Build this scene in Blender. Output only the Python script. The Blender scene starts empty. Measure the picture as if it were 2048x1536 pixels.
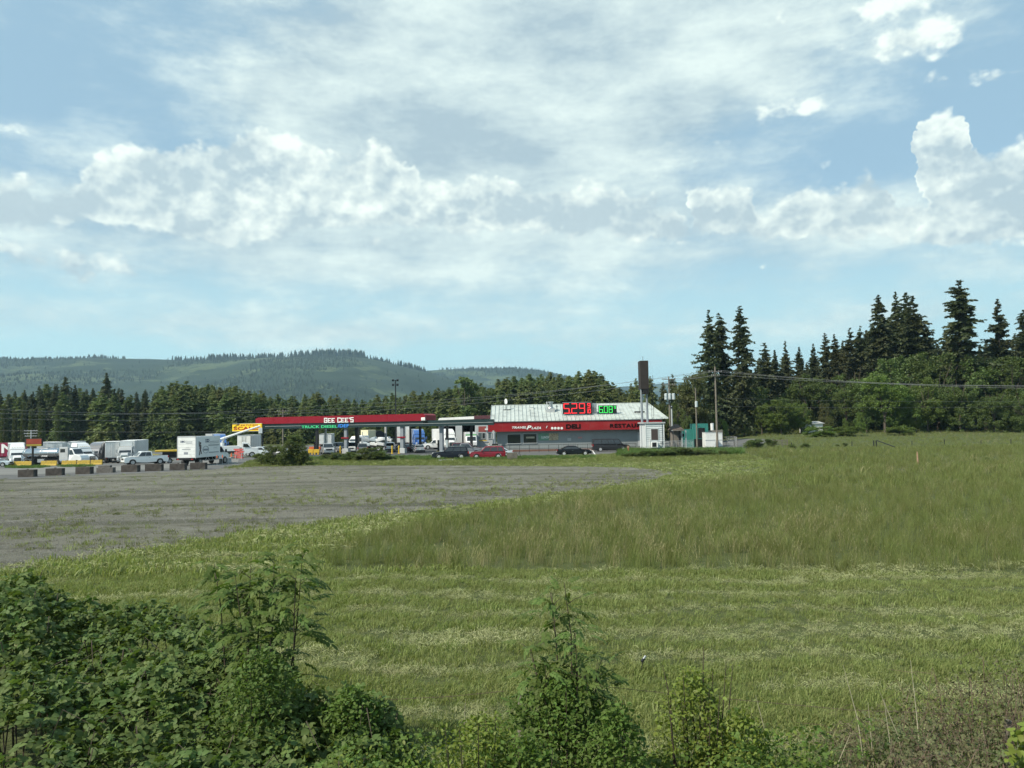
import bpy, math, random
import numpy as np
from mathutils import Matrix, Vector

SC = bpy.context.scene
COL = SC.collection
R = math.radians
random.seed(7)
RNG = np.random.default_rng(11)

# ---------------------------------------------------------------- camera
FPX = 1500.0            # focal length in photo pixels (photo 2048 wide)
CAMZ = 4.8
PITCH = math.atan(80.0 / FPX)
ROLL = R(1.0)
cr, sr = math.cos(ROLL), math.sin(ROLL)
fwd = Vector((0, math.cos(PITCH), math.sin(PITCH)))
r0 = Vector((1, 0, 0)); u0 = Vector((0, -math.sin(PITCH), math.cos(PITCH)))
cam_r = r0 * cr - u0 * sr
cam_u = r0 * sr + u0 * cr
cd = bpy.data.cameras.new('camera')
cam = bpy.data.objects.new('camera', cd); COL.objects.link(cam)
cam.matrix_world = Matrix(((cam_r.x, cam_u.x, -fwd.x, 0), (cam_r.y, cam_u.y, -fwd.y, 0),
                           (cam_r.z, cam_u.z, -fwd.z, CAMZ), (0, 0, 0, 1)))
cd.sensor_width = 36.0
cd.lens = 36.0 * FPX / 2048.0
cd.clip_start = 0.1
cd.clip_end = 40000
SC.camera = cam

SUN_DIR = Vector((-0.66, -0.42, 0.80)).normalized()   # towards the sun
EXPOSURE = 0.34
sd = bpy.data.lights.new('sun', 'SUN')
sd.energy = 4.8; sd.angle = R(0.55); sd.color = (1.0, 0.93, 0.78)
sun = bpy.data.objects.new('sun', sd); COL.objects.link(sun)
sun.rotation_euler = SUN_DIR.to_track_quat('Z', 'Y').to_euler()
sun.location = (-60, -40, 80)
SC.view_settings.view_transform = 'Standard'
SC.view_settings.look = 'None'
SC.view_settings.exposure = EXPOSURE
SC.view_settings.gamma = 1
SC.view_settings.use_curve_mapping = False
SC.cycles.max_bounces = 6
SC.cycles.diffuse_bounces = 2
SC.cycles.glossy_bounces = 2
SC.cycles.transmission_bounces = 4
SC.cycles.transparent_max_bounces = 6
SC.cycles.volume_bounces = 0
SC.cycles.use_denoising = True

# photo pixel <-> world helpers
def ray(px, py):
    return (fwd + cam_r * ((px - 1024) / FPX) + cam_u * ((768 - py) / FPX))
def W(px, py, Y):
    """world point seen at a photo pixel at world depth Y"""
    d = ray(px, py); t = Y / d.y
    return Vector((d.x * t, Y, CAMZ + d.z * t))
def sst(e0, e1, v):
    t = np.clip((v - e0) / (e1 - e0), 0, 1)
    return t * t * (3 - 2 * t)
def terrain(x, y):
    """gentle ground relief: the pasture rises to the right, the truck lot lies lower on the left"""
    yy = np.maximum(y, 1.0)
    k = x / yy
    up = 2.1 * sst(112, 205, yy) * sst(0.25, 0.36, k)
    dn = -1.4 * sst(96, 150, yy) * sst(0.33, 0.56, -k)
    fade = 1 - sst(600, 1400, yy)
    return (up + dn) * fade
def tz(x, y):
    return float(terrain(np.float64(x), np.float64(y)))
def G(px, py):
    """ground point seen at a photo pixel"""
    d = ray(px, py); z = 0.0
    p = None
    for _ in range(14):
        t = (z - CAMZ) / d.z
        p = Vector((d.x * t, d.y * t, z))
        z = 0.5 * z + 0.5 * tz(p.x, p.y)
    p.z = tz(p.x, p.y)
    return p
def GX(px, Y):
    """ground point at photo column px and depth Y"""
    x = W(px, 880, Y).x
    return Vector((x, Y, tz(x, Y)))
def proj(x, y, z):
    """numpy: world -> photo pixels"""
    dx, dy, dz = x, y, z - CAMZ
    dep = dx * fwd.x + dy * fwd.y + dz * fwd.z
    dep = np.where(dep < 0.1, 0.1, dep)
    a = (dx * cam_r.x + dy * cam_r.y + dz * cam_r.z) / dep
    b = (dx * cam_u.x + dy * cam_u.y + dz * cam_u.z) / dep
    return 1024 + a * FPX, 768 - b * FPX

# ---------------------------------------------------------------- world: sky and clouds
world = bpy.data.worlds.new('World'); SC.world = world
world.use_nodes = True
wt = world.node_tree; wn = wt.nodes; wl = wt.links
wn.clear()
def wnode(tree, typ, **kw):
    n = tree.nodes.new(typ)
    for k, v in kw.items():
        setattr(n, k, v)
    return n
class NT:
    """small expression helper over shader node trees"""
    def __init__(s, tree): s.t = tree
    def link(s, a, sock):
        if isinstance(a, (int, float)): sock.default_value = a
        elif isinstance(a, (tuple, list)): sock.default_value = a
        else: s.t.links.new(a, sock)
    def m(s, op, a, b=0.0, c=0.0, clamp=False):
        n = s.t.nodes.new('ShaderNodeMath'); n.operation = op; n.use_clamp = clamp
        s.link(a, n.inputs[0]); s.link(b, n.inputs[1]); s.link(c, n.inputs[2])
        return n.outputs[0]
    def comb(s, x, y, z):
        n = s.t.nodes.new('ShaderNodeCombineXYZ')
        for i, v in enumerate((x, y, z)): s.link(v, n.inputs[i])
        return n.outputs[0]
    def sep(s, v):
        n = s.t.nodes.new('ShaderNodeSeparateXYZ'); s.link(v, n.inputs[0]); return n.outputs
    def noise(s, vec, scale, detail=6, rough=0.55, dist=0.0, lac=2.0):
        n = s.t.nodes.new('ShaderNodeTexNoise'); n.noise_dimensions = '3D'
        s.link(vec, n.inputs['Vector']); n.inputs['Scale'].default_value = scale
        n.inputs['Detail'].default_value = detail; n.inputs['Roughness'].default_value = rough
        n.inputs['Distortion'].default_value = dist; n.inputs['Lacunarity'].default_value = lac
        return n.outputs['Fac']
    def voro(s, vec, scale, detail=0, rough=0.5, feature='F1', smooth=None):
        n = s.t.nodes.new('ShaderNodeTexVoronoi'); n.feature = feature
        s.link(vec, n.inputs['Vector']); n.inputs['Scale'].default_value = scale
        if 'Detail' in n.inputs: n.inputs['Detail'].default_value = detail
        if 'Roughness' in n.inputs: n.inputs['Roughness'].default_value = rough
        if smooth is not None: n.inputs['Smoothness'].default_value = smooth
        return n.outputs['Distance']
    def ss(s, v, a, b):
        n = s.t.nodes.new('ShaderNodeMapRange'); n.interpolation_type = 'SMOOTHSTEP'
        s.link(v, n.inputs['Value']); n.inputs['From Min'].default_value = a; n.inputs['From Max'].default_value = b
        return n.outputs['Result']
    def lin(s, v, a, b, c=0.0, d=1.0):
        n = s.t.nodes.new('ShaderNodeMapRange')
        s.link(v, n.inputs['Value']); n.inputs['From Min'].default_value = a; n.inputs['From Max'].default_value = b
        n.inputs['To Min'].default_value = c; n.inputs['To Max'].default_value = d
        return n.outputs['Result']
    def mix(s, f, a, b, mode='MIX'):
        n = s.t.nodes.new('ShaderNodeMix'); n.data_type = 'RGBA'; n.blend_type = mode
        s.link(f, n.inputs[0])
        s.link(a if not isinstance(a, tuple) else (*a[:3], 1), n.inputs[6])
        s.link(b if not isinstance(b, tuple) else (*b[:3], 1), n.inputs[7])
        return n.outputs[2]

# clouds are drawn over azimuth u and elevation v of the view direction
def uv_of(px, py):
    d = ray(px, py).normalized()
    return math.atan2(d.x, d.y), math.asin(d.z)
TOPS = [(-400, 330), (-150, 350), (0, 335), (50, 330), (95, 345), (140, 325), (200, 285), (320, 282), (400, 268), (520, 246), (600, 285), (680, 300), (745, 285), (800, 300),
        (850, 345), (900, 345), (960, 350), (1030, 360), (1062, 372), (1110, 362), (1180, 362), (1250, 366), (1330, 388), (1362, 420), (1382, 445),
        (1402, 365), (1450, 358), (1500, 372), (1525, 405), (1600, 375), (1690, 345), (1750, 352), (1772, 395), (1828, 392), (1842, 215),
        (1880, 190), (1915, 215), (1940, 285), (2000, 288), (2048, 270), (2200, 320), (2450, 360)]
BASES = [(-400, 470), (0, 458), (200, 462), (400, 478), (560, 476), (700, 466), (850, 462), (980, 470), (1100, 482), (1300, 484), (1400, 488),
         (1550, 486), (1700, 488), (1900, 492), (2048, 490), (2450, 480)]
HIGH = [  # veil / altocumulus amounts: px, py, rx, ry, amount
    (860, 110, 430, 170, .40), (1230, 110, 300, 150, .42), (800, 250, 330, 70, .34), (280, 645, 480, 30, .34), (300, 440, 420, 80, .44), (1080, 440, 420, 70, .26), (1800, 440, 330, 60, .26), (1080, 130, 520, 160, .12),
    (1500, 530, 900, 40, .12), (1700, 645, 420, 22, .16), (140, 300, 150, 24, .16), (180, 190, 260, 130, -.26), (1750, 290, 300, 60, -.16), (1950, 130, 160, 70, -.16)]
PUFF = [(90, 512, 170, 30, .40), (730, 482, 110, 26, .34), (1620, 215, 60, 16, .44), (1440, 283, 32, 14, .40), (1860, 78, 62, 30, .46), (1740, 98, 90, 26, .36),
        (2010, 148, 50, 13, .40), (1780, 6, 120, 20, .46), (40, 262, 44, 12, .36), (1645, 336, 30, 12, .3), (1865, 162, 26, 11, .34), (130, 40, 90, 30, .2)]
def gauss_sum(nt, u, v, blobs):
    tot = None
    for (px, py, rx, ry, a) in blobs:
        cu, cv = uv_of(px, py)
        du = nt.m('MULTIPLY_ADD', u, FPX / rx, -cu * FPX / rx)
        dv = nt.m('MULTIPLY_ADD', v, FPX / ry, -cv * FPX / ry)
        r2 = nt.m('MULTIPLY_ADD', du, du, nt.m('MULTIPLY', dv, dv))
        g = nt.m('POWER', 0.535, r2)
        tot = nt.m('MULTIPLY', g, a) if tot is None else nt.m('MULTIPLY_ADD', g, a, tot)
    return tot
nt = NT(wt)
tc = wn.new('ShaderNodeTexCoord')
sx, sy, sz = nt.sep(tc.outputs['Generated'])
u = nt.m('ARCTAN2', sx, sy)
v = nt.m('ARCSINE', nt.m('MINIMUM', nt.m('MAXIMUM', sz, -1), 1))
ULO, UHI, VS = -0.8, 0.8, 0.5
nw = wn.new('ShaderNodeTexNoise'); wl.new(nt.comb(u, v, 0.0), nw.inputs['Vector'])
nw.inputs['Scale'].default_value = 14.0; nw.inputs['Detail'].default_value = 4; nw.inputs['Roughness'].default_value = 0.6
nwc = wn.new('ShaderNodeSeparateColor'); wl.new(nw.outputs['Color'], nwc.inputs[0])
uw = nt.m('MULTIPLY_ADD', nt.m('SUBTRACT', nwc.outputs[0], 0.5), 0.11, u)
vw = nt.m('MULTIPLY_ADD', nt.m('SUBTRACT', nwc.outputs[1], 0.5), 0.055, v)
uc = nt.m('MULTIPLY_ADD', uw, 1 / (UHI - ULO), -ULO / (UHI - ULO), True)
def curve(pts):
    n = wn.new('ShaderNodeFloatCurve'); c = n.mapping.curves[0]
    pp = []
    for px, py in pts:
        a, e = uv_of(px, py); pp.append(((a - ULO) / (UHI - ULO), e / VS))
    c.points[0].location = (0, pp[0][1]); c.points[1].location = (1, pp[-1][1])
    for x, y in pp:
        if 0.001 < x < 0.999: c.points.new(x, y)
    for q in c.points: q.handle_type = 'AUTO_CLAMPED'
    n.mapping.update(); nt.link(uc, n.inputs['Value'])
    return nt.m('MULTIPLY', n.outputs[0], VS)
# lumpy offsets so that the drawn outlines never show as such
p = nt.comb(u, nt.m('MULTIPLY', v, 1.35), 0.3)
n1 = nt.noise(p, 10.0, 9, 0.62)
b1 = nt.voro(p, 30.0, 2, 0.6)
p2 = nt.comb(nt.m('SUBTRACT', u, 0.009), nt.m('MULTIPLY_ADD', v, 1.35, 0.017), 0.3)
n2 = nt.noise(p2, 11.0, 5, 0.62)
b2 = nt.voro(p2, 30.0, 2, 0.6)
top = curve(TOPS); base = curve(BASES)
f = nt.m('MULTIPLY_ADD', b1, -0.26, nt.m('MULTIPLY_ADD', n1, 1.3, -0.50))
f2 = nt.m('MULTIPLY_ADD', b2, -0.26, nt.m('MULTIPLY_ADD', n2, 1.3, -0.50))
st = nt.m('DIVIDE', nt.m('SUBTRACT', top, vw), 0.050)
sb = nt.m('DIVIDE', nt.m('SUBTRACT', vw, base), 0.034)
mask = nt.m('MINIMUM', nt.m('MINIMUM', st, sb), 0.60)
bias = nt.m('MAXIMUM', mask, nt.m('SUBTRACT', gauss_sum(nt, u, v, PUFF), 0.22))
bias = nt.m('MAXIMUM', bias, -0.6)
D0 = nt.m('ADD', f, bias)
cov = nt.ss(D0, -0.06, 0.20)
hf = nt.m('DIVIDE', nt.m('SUBTRACT', v, base), nt.m('MAXIMUM', nt.m('SUBTRACT', top, base), 0.02))
hf = nt.m('MINIMUM', nt.m('MAXIMUM', hf, -0.2), 1.1)
edge = nt.ss(D0, 0.50, 0.10)
lit = nt.m('MULTIPLY_ADD', nt.m('SUBTRACT', f, f2), 2.2, nt.m('MULTIPLY_ADD', hf, 0.55, nt.m('MULTIPLY_ADD', nwc.outputs[2], 1.7, -0.88)))
lit = nt.m('MULTIPLY_ADD', edge, 0.26, lit, True)
# high veil on a foreshortened cloud plane plus streaks
zz = nt.m('ADD', nt.m('MAXIMUM', sz, 0.0), 0.12)
pv = nt.comb(nt.m('DIVIDE', sx, zz), nt.m('DIVIDE', sy, zz), 1.7)
h1 = nt.noise(pv, 0.9, 8, 0.60)
pw = nt.comb(u, nt.m('MULTIPLY', v, 2.4), 4.0)
h2 = nt.noise(pw, 5.5, 10, 0.67)
hd = nt.m('ADD', nt.m('MULTIPLY_ADD', h1, 0.8, nt.m('MULTIPLY', h2, 1.1)), gauss_sum(nt, u, v, HIGH))
hcov = nt.ss(hd, 0.86, 1.40)
hsh = nt.m('MULTIPLY_ADD', nt.m('SUBTRACT', h2, 0.5), 3.4, 0.60)
GREY = [(800, 232, 230, 46, .42), (300, 455, 340, 22, .35), (960, 300, 200, 30, .3), (1180, 170, 140, 60, .22), (1330, 240, 120, 40, .2)]
hsh = nt.m('SUBTRACT', hsh, gauss_sum(nt, u, v, GREY), clamp=True)

sky = wn.new('ShaderNodeTexSky'); sky.sky_type = 'NISHITA'; sky.sun_disc = False
sky.sun_elevation = math.asin(SUN_DIR.z)
sky.sun_rotation = math.atan2(SUN_DIR.x, SUN_DIR.y)
sky.altitude = 0; sky.air_density = 1.0; sky.dust_density = 1.0; sky.ozone_density = 1.2
K = 1.0 / 0.10
def rad(r, g, b):   # display radiance -> value before the 0.10 background strength
    return (r * K, g * K, b * K)
skyc = nt.mix(0.68, sky.outputs[0], rad(.34, .53, .64))     # thin moist air over the blue
skyc = nt.mix(nt.ss(v, 0.30, 0.02), skyc, rad(.49, .77, .80))
veil = nt.mix(hsh, rad(.38, .49, .54), rad(.74, .85, .80))
c1 = nt.mix(nt.m('MULTIPLY', hcov, 0.88), skyc, veil)
cl = nt.mix(lit, rad(.43, .54, .58), rad(.86, .94, .86))
c2 = nt.mix(nt.m('MULTIPLY', cov, 0.90), c1, cl)
below = nt.ss(sz, -0.02, 0.0)
c3 = nt.mix(below, rad(.10, .12, .09), c2)
bg = wn.new('ShaderNodeBackground'); bg.inputs['Strength'].default_value = 0.10
wl.new(c3, bg.inputs['Color'])
wo = wn.new('ShaderNodeOutputWorld'); wl.new(bg.outputs[0], wo.inputs['Surface'])
world.cycles.sampling_method = 'MANUAL'
world.cycles.sample_map_resolution = 512

# ---------------------------------------------------------------- materials
MATS = {}
def mat(name, col, rough=0.6, metal=0.0, var=0.12, vscale=2.0, bump=0.0, bscale=20.0, spec=0.4, emit=None, estr=0.0, dirt=None, coat=0.0):
    """painted / solid surface with broad tonal variation and fine relief"""
    if name in MATS: return MATS[name]
    m = bpy.data.materials.new(name); m.use_nodes = True
    t = m.node_tree; b = t.nodes['Principled BSDF']; n = NT(t)
    tcn = t.nodes.new('ShaderNodeTexCoord'); oc = tcn.outputs['Object']
    b.inputs['Roughness'].default_value = rough; b.inputs['Metallic'].default_value = metal
    b.inputs['Specular IOR Level'].default_value = spec
    if coat: b.inputs['Coat Weight'].default_value = coat; b.inputs['Coat Roughness'].default_value = 0.08
    c = (*col, 1)
    if var or dirt:
        nz = n.noise(oc, vscale, 5, 0.6)
        lo = tuple(x * (1 - var) for x in col); hi = tuple(min(1, x * (1 + var)) for x in col)
        cc = n.mix(n.lin(nz, 0.3, 0.7), lo, hi)
        if dirt:
            dz = n.noise(oc, dirt[1], 6, 0.68)
            cc = n.mix(n.m('MULTIPLY', n.ss(dz, 0.48, 0.68), dirt[2]), cc, dirt[0])
        t.links.new(cc, b.inputs['Base Color'])
    else:
        b.inputs['Base Color'].default_value = c
    if bump:
        bn = t.nodes.new('ShaderNodeBump'); bn.inputs['Strength'].default_value = bump; bn.inputs['Distance'].default_value = 0.02
        t.links.new(n.noise(oc, bscale, 4), bn.inputs['Height']); t.links.new(bn.outputs[0], b.inputs['Normal'])
    if emit:
        b.inputs['Emission Color'].default_value = (*emit, 1); b.inputs['Emission Strength'].default_value = estr
    MATS[name] = m
    return m

def leaf_mat(name, cols, transl=0.25, rough=0.55, patch=0.15, spec=0.25, patch_col=None, island=True):
    """foliage: colour varies per leaf, per plant and in broad patches; some light passes through"""
    if name in MATS: return MATS[name]
    m = bpy.data.materials.new(name); m.use_nodes = True
    t = m.node_tree; b = t.nodes['Principled BSDF']; n = NT(t)
    g = t.nodes.new('ShaderNodeNewGeometry'); oi = t.nodes.new('ShaderNodeObjectInfo')
    isl = g.outputs['Random Per Island'] if island else oi.outputs['Random']
    c = n.mix(isl, cols[0], cols[1])
    pz = n.noise(g.outputs['Position'], patch, 3, 0.6)
    c = n.mix(n.m('MULTIPLY', n.ss(pz, 0.42, 0.62), 0.6), c, patch_col or cols[2])
    hsv = t.nodes.new('ShaderNodeHueSaturation')
    t.links.new(c, hsv.inputs['Color'])
    t.links.new(n.lin(oi.outputs['Random'], 0, 1, 0.80, 1.18), hsv.inputs['Value'])
    t.links.new(n.lin(oi.outputs['Random'], 0, 1, 0.488, 0.512), hsv.inputs['Hue'])
    t.links.new(hsv.outputs[0], b.inputs['Base Color'])
    b.inputs['Roughness'].default_value = rough; b.inputs['Specular IOR Level'].default_value = spec
    if transl:
        tr = t.nodes.new('ShaderNodeBsdfTranslucent'); mx = t.nodes.new('ShaderNodeMixShader')
        br = n.mix(1.0, hsv.outputs[0], (1.5, 1.6, 0.7), 'MULTIPLY')
        t.links.new(br, tr.inputs['Color'])
        mx.inputs[0].default_value = transl
        t.links.new(b.outputs[0], mx.inputs[1]); t.links.new(tr.outputs[0], mx.inputs[2])
        t.links.new(mx.outputs[0], t.nodes['Material Output'].inputs['Surface'])
    MATS[name] = m
    return m

def ground_mat(name, stops, scale=0.3, fine=6.0, bump=0.4, bdist=0.05, rough=0.95, speck=None, streak=None, patches=None):
    m = bpy.data.materials.new(name); m.use_nodes = True
    t = m.node_tree; b = t.nodes['Principled BSDF']; n = NT(t)
    g = t.nodes.new('ShaderNodeNewGeometry'); pos = g.outputs['Position']
    a = n.noise(pos, scale, 8, 0.65); f = n.noise(pos, fine, 5, 0.65)
    c = n.mix(n.ss(a, 0.36, 0.64), stops[0], stops[1])
    c = n.mix(n.m('MULTIPLY', n.ss(f, 0.42, 0.66), 0.75), c, stops[2])
    if streak:
        xx, yy, zz_ = n.sep(pos)
        sv = n.comb(n.m('MULTIPLY', xx, streak[1]), n.m('MULTIPLY', yy, streak[2]), 0.0)
        c = n.mix(n.m('MULTIPLY', n.ss(n.noise(sv, 1.0, 6, 0.6), 0.48, 0.62), streak[3]), c, streak[0])
    if patches:
        for (pc, ps, lo, hi, am) in patches:
            c = n.mix(n.m('MULTIPLY', n.ss(n.noise(pos, ps, 7, 0.7), lo, hi), am), c, pc)
    if speck:
        vo = n.voro(pos, speck[1]); c = n.mix(n.m('MULTIPLY', n.ss(vo, speck[2], speck[2] * 0.4), speck[3]), c, speck[0])
    t.links.new(c, b.inputs['Base Color'])
    b.inputs['Roughness'].default_value = rough; b.inputs['Specular IOR Level'].default_value = 0.2
    bn = t.nodes.new('ShaderNodeBump'); bn.inputs['Strength'].default_value = bump; bn.inputs['Distance'].default_value = bdist
    t.links.new(n.m('ADD', f, n.noise(pos, fine * 5, 3, 0.7)), bn.inputs['Height']); t.links.new(bn.outputs[0], b.inputs['Normal'])
    MATS[name] = m
    return m

# ---------------------------------------------------------------- object helpers
def tag(o, label=None, cat=None, group=None, kind=None):
    if label: o['label'] = label
    if cat: o['category'] = cat
    if group: o['group'] = group
    if kind: o['kind'] = kind
    return o
def new_obj(name, me, parent=None, m=None):
    o = bpy.data.objects.new(name, me); COL.objects.link(o)
    if parent is not None: o.parent = parent
    if m is not None and me is not None: 
        me.materials.clear(); me.materials.append(m)
    return o
def thing(name, loc, rz=0.0, label=None, cat=None, group=None, s=1.0):
    o = bpy.data.objects.new(name, None); COL.objects.link(o)
    o.location = loc; o.rotation_euler = (0, 0, rz); o.scale = (s, s, s); o.empty_display_size = 0.3
    return tag(o, label, cat, group)
def copy_tree(o, parent=None):
    c = o.copy(); COL.objects.link(c)
    if parent is not None: c.parent = parent
    for ch in o.children: copy_tree(ch, c)
    return c
def np_mesh(name, V, F, smooth=False):
    """mesh from numpy: V (n,3), F (m,k)"""
    V = np.asarray(V, np.float32); F = np.asarray(F, np.int32)
    me = bpy.data.meshes.new(name); k = F.shape[1]
    me.vertices.add(len(V)); me.vertices.foreach_set('co', V.ravel())
    me.loops.add(F.size); me.loops.foreach_set('vertex_index', F.ravel())
    me.polygons.add(len(F)); me.polygons.foreach_set('loop_start', np.arange(0, F.size, k, dtype=np.int32))
    me.polygons.foreach_set('loop_total', np.full(len(F), k, np.int32))
    if smooth: me.polygons.foreach_set('use_smooth', np.ones(len(F), bool))
    me.update(calc_edges=True)
    return me

class MB:
    """collects simple shapes and links them as one mesh object"""
    def __init__(s): s.v = []; s.f = []
    def add(s, vs, fs):
        o = len(s.v); s.v += [tuple(x) for x in vs]; s.f += [tuple(i + o for i in q) for q in fs]; return s
    def box(s, x0, x1, y0, y1, z0, z1, M=None):
        vs = [Vector((x, y, z)) for z in (z0, z1) for y in (y0, y1) for x in (x0, x1)]
        if M is not None: vs = [M @ p for p in vs]
        return s.add(vs, [(0, 2, 3, 1), (4, 5, 7, 6), (0, 1, 5, 4), (2, 6, 7, 3), (0, 4, 6, 2), (1, 3, 7, 5)])
    def cbox(s, c, d, rz=0.0, rx=0.0, ry=0.0):
        M = Matrix.Translation(Vector(c)) @ Matrix.Rotation(rz, 4, 'Z') @ Matrix.Rotation(ry, 4, 'Y') @ Matrix.Rotation(rx, 4, 'X')
        return s.box(-d[0] / 2, d[0] / 2, -d[1] / 2, d[1] / 2, -d[2] / 2, d[2] / 2, M)
    def cyl(s, p, q, r0, r1=None, n=10, caps=True):
        p = Vector(p); q = Vector(q); r1 = r0 if r1 is None else r1
        d = (q - p).normalized(); a = d.orthogonal().normalized(); b = d.cross(a)
        vs = []
        for c, r in ((p, r0), (q, r1)):
            for i in range(n):
                t = 2 * math.pi * i / n; vs.append(c + a * (r * math.cos(t)) + b * (r * math.sin(t)))
        fs = [(i, (i + 1) % n, n + (i + 1) % n, n + i) for i in range(n)]
        if caps: fs += [tuple(range(n - 1, -1, -1)), tuple(range(n, 2 * n))]
        return s.add(vs, fs)
    def tube(s, pts, r, n=6):
        rr = r if isinstance(r, (list, tuple)) else [r] * len(pts)
        pts = [Vector(p) for p in pts]; vs = []; fs = []
        a = None
        for i, p in enumerate(pts):
            d = (pts[min(i + 1, len(pts) - 1)] - pts[max(i - 1, 0)]).normalized()
            if a is None: a = d.orthogonal().normalized()
            a = (a - d * a.dot(d)).normalized(); b = d.cross(a)
            for k in range(n):
                t = 2 * math.pi * k / n; vs.append(p + a * (rr[i] * math.cos(t)) + b * (rr[i] * math.sin(t)))
        for i in range(len(pts) - 1):
            for k in range(n):
                fs.append((i * n + k, i * n + (k + 1) % n, (i + 1) * n + (k + 1) % n, (i + 1) * n + k))
        fs += [tuple(range(n - 1, -1, -1)), tuple(range((len(pts) - 1) * n, len(pts) * n))]
        return s.add(vs, fs)
    def prism(s, prof, y0, y1, inset=None):
        """side profile (x, z) extruded across y; inset(z) narrows each side"""
        n = len(prof); f = inset or (lambda x, z: 0.0)
        vs = [(x, y0 + f(x, z), z) for x, z in prof] + [(x, y1 - f(x, z), z) for x, z in prof]
        fs = [tuple(range(n)), tuple(range(2 * n - 1, n - 1, -1))] + [(i, i + n, (i + 1) % n + n, (i + 1) % n) for i in range(n)]
        return s.add(vs, fs)
    def poly(s, vs): return s.add(vs, [tuple(range(len(vs)))])
    def build(s, name, m, parent=None, smooth=False, bevel=0.0, loc=None, rz=None):
        me = bpy.data.meshes.new(name); me.from_pydata(s.v, [], s.f)
        if smooth:
            for p in me.polygons: p.use_smooth = True
        me.materials.append(m); me.update()
        o = bpy.data.objects.new(name, me); COL.objects.link(o)
        if parent is not None: o.parent = parent
        if loc is not None: o.location = loc
        if rz is not None: o.rotation_euler = (0, 0, rz)
        if bevel:
            bv = o.modifiers.new('bevel', 'BEVEL'); bv.width = bevel; bv.segments = 2; bv.limit_method = 'ANGLE'
        return o

def lettering(txt, w, h, m, parent, loc, rz=0.0, depth=0.02, name='lettering', shear=0.0, bold=0.0, space=1.0):
    """text standing upright, its lower left corner at loc, fitted to w x h"""
    c = bpy.data.curves.new(name, 'FONT'); c.body = txt; c.extrude = 0.01; c.offset = bold; c.shear = shear; c.space_character = space
    c.resolution_u = 3
    tmp = bpy.data.objects.new('tmp', c)
    me = bpy.data.meshes.new_from_object(tmp)
    bpy.data.objects.remove(tmp); bpy.data.curves.remove(c)
    n = len(me.vertices); co = np.empty(n * 3, np.float32); me.vertices.foreach_get('co', co); co = co.reshape(n, 3)
    co[:, 0] -= co[:, 0].min(); co[:, 1] -= co[:, 1].min()
    co[:, 0] *= w / max(co[:, 0].max(), 1e-6); co[:, 1] *= h / max(co[:, 1].max(), 1e-6)
    zz_ = co[:, 2].copy(); out = np.stack([co[:, 0], -np.where(zz_ > 0, depth, 0.0), co[:, 1]], 1)
    me.vertices.foreach_set('co', out.astype(np.float32).ravel()); me.update()
    me.materials.clear(); me.materials.append(m); me.name = name
    o = bpy.data.objects.new(name, me); COL.objects.link(o)
    if parent is not None: o.parent = parent
    o.location = loc; o.rotation_euler = (0, 0, rz)
    return o

def scatter(name, pts, rots, scl, idx, variants, parent=None):
    """one object of many small instanced meshes (grass, leaves): points with attributes fed to geometry nodes"""
    me = bpy.data.meshes.new(name); n = len(pts)
    me.vertices.add(n); me.vertices.foreach_set('co', np.asarray(pts, np.float32).ravel())
    a = me.attributes.new('rot', 'FLOAT_VECTOR', 'POINT'); a.data.foreach_set('vector', np.asarray(rots, np.float32).ravel())
    scl = np.asarray(scl, np.float32)
    if scl.ndim == 1: scl = np.repeat(scl[:, None], 3, 1)
    a = me.attributes.new('scl', 'FLOAT_VECTOR', 'POINT'); a.data.foreach_set('vector', scl.ravel())
    a = me.attributes.new('idx', 'INT', 'POINT'); a.data.foreach_set('value', np.asarray(idx, np.int32))
    c = bpy.data.collections.new(name + '_kinds')
    for i, (vm, vmat) in enumerate(variants):
        vo = bpy.data.objects.new('%s_kind_%02d' % (name, i), vm)
        if not vm.materials: vm.materials.append(vmat)
        c.objects.link(vo)
    g = bpy.data.node_groups.new(name, 'GeometryNodeTree')
    g.interface.new_socket('Geometry', in_out='INPUT', socket_type='NodeSocketGeometry')
    g.interface.new_socket('Geometry', in_out='OUTPUT', socket_type='NodeSocketGeometry')
    gi = g.nodes.new('NodeGroupInput'); go = g.nodes.new('NodeGroupOutput')
    ci = g.nodes.new('GeometryNodeCollectionInfo'); ci.inputs['Collection'].default_value = c
    ci.inputs['Separate Children'].default_value = True; ci.inputs['Reset Children'].default_value = True
    ip = g.nodes.new('GeometryNodeInstanceOnPoints'); ip.inputs['Pick Instance'].default_value = True
    def na(nm, ty):
        q = g.nodes.new('GeometryNodeInputNamedAttribute'); q.data_type = ty; q.inputs['Name'].default_value = nm
        return [s_ for s_ in q.outputs if s_.name == 'Attribute' and s_.enabled][0]
    L = g.links.new
    L(gi.outputs[0], ip.inputs['Points']); L(ci.outputs[0], ip.inputs['Instance'])
    L(na('idx', 'INT'), ip.inputs['Instance Index']); L(na('rot', 'FLOAT_VECTOR'), ip.inputs['Rotation'])
    L(na('scl', 'FLOAT_VECTOR'), ip.inputs['Scale']); L(ip.outputs[0], go.inputs[0])
    o = bpy.data.objects.new(name, me); COL.objects.link(o)
    if parent is not None: o.parent = parent
    md = o.modifiers.new('scatter', 'NODES'); md.node_group = g
    return o

# ---------------------------------------------------------------- ground
def inpoly(x, y, poly):
    r = np.zeros(len(x), bool); n = len(poly); j = n - 1
    for i in range(n):
        xi, yi = poly[i]; xj, yj = poly[j]
        c = ((yi > y) != (yj > y)) & (x < (xj - xi) * (y - yi) / (yj - yi + 1e-12) + xi)
        r ^= c; j = i
    return r
def gpoly(pxs):
    return [(G(a, b).x, G(a, b).y) for a, b in pxs]
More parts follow.
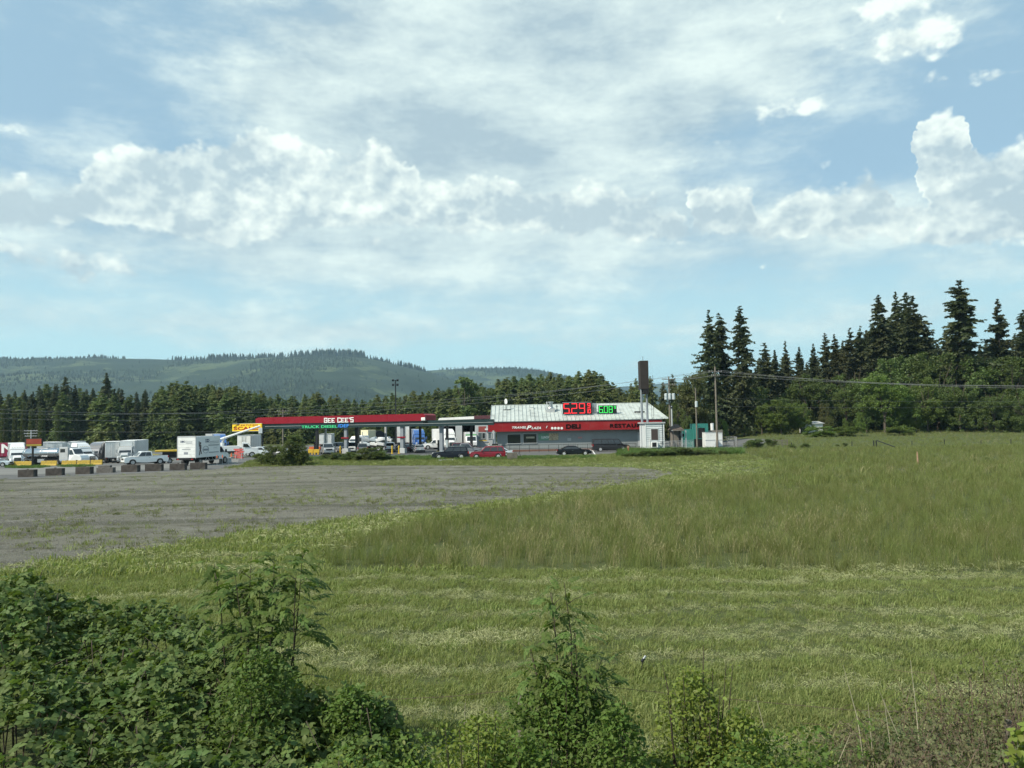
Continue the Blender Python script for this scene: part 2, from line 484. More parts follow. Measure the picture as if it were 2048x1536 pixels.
# regions of the ground, outlined where they meet the ground (world x, y)
GRAVEL = gpoly([(-900, 958), (35, 957), (100, 953), (250, 946), (430, 938), (500, 934), (640, 931), (860, 931), (1100, 933), (1260, 935), (1350, 944),
                (1320, 960), (1200, 978), (1090, 990), (960, 1008), (830, 1022), (640, 1048), (520, 1066), (380, 1086), (300, 1100), (180, 1118), (90, 1132), (-60, 1142), (-900, 1240)])
ASPHALT = [(-260, 60)] + gpoly([(-900, 962), (35, 959), (100, 955), (250, 948), (430, 939), (482, 932), (500, 922), (620, 917), (760, 916), (870, 917), (1040, 914), (1190, 911), (1290, 905), (1480, 903), (1500, 896)])
ASPHALT = ASPHALT[1:] + [(52, 150), (48, 190), (-30, 205), (-200, 205), (-260, 150)]
TALL = gpoly([(1480, 906), (1556, 924), (1558, 948), (1440, 965), (1300, 980), (1200, 993), (1050, 1014), (900, 1038), (780, 1062), (700, 1085), (652, 1108), (636, 1124), (648, 1136),
              (900, 1139), (1300, 1143), (1700, 1146), (2048, 1148), (2700, 1160), (2700, 1000)]) + [(190, 100), (240, 200), (60, 215), (52, 150)]
def jag(poly, step, amp, seed):
    r = np.random.default_rng(seed); out = []
    n = len(poly)
    for i in range(n):
        a = np.array(poly[i]); b = np.array(poly[(i + 1) % n]); L_ = np.linalg.norm(b - a); k = max(1, int(L_ / step))
        k = min(k, 60)
        for j in range(k):
            q = a + (b - a) * j / k
            out.append(tuple(q + (r.normal(0, amp, 2) if j else 0)))
    return out
def grid_sheet(name, poly, m, lift, cell, kind='structure'):
    """a sheet over the relief: triangulated polygon refined so that it follows the ground"""
    import bmesh
    bm = bmesh.new()
    vs = [bm.verts.new((x, y, 0)) for x, y in poly]
    bm.faces.new(vs)
    xs = [p[0] for p in poly]; ys = [p[1] for p in poly]
    c = math.floor(min(xs) / cell) * cell + cell
    while c < max(xs):
        bmesh.ops.bisect_plane(bm, geom=bm.verts[:] + bm.edges[:] + bm.faces[:], plane_co=(c, 0, 0), plane_no=(1, 0, 0)); c += cell
    c = math.floor(min(ys) / cell) * cell + cell
    while c < max(ys):
        bmesh.ops.bisect_plane(bm, geom=bm.verts[:] + bm.edges[:] + bm.faces[:], plane_co=(0, c, 0), plane_no=(0, 1, 0)); c += cell
    bmesh.ops.triangulate(bm, faces=bm.faces[:])
    for v_ in bm.verts: v_.co.z = tz(v_.co.x, v_.co.y) + lift
    bm.normal_update()
    for f_ in bm.faces:
        if f_.normal.z < 0: f_.normal_flip()
    me = bpy.data.meshes.new(name); bm.to_mesh(me); bm.free()
    return tag(new_obj(name, me, None, m), kind=kind)

M_SOIL = ground_mat('turf_soil', [(.060, .080, .026), (.085, .105, .035), (.10, .105, .045)], 0.25, 7.0, 0.8, 0.06)
M_GRAVEL = ground_mat('gravel', [(.120, .117, .088), (.180, .176, .140), (.235, .230, .190)], 0.16, 9.0, 1.0, 0.07,
                      speck=((.30, .30, .29), 14.0, 0.30, 0.6), streak=((.075, .074, .055), 0.045, 0.34, 0.7),
                      patches=[((.085, .095, .045), 0.22, 0.54, 0.66, 0.7), ((.085, .078, .058), 0.6, 0.52, 0.62, 0.6), ((.24, .235, .21), 0.35, 0.58, 0.64, 0.5)])
M_ASPH = ground_mat('old_asphalt', [(.095, .097, .097), (.125, .127, .125), (.145, .146, .142)], 0.10, 4.0, 0.3, 0.02,
                    streak=((.075, .078, .080), 0.02, 0.35, 0.5), patches=[((.06, .06, .062), 0.35, 0.6, 0.7, 0.5)])
M_ASPH2 = ground_mat('dark_asphalt', [(.050, .053, .058), (.066, .070, .075), (.075, .078, .082)], 0.2, 5.0, 0.3, 0.02)
M_CONC = ground_mat('pale_concrete', [(.15, .15, .145), (.20, .20, .19), (.18, .18, .17)], 0.25, 5.0, 0.3, 0.02, streak=((.14, .14, .14), 0.05, 0.5, 0.5))

def ground():
    ys = np.concatenate([np.arange(-60, 0, 6), np.arange(0, 60, 1.5), np.arange(60, 240, 4), np.geomspace(240, 14000, 34)])
    ks = np.linspace(-1, 1, 141)
    hw = np.maximum(90, np.abs(ys) * 1.5 + 60)
    X = ks[None, :] * hw[:, None]; Y = np.repeat(ys[:, None], len(ks), 1)
    Z = terrain(X, Y)
    rg = np.random.default_rng(3)
    n0, n1 = X.shape
    V = np.stack([X.ravel(), Y.ravel(), Z.ravel()], 1)
    i = np.arange(n0 * n1).reshape(n0, n1)
    F = np.stack([i[:-1, :-1].ravel(), i[:-1, 1:].ravel(), i[1:, 1:].ravel(), i[1:, :-1].ravel()], 1)
    tag(new_obj('ground', np_mesh('ground', V, F, True), None, M_SOIL), kind='structure')
ground()
grid_sheet('gravel_lot', jag(GRAVEL, 1.6, 0.22, 5), M_GRAVEL, 0.010, 6)
grid_sheet('asphalt_lot', jag(ASPHALT, 4, 0.12, 6), M_ASPH, 0.016, 6)
grid_sheet('fuel_lane', gpoly([(600, 912), (700, 911), (870, 908), (985, 905), (990, 898), (880, 893), (700, 897), (600, 899)]), M_ASPH2, 0.024, 6)
grid_sheet('access_road', gpoly([(-600, 952), (35, 950), (250, 941), (420, 933), (474, 928), (478, 918), (420, 921), (250, 929), (35, 937), (-600, 945)]), M_CONC, 0.024, 5)

# ---------------------------------------------------------------- hills and haze
HAZE_RHO = 0.95e-4
def hill(name, ridge, Yr, Y0, m, seed, x0, x1, nx=240, ny=60, rough=30.0):
    """a range whose crest reaches the given photo heights, falling towards the viewer with spurs and hollows"""
    rg = np.random.default_rng(seed)
    xs = np.linspace(x0, x1, nx); ts = np.linspace(0, 1.35, ny)
    rp = []
    for px, py in ridge:
        p_ = W(px, py, Yr); rp.append((p_.x, p_.z))
    rx = [a for a, b in rp]; rz_ = [b for a, b in rp]
    top_ = np.interp(xs, rx, rz_)
    def vn(x, y, s, k):
        out = 0; a = 1.0
        for o in range(4):
            ph = rg.uniform(0, 6.28, 6); dr = rg.uniform(0, 6.28, 6)
            for q in range(6):
                out = out + a / 6 * np.sin((x * np.cos(dr[q]) + y * np.sin(dr[q])) * s * (1 + .3 * q / 6) + ph[q])
            a *= .55; s *= 2.05
        return out
    T, X = np.meshgrid(ts, xs, indexing='ij'); Y = Y0 + (Yr - Y0) * T
    base_ = np.repeat(top_[None, :], ny, 0)
    shape = np.where(T <= 1, sst(0, 1, T) * 0.75 + 0.25 * T, 1 - sst(1, 1.5, T) * 0.9)
    N = vn(X, Y, 0.0042, 0)
    Z = base_ * shape + N * rough * np.clip(1 - np.abs(T - 0.55) / 0.5, 0, 1) - 6
    xn = Y / Yr                                   # keep columns on lines of sight so that the crest stays put
    X2 = X * (0.45 + 0.55 * xn)
    V = np.stack([X2.ravel(), Y.ravel(), Z.ravel()], 1)
    i = np.arange(ny * nx).reshape(ny, nx)
    F = np.stack([i[:-1, :-1].ravel(), i[:-1, 1:].ravel(), i[1:, 1:].ravel(), i[1:, :-1].ravel()], 1)
    o = tag(new_obj(name, np_mesh(name, V, F, True), None, m), kind='structure')
    return X2, Y, Z
M_HILL = ground_mat('hill_cover', [(.014, .026, .016), (.028, .046, .022), (.020, .034, .017)], 0.0022, 0.02, 0.0, 1.0,
                    patches=[((.080, .105, .048), 0.0032, 0.54, 0.56, 0.85), ((.028, .045, .026), 0.006, 0.50, 0.55, 0.75)])
RIDGE = [(-900, 735), (-400, 730), (-100, 722), (0, 717), (100, 716), (200, 714), (300, 717), (400, 719), (480, 716), (560, 713), (640, 710), (700, 710), (735, 714), (780, 724), (830, 736), (870, 746), (930, 766), (1000, 800), (1080, 850), (1400, 880)]
HX, HY, HZ = hill('hillside', RIDGE, 3300, 1500, M_HILL, 4, -3900, 900)
RIDGE2 = [(500, 760), (700, 752), (800, 744), (880, 738), (960, 735), (1030, 735), (1080, 740), (1130, 750), (1190, 764), (1260, 784), (1350, 800), (1500, 850)]
HX2, HY2, HZ2 = hill('rounded_hill', RIDGE2, 4200, 2600, M_HILL, 9, -1900, 1500, 160, 40, 22)
RIDGE3 = [(1000, 800), (1180, 778), (1240, 772), (1300, 768), (1350, 762), (1400, 764), (1500, 775), (1700, 790), (2100, 800), (2600, 790)]
hill('far_hill', RIDGE3, 6400, 5200, M_HILL, 12, -900, 7000, 120, 30, 20)

def cone_tree(h, r, seed):
    rg = np.random.default_rng(seed); V = []; F = []
    for k, (z0, z1, rr) in enumerate(((.05, .55, 1.0), (.3, .8, .75), (.58, 1.0, .48))):
        n = 6; o = len(V)
        for i in range(n):
            a = 6.283 * i / n + k; q = rr * r * rg.uniform(.75, 1.15); V.append((q * math.cos(a), q * math.sin(a), z0 * h))
        V.append((0, 0, z1 * h))
        for i in range(n): F.append((o + i, o + (i + 1) % n, o + n))
    return np_mesh('distant_conifer', V, F)
M_FARTREE = leaf_mat('far_conifer', [(.013, .024, .013), (.024, .038, .018), (.02, .03, .015)], 0.0, 0.8, 0.01)
def hill_trees(name, X, Y, Z, n, seed, ridge_clumps):
    rg = np.random.default_rng(seed); ny, nx = X.shape
    a = rg.uniform(0, ny - 1.001, n); b = rg.uniform(0, nx - 1.001, n)
    def bil(Q, a, b):
        i = a.astype(int); j = b.astype(int); fa = a - i; fb = b - j
        return (Q[i, j] * (1 - fa) * (1 - fb) + Q[i + 1, j] * fa * (1 - fb) + Q[i, j + 1] * (1 - fa) * fb + Q[i + 1, j + 1] * fa * fb)
    x = bil(X, a, b); y = bil(Y, a, b); z = bil(Z, a, b)
    f = 0
    for q in range(10):
        d = rg.uniform(0, 6.28); k = rg.uniform(.002, .011); f = f + np.sin((x * math.cos(d) + y * math.sin(d) * 1.3) * k + rg.uniform(0, 6.28))
    px, py = proj(x, y, z)
    keep = (f > 0.0) & (px > -500) & (px < 2500)
    keep |= rg.random(n) < 0.03
    x, y, z = x[keep], y[keep], z[keep]
    s = rg.uniform(6, 13, len(x))
    # stands of tall trees left on the crest
    ex = []; r_ = ny - 1
    it = int((1.0 / 1.35) * (ny - 1))
    for (p0, p1, num, hh) in ridge_clumps:
        for _ in range(num):
            pxx = rg.uniform(p0, p1); jj = np.argmin(np.abs(proj(X[it], Y[it], Z[it])[0] - pxx))
            ex.append((X[it, jj] + rg.uniform(-8, 8), Y[it, jj] + rg.uniform(-60, 10), Z[it, jj] - 2, hh * rg.uniform(.6, 1.1)))
    if ex:
        ex = np.array(ex); x = np.r_[x, ex[:, 0]]; y = np.r_[y, ex[:, 1]]; z = np.r_[z, ex[:, 2]]; s = np.r_[s, ex[:, 3]]
    P = np.stack([x, y, z - 1], 1); n2 = len(P)
    rot = np.zeros((n2, 3)); rot[:, 2] = rg.uniform(0, 6.28, n2)
    o = scatter(name, P, rot, s, rg.integers(0, 3, n2), [(cone_tree(1.0, .26, i), M_FARTREE) for i in range(3)])
    return tag(o, kind='stuff')
hill_trees('hillside_forest', HX, HY, HZ, 42000, 5, [(-60, 130, 40, 15), (180, 260, 30, 19), (350, 420, 40, 22), (420, 480, 60, 28), (480, 585, 70, 26), (585, 625, 40, 30), (625, 735, 150, 34),
                                                   (735, 790, 25, 24), (800, 850, 60, 26)])
hill_trees('rounded_hill_forest', HX2, HY2, HZ2, 18000, 6, [(880, 1100, 90, 16)])

hz = MB().box(-5200, 8500, -80, 7000, -6, 460).build('haze', M_CONC)
hm = bpy.data.materials.new('haze_air'); hm.use_nodes = True
hm.node_tree.nodes.clear()
pvn = hm.node_tree.nodes.new('ShaderNodeVolumePrincipled'); hon = hm.node_tree.nodes.new('ShaderNodeOutputMaterial')
pvn.inputs['Color'].default_value = (.52, .78, 1.0, 1); pvn.inputs['Density'].default_value = HAZE_RHO; pvn.inputs['Anisotropy'].default_value = 0.2
hm.node_tree.links.new(pvn.outputs[0], hon.inputs['Volume'])
hz.data.materials.clear(); hz.data.materials.append(hm)
tag(hz, 'thin bluish haze that fades the distant hills', 'haze', kind='stuff')

# ---------------------------------------------------------------- trees
def rhombs(P, D, S, L_, Wd):
    """leaf blades: base P, direction D, side S, length, width -> quads"""
    L_ = np.asarray(L_)[:, None]; Wd = np.asarray(Wd)[:, None]
    mid = P + D * L_ * 0.45
    V = np.stack([P, mid + S * Wd, P + D * L_, mid - S * Wd], 1).reshape(-1, 3)
    F = np.arange(len(P) * 4).reshape(-1, 4)
    return V, F
def unit(a): return a / (np.linalg.norm(a, axis=1, keepdims=True) + 1e-9)
UP = np.array([[0, 0, 1.0]])

def conifer_crown(H, Rr, seed, nb=420, droop=0.35, sparse=0.0, base=0.08, power=0.85, tw=0.55, ragged=0.25, kpt=8, upturn=0.0):
    rg = np.random.default_rng(seed)
    t = base + (1 - base) * np.sort(rg.random(nb)) ** 0.9
    t = np.clip((np.round(t * H / 0.8) * 0.8 + rg.normal(0, .22, nb)) / H, base * .8, 0.985)      # loose whorls
    az = rg.uniform(0, 2 * np.pi, nb)
    prof = (1 - t) ** power * (1 - np.exp(-(t - base * .5) * 14) * 0.35)
    side = 1 + ragged * np.sin(az * 2 + rg.uniform(0, 6)) * np.sin(t * 11 + rg.uniform(0, 6)) 
    Lb = Rr * prof * side * rg.uniform(1 - ragged * 1.6, 1.12, nb) + 0.12
    keep = rg.random(nb) > sparse * (0.4 + 0.6 * np.sin(t * 19 + rg.uniform(0, 6)) ** 2)
    t, az, Lb = t[keep], az[keep], Lb[keep]; nb = len(t)
    s = (np.arange(kpt) + 0.6) / kpt
    B = np.stack([np.cos(az), np.sin(az), np.zeros(nb)], 1)
    elev = rg.normal(0.12, .12, nb) + (t - .5) * 0.55
    Sg = s[None, :, None]
    P = np.zeros((nb, kpt, 3)); P[:, :, 2] = (t * H)[:, None]
    P += B[:, None, :] * (Lb[:, None] * s[None, :])[:, :, None]
    P[:, :, 2] += Lb[:, None] * (s[None, :] * elev[:, None] - droop * s[None, :] ** 2 + upturn * s[None, :] ** 4)
    Ps = []; Ds = []; Ls = []; Ws = []
    for sgn in (-1, 0, 1, -1, 1):
        n_ = nb * kpt; a = np.repeat(az, kpt) + sgn * rg.uniform(.5, 1.2, n_) + rg.normal(0, .15, n_)
        d = np.stack([np.cos(a), np.sin(a), rg.normal(-.28, .3, n_)], 1)
        tip = np.repeat(np.clip(0.30 + (1 - t) * 3.2, 0, 1), kpt)
        ln = tip * tw * rg.uniform(.6, 1.4, n_) * np.tile(1.1 - 0.45 * s, nb) * (0.5 + 0.5 * np.clip(np.repeat(Lb, kpt) / 2.0, 0, 1))
        Ps.append(P.reshape(-1, 3) + rg.normal(0, .07, (n_, 3))); Ds.append(unit(d)); Ls.append(ln); Ws.append(ln * rg.uniform(.16, .30, n_))
    P = np.concatenate(Ps); D = np.concatenate(Ds); Ln = np.concatenate(Ls); Wd = np.concatenate(Ws)
    s1 = unit(np.cross(D, UP)); s2 = np.cross(D, s1); r_ = rg.uniform(-1.25, 1.25, len(P))[:, None]
    S = s1 * np.cos(r_) + s2 * np.sin(r_)
    V, F = rhombs(P, D, S, Ln, Wd)
    # branch wood
    bw = []
    return np_mesh('crown', V, F)
def conifer_trunk(H, seed, r=None, bare=0.0):
    rg = random.Random(seed); r = r or H * 0.011; b = MB(); pts = []
    for i in range(9):
        f = i / 8; pts.append((rg.uniform(-.04, .04) * H * .05, rg.uniform(-.04, .04) * H * .05, H * .985 * f - (0.15 if i == 0 else 0)))
    b.tube(pts, [r * (1 - .94 * i / 8) + .012 for i in range(9)], 7)
    for k in range(int(26)):
        z = H * rg.uniform(.06, .9); a = rg.uniform(0, 6.28); L_ = H * .13 * (1 - z / H) + .4
        b.tube([(0, 0, z), (math.cos(a) * L_ * .5, math.sin(a) * L_ * .5, z + L_ * .02), (math.cos(a) * L_, math.sin(a) * L_, z - L_ * .18)], [.05, .035, .012], 4)
    me = bpy.data.meshes.new('trunk'); me.from_pydata(b.v, [], b.f); return me

def broad_crown(H, Rr, seed, nclump=110, nleaf=90, leaf=0.30, base=0.12, shape=1.0, cl=0.95, flat=0.75):
    rg = np.random.default_rng(seed)
    # lobes: a few large masses, each carrying many clumps near its surface
    nl = 11; lc = np.zeros((nl, 3)); lr = np.zeros(nl)
    for i in range(nl):
        f = rg.uniform(0.0, 1.0); zc = H * (base + (1 - base) * (0.18 + 0.66 * f)); rad_ = Rr * math.sin(math.pi * (0.22 + 0.66 * f)) ** shape * rg.uniform(.25, .62)
        a = i * 2.4 + rg.uniform(-.4, .4); lc[i] = (rad_ * math.cos(a), rad_ * math.sin(a), zc); lr[i] = Rr * rg.uniform(.38, .58) * (1.05 - .35 * f)
    w = lr ** 2 / (lr ** 2).sum(); pick = rg.choice(nl, nclump, p=w)
    d = unit(rg.normal(0, 1, (nclump, 3)) + np.array([[0, 0, .25]])); 
    cc = lc[pick] + d * lr[pick][:, None] * rg.uniform(.55, 1.08, nclump)[:, None] * np.array([[1, 1, 0.85]])
    cc[:, 2] = np.clip(cc[:, 2], H * base * .8, H)
    rc = cl * rg.uniform(.6, 1.25, nclump)
    n = nclump * nleaf
    o = rg.normal(0, 1, (n, 3)); o = unit(o) * rg.random(n)[:, None] ** 0.45
    P = np.repeat(cc, nleaf, 0) + o * np.repeat(rc, nleaf)[:, None] * np.array([[1, 1, flat]])
    a = rg.uniform(0, 6.28, n); D = unit(np.stack([np.cos(a), np.sin(a), rg.normal(-.35, .45, n)], 1))
    s1 = unit(np.cross(D, UP)); s2 = np.cross(D, s1); r_ = rg.normal(0, .75, n)[:, None]
    S = s1 * np.cos(r_) + s2 * np.sin(r_)
    Ln = leaf * rg.uniform(.7, 1.5, n); V, F = rhombs(P, D, S, Ln, Ln * .42)
    return np_mesh('crown', V, F)
def broad_trunk(H, Rr, seed, r=None):
    rg = random.Random(seed); r = r or H * .02; b = MB()
    fork = H * .3
    b.tube([(0, 0, -.2), (.05 * H * rg.uniform(-.3, .3), 0, fork * .5), (0, .02 * H, fork)], [r * 1.25, r, r * .85], 8)
    for k in range(9):
        a = k * 2.4 + rg.uniform(-.4, .4); rr = Rr * rg.uniform(.35, .8); zt = H * rg.uniform(.5, .9)
        mid = (rr * .45 * math.cos(a), rr * .45 * math.sin(a), (fork + zt) * .5)
        end = (rr * math.cos(a), rr * math.sin(a), zt)
        b.tube([(0, .02 * H, fork * rg.uniform(.75, 1)), mid, end], [r * .6, r * .38, r * .1], 6)
    me = bpy.data.meshes.new('trunk'); me.from_pydata(b.v, [], b.f); return me

M_BARK = mat('bark', (.085, .070, .055), .95, var=.35, vscale=6, bump=.8, bscale=14)
M_FIR = leaf_mat('fir_needles', [(.036, .052, .024), (.074, .092, .038), (.026, .036, .018)], 0.16, .6, .12, patch_col=(.082, .086, .038))
M_FIR2 = leaf_mat('belt_needles', [(.076, .112, .044), (.155, .195, .072), (.05, .07, .03)], 0.22, .6, .07, patch_col=(.190, .200, .078))
M_FIR3 = leaf_mat('dark_spruce_needles', [(.046, .064, .036), (.084, .106, .052), (.03, .04, .024)], 0.18, .6, .10, patch_col=(.105, .108, .055))
M_MAPLE = leaf_mat('maple_leaves', [(.088, .140, .034), (.155, .212, .052), (.06, .11, .025)], 0.30, .5, .16, patch_col=(.110, .150, .038))
M_MAPLED = leaf_mat('dark_maple_leaves', [(.066, .105, .032), (.118, .162, .048), (.045, .08, .02)], 0.28, .5, .16, patch_col=(.082, .110, .032))
M_WILLOW = leaf_mat('willow_leaves', [(.085, .105, .035), (.120, .135, .050), (.1, .11, .05)], 0.25, .6, .2, patch_col=(.10, .095, .045))
M_HAZEL = leaf_mat('scrub_leaves', [(.062, .095, .028), (.120, .160, .048), (.06, .08, .03)], 0.28, .55, .3, patch_col=(.120, .135, .045))

BELT = []
for i in range(7):
    H = 1.0
    BELT.append((conifer_crown(20, 6.0 + .7 * (i % 3), 100 + i, nb=330, droop=.30, power=.66, tw=1.0, ragged=.40, kpt=8, base=.02, sparse=.15), conifer_trunk(20, 100 + i)))
SPRUCE = []
for i in range(4):
    SPRUCE.append((conifer_crown(24, 5.0 + .7 * (i % 2), 200 + i, nb=330, droop=.40, power=.84, tw=.95, ragged=.38, kpt=8, base=.03, sparse=.15), conifer_trunk(24, 200 + i)))
FIRS = []
for i in range(10):
    FIRS.append((conifer_crown(40, 11.0 + 1.2 * (i % 3), 300 + i, nb=300 + 25 * (i % 4), droop=.30 + .07 * (i % 4), power=.74 + .07 * (i % 3), tw=1.25, ragged=.40 + .05 * (i % 3), kpt=13, base=.06, sparse=.20 + .09 * (i % 4), upturn=.10), conifer_trunk(40, 300 + i, .42)))
MAPLES = [(broad_crown(18, 8.6, 400 + i, 230, 80, .36, base=-.10, shape=.55, cl=1.15), broad_trunk(18, 7, 400 + i)) for i in range(4)]
SCRUB = [(broad_crown(5, 2.6, 500 + i, 120, 90, .15, base=-.05, shape=.4, cl=.5), broad_trunk(5, 2.4, 500 + i, .06)) for i in range(3)]

def tree(name, kindpair, mcrown, loc, h, h0, rz, label, cat, group=None, w=1.0):
    """one standing tree: an empty at its foot, a trunk and a crown (meshes shared between alike trees)"""
    s = h / h0
    t = thing(name, loc, rz, label, cat, group)
    for me, nm, m in ((kindpair[1], 'trunk', M_BARK), (kindpair[0], 'crown', mcrown)):
        if not me.materials: me.materials.append(m)
        o = bpy.data.objects.new(nm, me); COL.objects.link(o); o.parent = t
        if me.materials[0] is not m:
            o.material_slots[0].link = 'OBJECT'; o.material_slots[0].material = m
    t.scale = (s * w, s * w, s)
    return t
def top_h(px, py, Y):
    """height a tree needs at depth Y so that its tip meets the photo row"""
    p_ = W(px, py, Y); return p_.z - tz(p_.x, Y), p_.x
rt = random.Random(21)
# --- forest belt behind the truck stop: crest heights read along the picture
CREST = [(-120, 780), (0, 782), (40, 784), (75, 776), (100, 765), (120, 775), (160, 770), (185, 776), (213, 774), (235, 776), (262, 785), (300, 782), (345, 765), (375, 762), (410, 768), (450, 772), (490, 772), (530, 782), (560, 790), (600, 792), (640, 786),
         (690, 792), (720, 796), (760, 788), (800, 786), (850, 780), (880, 775), (900, 772), (960, 770), (985, 762), (1030, 755), (1080, 745), (1110, 746), (1140, 742), (1165, 745), (1200, 745), (1230, 770), (1260, 782), (1300, 790)]
cx_ = [a for a, b in CREST]; cy_ = [b for a, b in CREST]
nb_ = 0
ZONE = [(60, 'above the crimson trailer'), (150, 'above the tanker truck'), (245, 'above the trailer row'), (335, 'above the white pickup'), (430, 'above the box truck'), (520, 'above the yellow scales sign'), (640, 'above the left part of the red canopy'), (720, 'above the white slab letters'), (850, 'above the right part of the red canopy'), (985, 'above the white-topped canopy'), (1100, 'above the satellite dish end of the restaurant roof'), (1190, 'above the red price display'), (9999, 'above the green price display')]
def zone(px): return next(l for lim, l in ZONE if px < lim)
ORD = ['first', 'second', 'third', 'fourth', 'fifth', 'sixth', 'seventh', 'eighth', 'ninth', 'tenth', 'eleventh', 'twelfth']
for row, (Y, stepx, dz) in enumerate(((226, 20, 12), (242, 15, 1), (262, 17, 0))):
    px = -110 + row * 7
    while px < 1262:
        py = np.interp(px, cx_, cy_) + dz + rt.uniform(-5, 11)
        y_ = Y + rt.uniform(-6, 6); h, x = top_h(px, py, y_)
        dark = px < 320 and rt.random() < .75
        if dark:
            k = rt.choice(SPRUCE); tree('spruce_tree', k, M_FIR3, (x, y_, tz(x, y_)), h, 24, rt.uniform(0, 6.28), 'dark spruce in the forest belt ' + zone(px), 'spruce tree', 'dark spruces of the belt ' + zone(px), rt.uniform(.85, 1.1))
        else:
            k = rt.choice(BELT); tree('conifer_tree', k, M_FIR2, (x, y_, tz(x, y_)), h, 20, rt.uniform(0, 6.28), 'green conifer in the forest belt ' + zone(px), 'conifer tree', 'green conifers of the belt ' + zone(px), rt.uniform(.85, 1.15))
        px += stepx * rt.uniform(.75, 1.25); nb_ += 1
def special(name, pair, m, px, py, Y, h0, label, cat, w=1.0, rz=0.0, group=None):
    h, x = top_h(px, py, Y)
    return tree(name, pair, m, (x, Y, tz(x, Y)), h, h0, rz, label, cat, group, w)
special('spruce_tree', SPRUCE[0], M_FIR3, 213, 744, 236, 24, 'dark spruce whose pointed tip stands above its neighbours behind the white pickup', 'spruce tree', .95)
special('spruce_tree', SPRUCE[1], M_FIR3, 131, 752, 238, 24, 'broad dark spruce rising above the belt behind the silver tanker trailer', 'spruce tree', 1.15)
DOME = (broad_crown(26, 6.6, 431, 210, 95, .42, base=.05, shape=.8), broad_trunk(26, 6, 431))
special('round_headed_tree', DOME, M_FIR2, 928, 735, 212, 26, 'tall round-headed dark tree between the floodlight pole and the satellite dish', 'tree', 1.0)
special('conifer_tree', BELT[3], M_FIR2, 1178, 738, 214, 20, 'dense domed conifer rising behind the red price digits', 'conifer tree', 1.05)
for i, px in enumerate((1262, 1272, 1300)):
    special('conifer_tree', BELT[i], M_FIR2, px, (766, 756, 752)[i], 175 + i * 4, 20,
            ('pale grey-green fir left of the tall dark sign panel', 'slim fir half hidden by the tall dark sign panel', 'fir just right of the dark sign panel with sky around its tip')[i], 'conifer tree', .62)
for i, (px, py) in enumerate(((1326, 764), (1345, 748), (1362, 772))):
    special('conifer_tree', BELT[4 + i % 3], M_FIR3, px, py, 182 + i * 3, 20, ('small dark fir left of the three transformers', 'dark fir with its tip above the three transformers', 'dark fir right of the three transformers')[i], 'conifer tree', .60)
# ivy-clad bare trunks standing like columns before the spruces
colm = []
for i in range(3):
    rg = np.random.default_rng(60 + i); n = 1900; z = rg.random(n) * 14; a = rg.uniform(0, 6.28, n); r_ = (0.75 - .02 * z) * rg.uniform(.5, 1.1, n)
    P = np.stack([np.cos(a) * r_, np.sin(a) * r_, z], 1); D = unit(np.stack([np.cos(a), np.sin(a), rg.normal(.6, .5, n)], 1)); S = unit(np.cross(D, UP + rg.normal(0, .5, (n, 3))))
    V, F = rhombs(P, D, S, np.full(n, .55), np.full(n, .17)); colm.append((np_mesh('crown', V, F), conifer_trunk(14.5, 60 + i, .22)))
M_COL = leaf_mat('column_leaves', [(.085, .110, .040), (.120, .140, .060), (.1, .12, .05)], .2, .6, .3)
for i, px in enumerate((9, 30, 47, 64, 84, 116)):
    special('leafy_column_tree', colm[i % 3], M_COL, px, (812, 822, 806, 820, 818, 810)[i], 205, 14, 'pale green column-like trunk before the dark spruces, ' + ORD[i] + ' from the left edge', 'tree', (1.05, .8, .7, 1.0)[i % 4], i, 'pale column trunks before the spruces')

# --- tall firs and maples on the right
RF = [(1417, 617, 178, .62, 'leftmost tall fir, rising right above the round-topped utility pole cluster'), (1437, 623, 184, .72, 'tall fir standing close beside the leftmost one, behind the tallest utility pole'), (1480, 609, 176, .80, 'ragged tall fir with a broken uneven top right of the tallest utility pole'),
      (1528, 684, 196, .80, 'mid-height fir just right of the ragged tall fir'), (1549, 698, 205, .7, 'fir with a blunt crown at the low dip of the tree line'), (1570, 680, 198, .62, 'slim pointed fir standing alone in the dip of the tree line'),
      (1598, 692, 196, .66, 'pointed fir above the round bright maple at the pasture edge'), (1626, 685, 204, .6, 'slim fir with pale sky at both sides near the middle of the row'), (1649, 664, 199, .7, 'left one of the twin firs left of the tallest group'),
      (1668, 666, 197, .66, 'right one of the twin firs left of the tallest group'), (1699, 654, 194, .86, 'broad fir with full skirts left of the tallest group'), (1720, 649, 196, .62, 'fir with a thin brownish broken top'),
      (1756, 587, 190, .74, 'first fir of the tallest dark group'), (1790, 581, 196, .66, 'second fir of the tallest dark group, its crown grown into the next'), (1811, 582, 190, .74, 'third fir of the tallest dark group'), (1824, 589, 186, .86, 'last and widest fir of the tallest dark group'),
      (1850, 642, 186, .9, 'lower fir shouldering the tallest dark group'), (1917, 557, 178, .92, 'highest fir of the row with drooping layered boughs'), (1994, 595, 184, .74, 'open airy fir with see-through boughs right of the highest one'),
      (2046, 617, 176, .9, 'dark fir cut by the right edge of the picture'), (2100, 600, 185, .8, None), (2160, 640, 190, .8, None),
      (1385, 768, 192, .6, 'short dark fir behind the teal container')]
for i, (px, py, Y, w, lab) in enumerate(RF):
    p_ = FIRS[i * 3 % 10]
    special('fir_tree', p_, M_FIR, px, py, Y, 40, lab or ('dark fir just beyond the one cut by the right edge' if px < 2130 else 'farthest right dark fir beyond the one cut by the right edge'), 'fir tree', w * (1.12 + .14 * math.sin(i * 2.3)), i * 1.7)
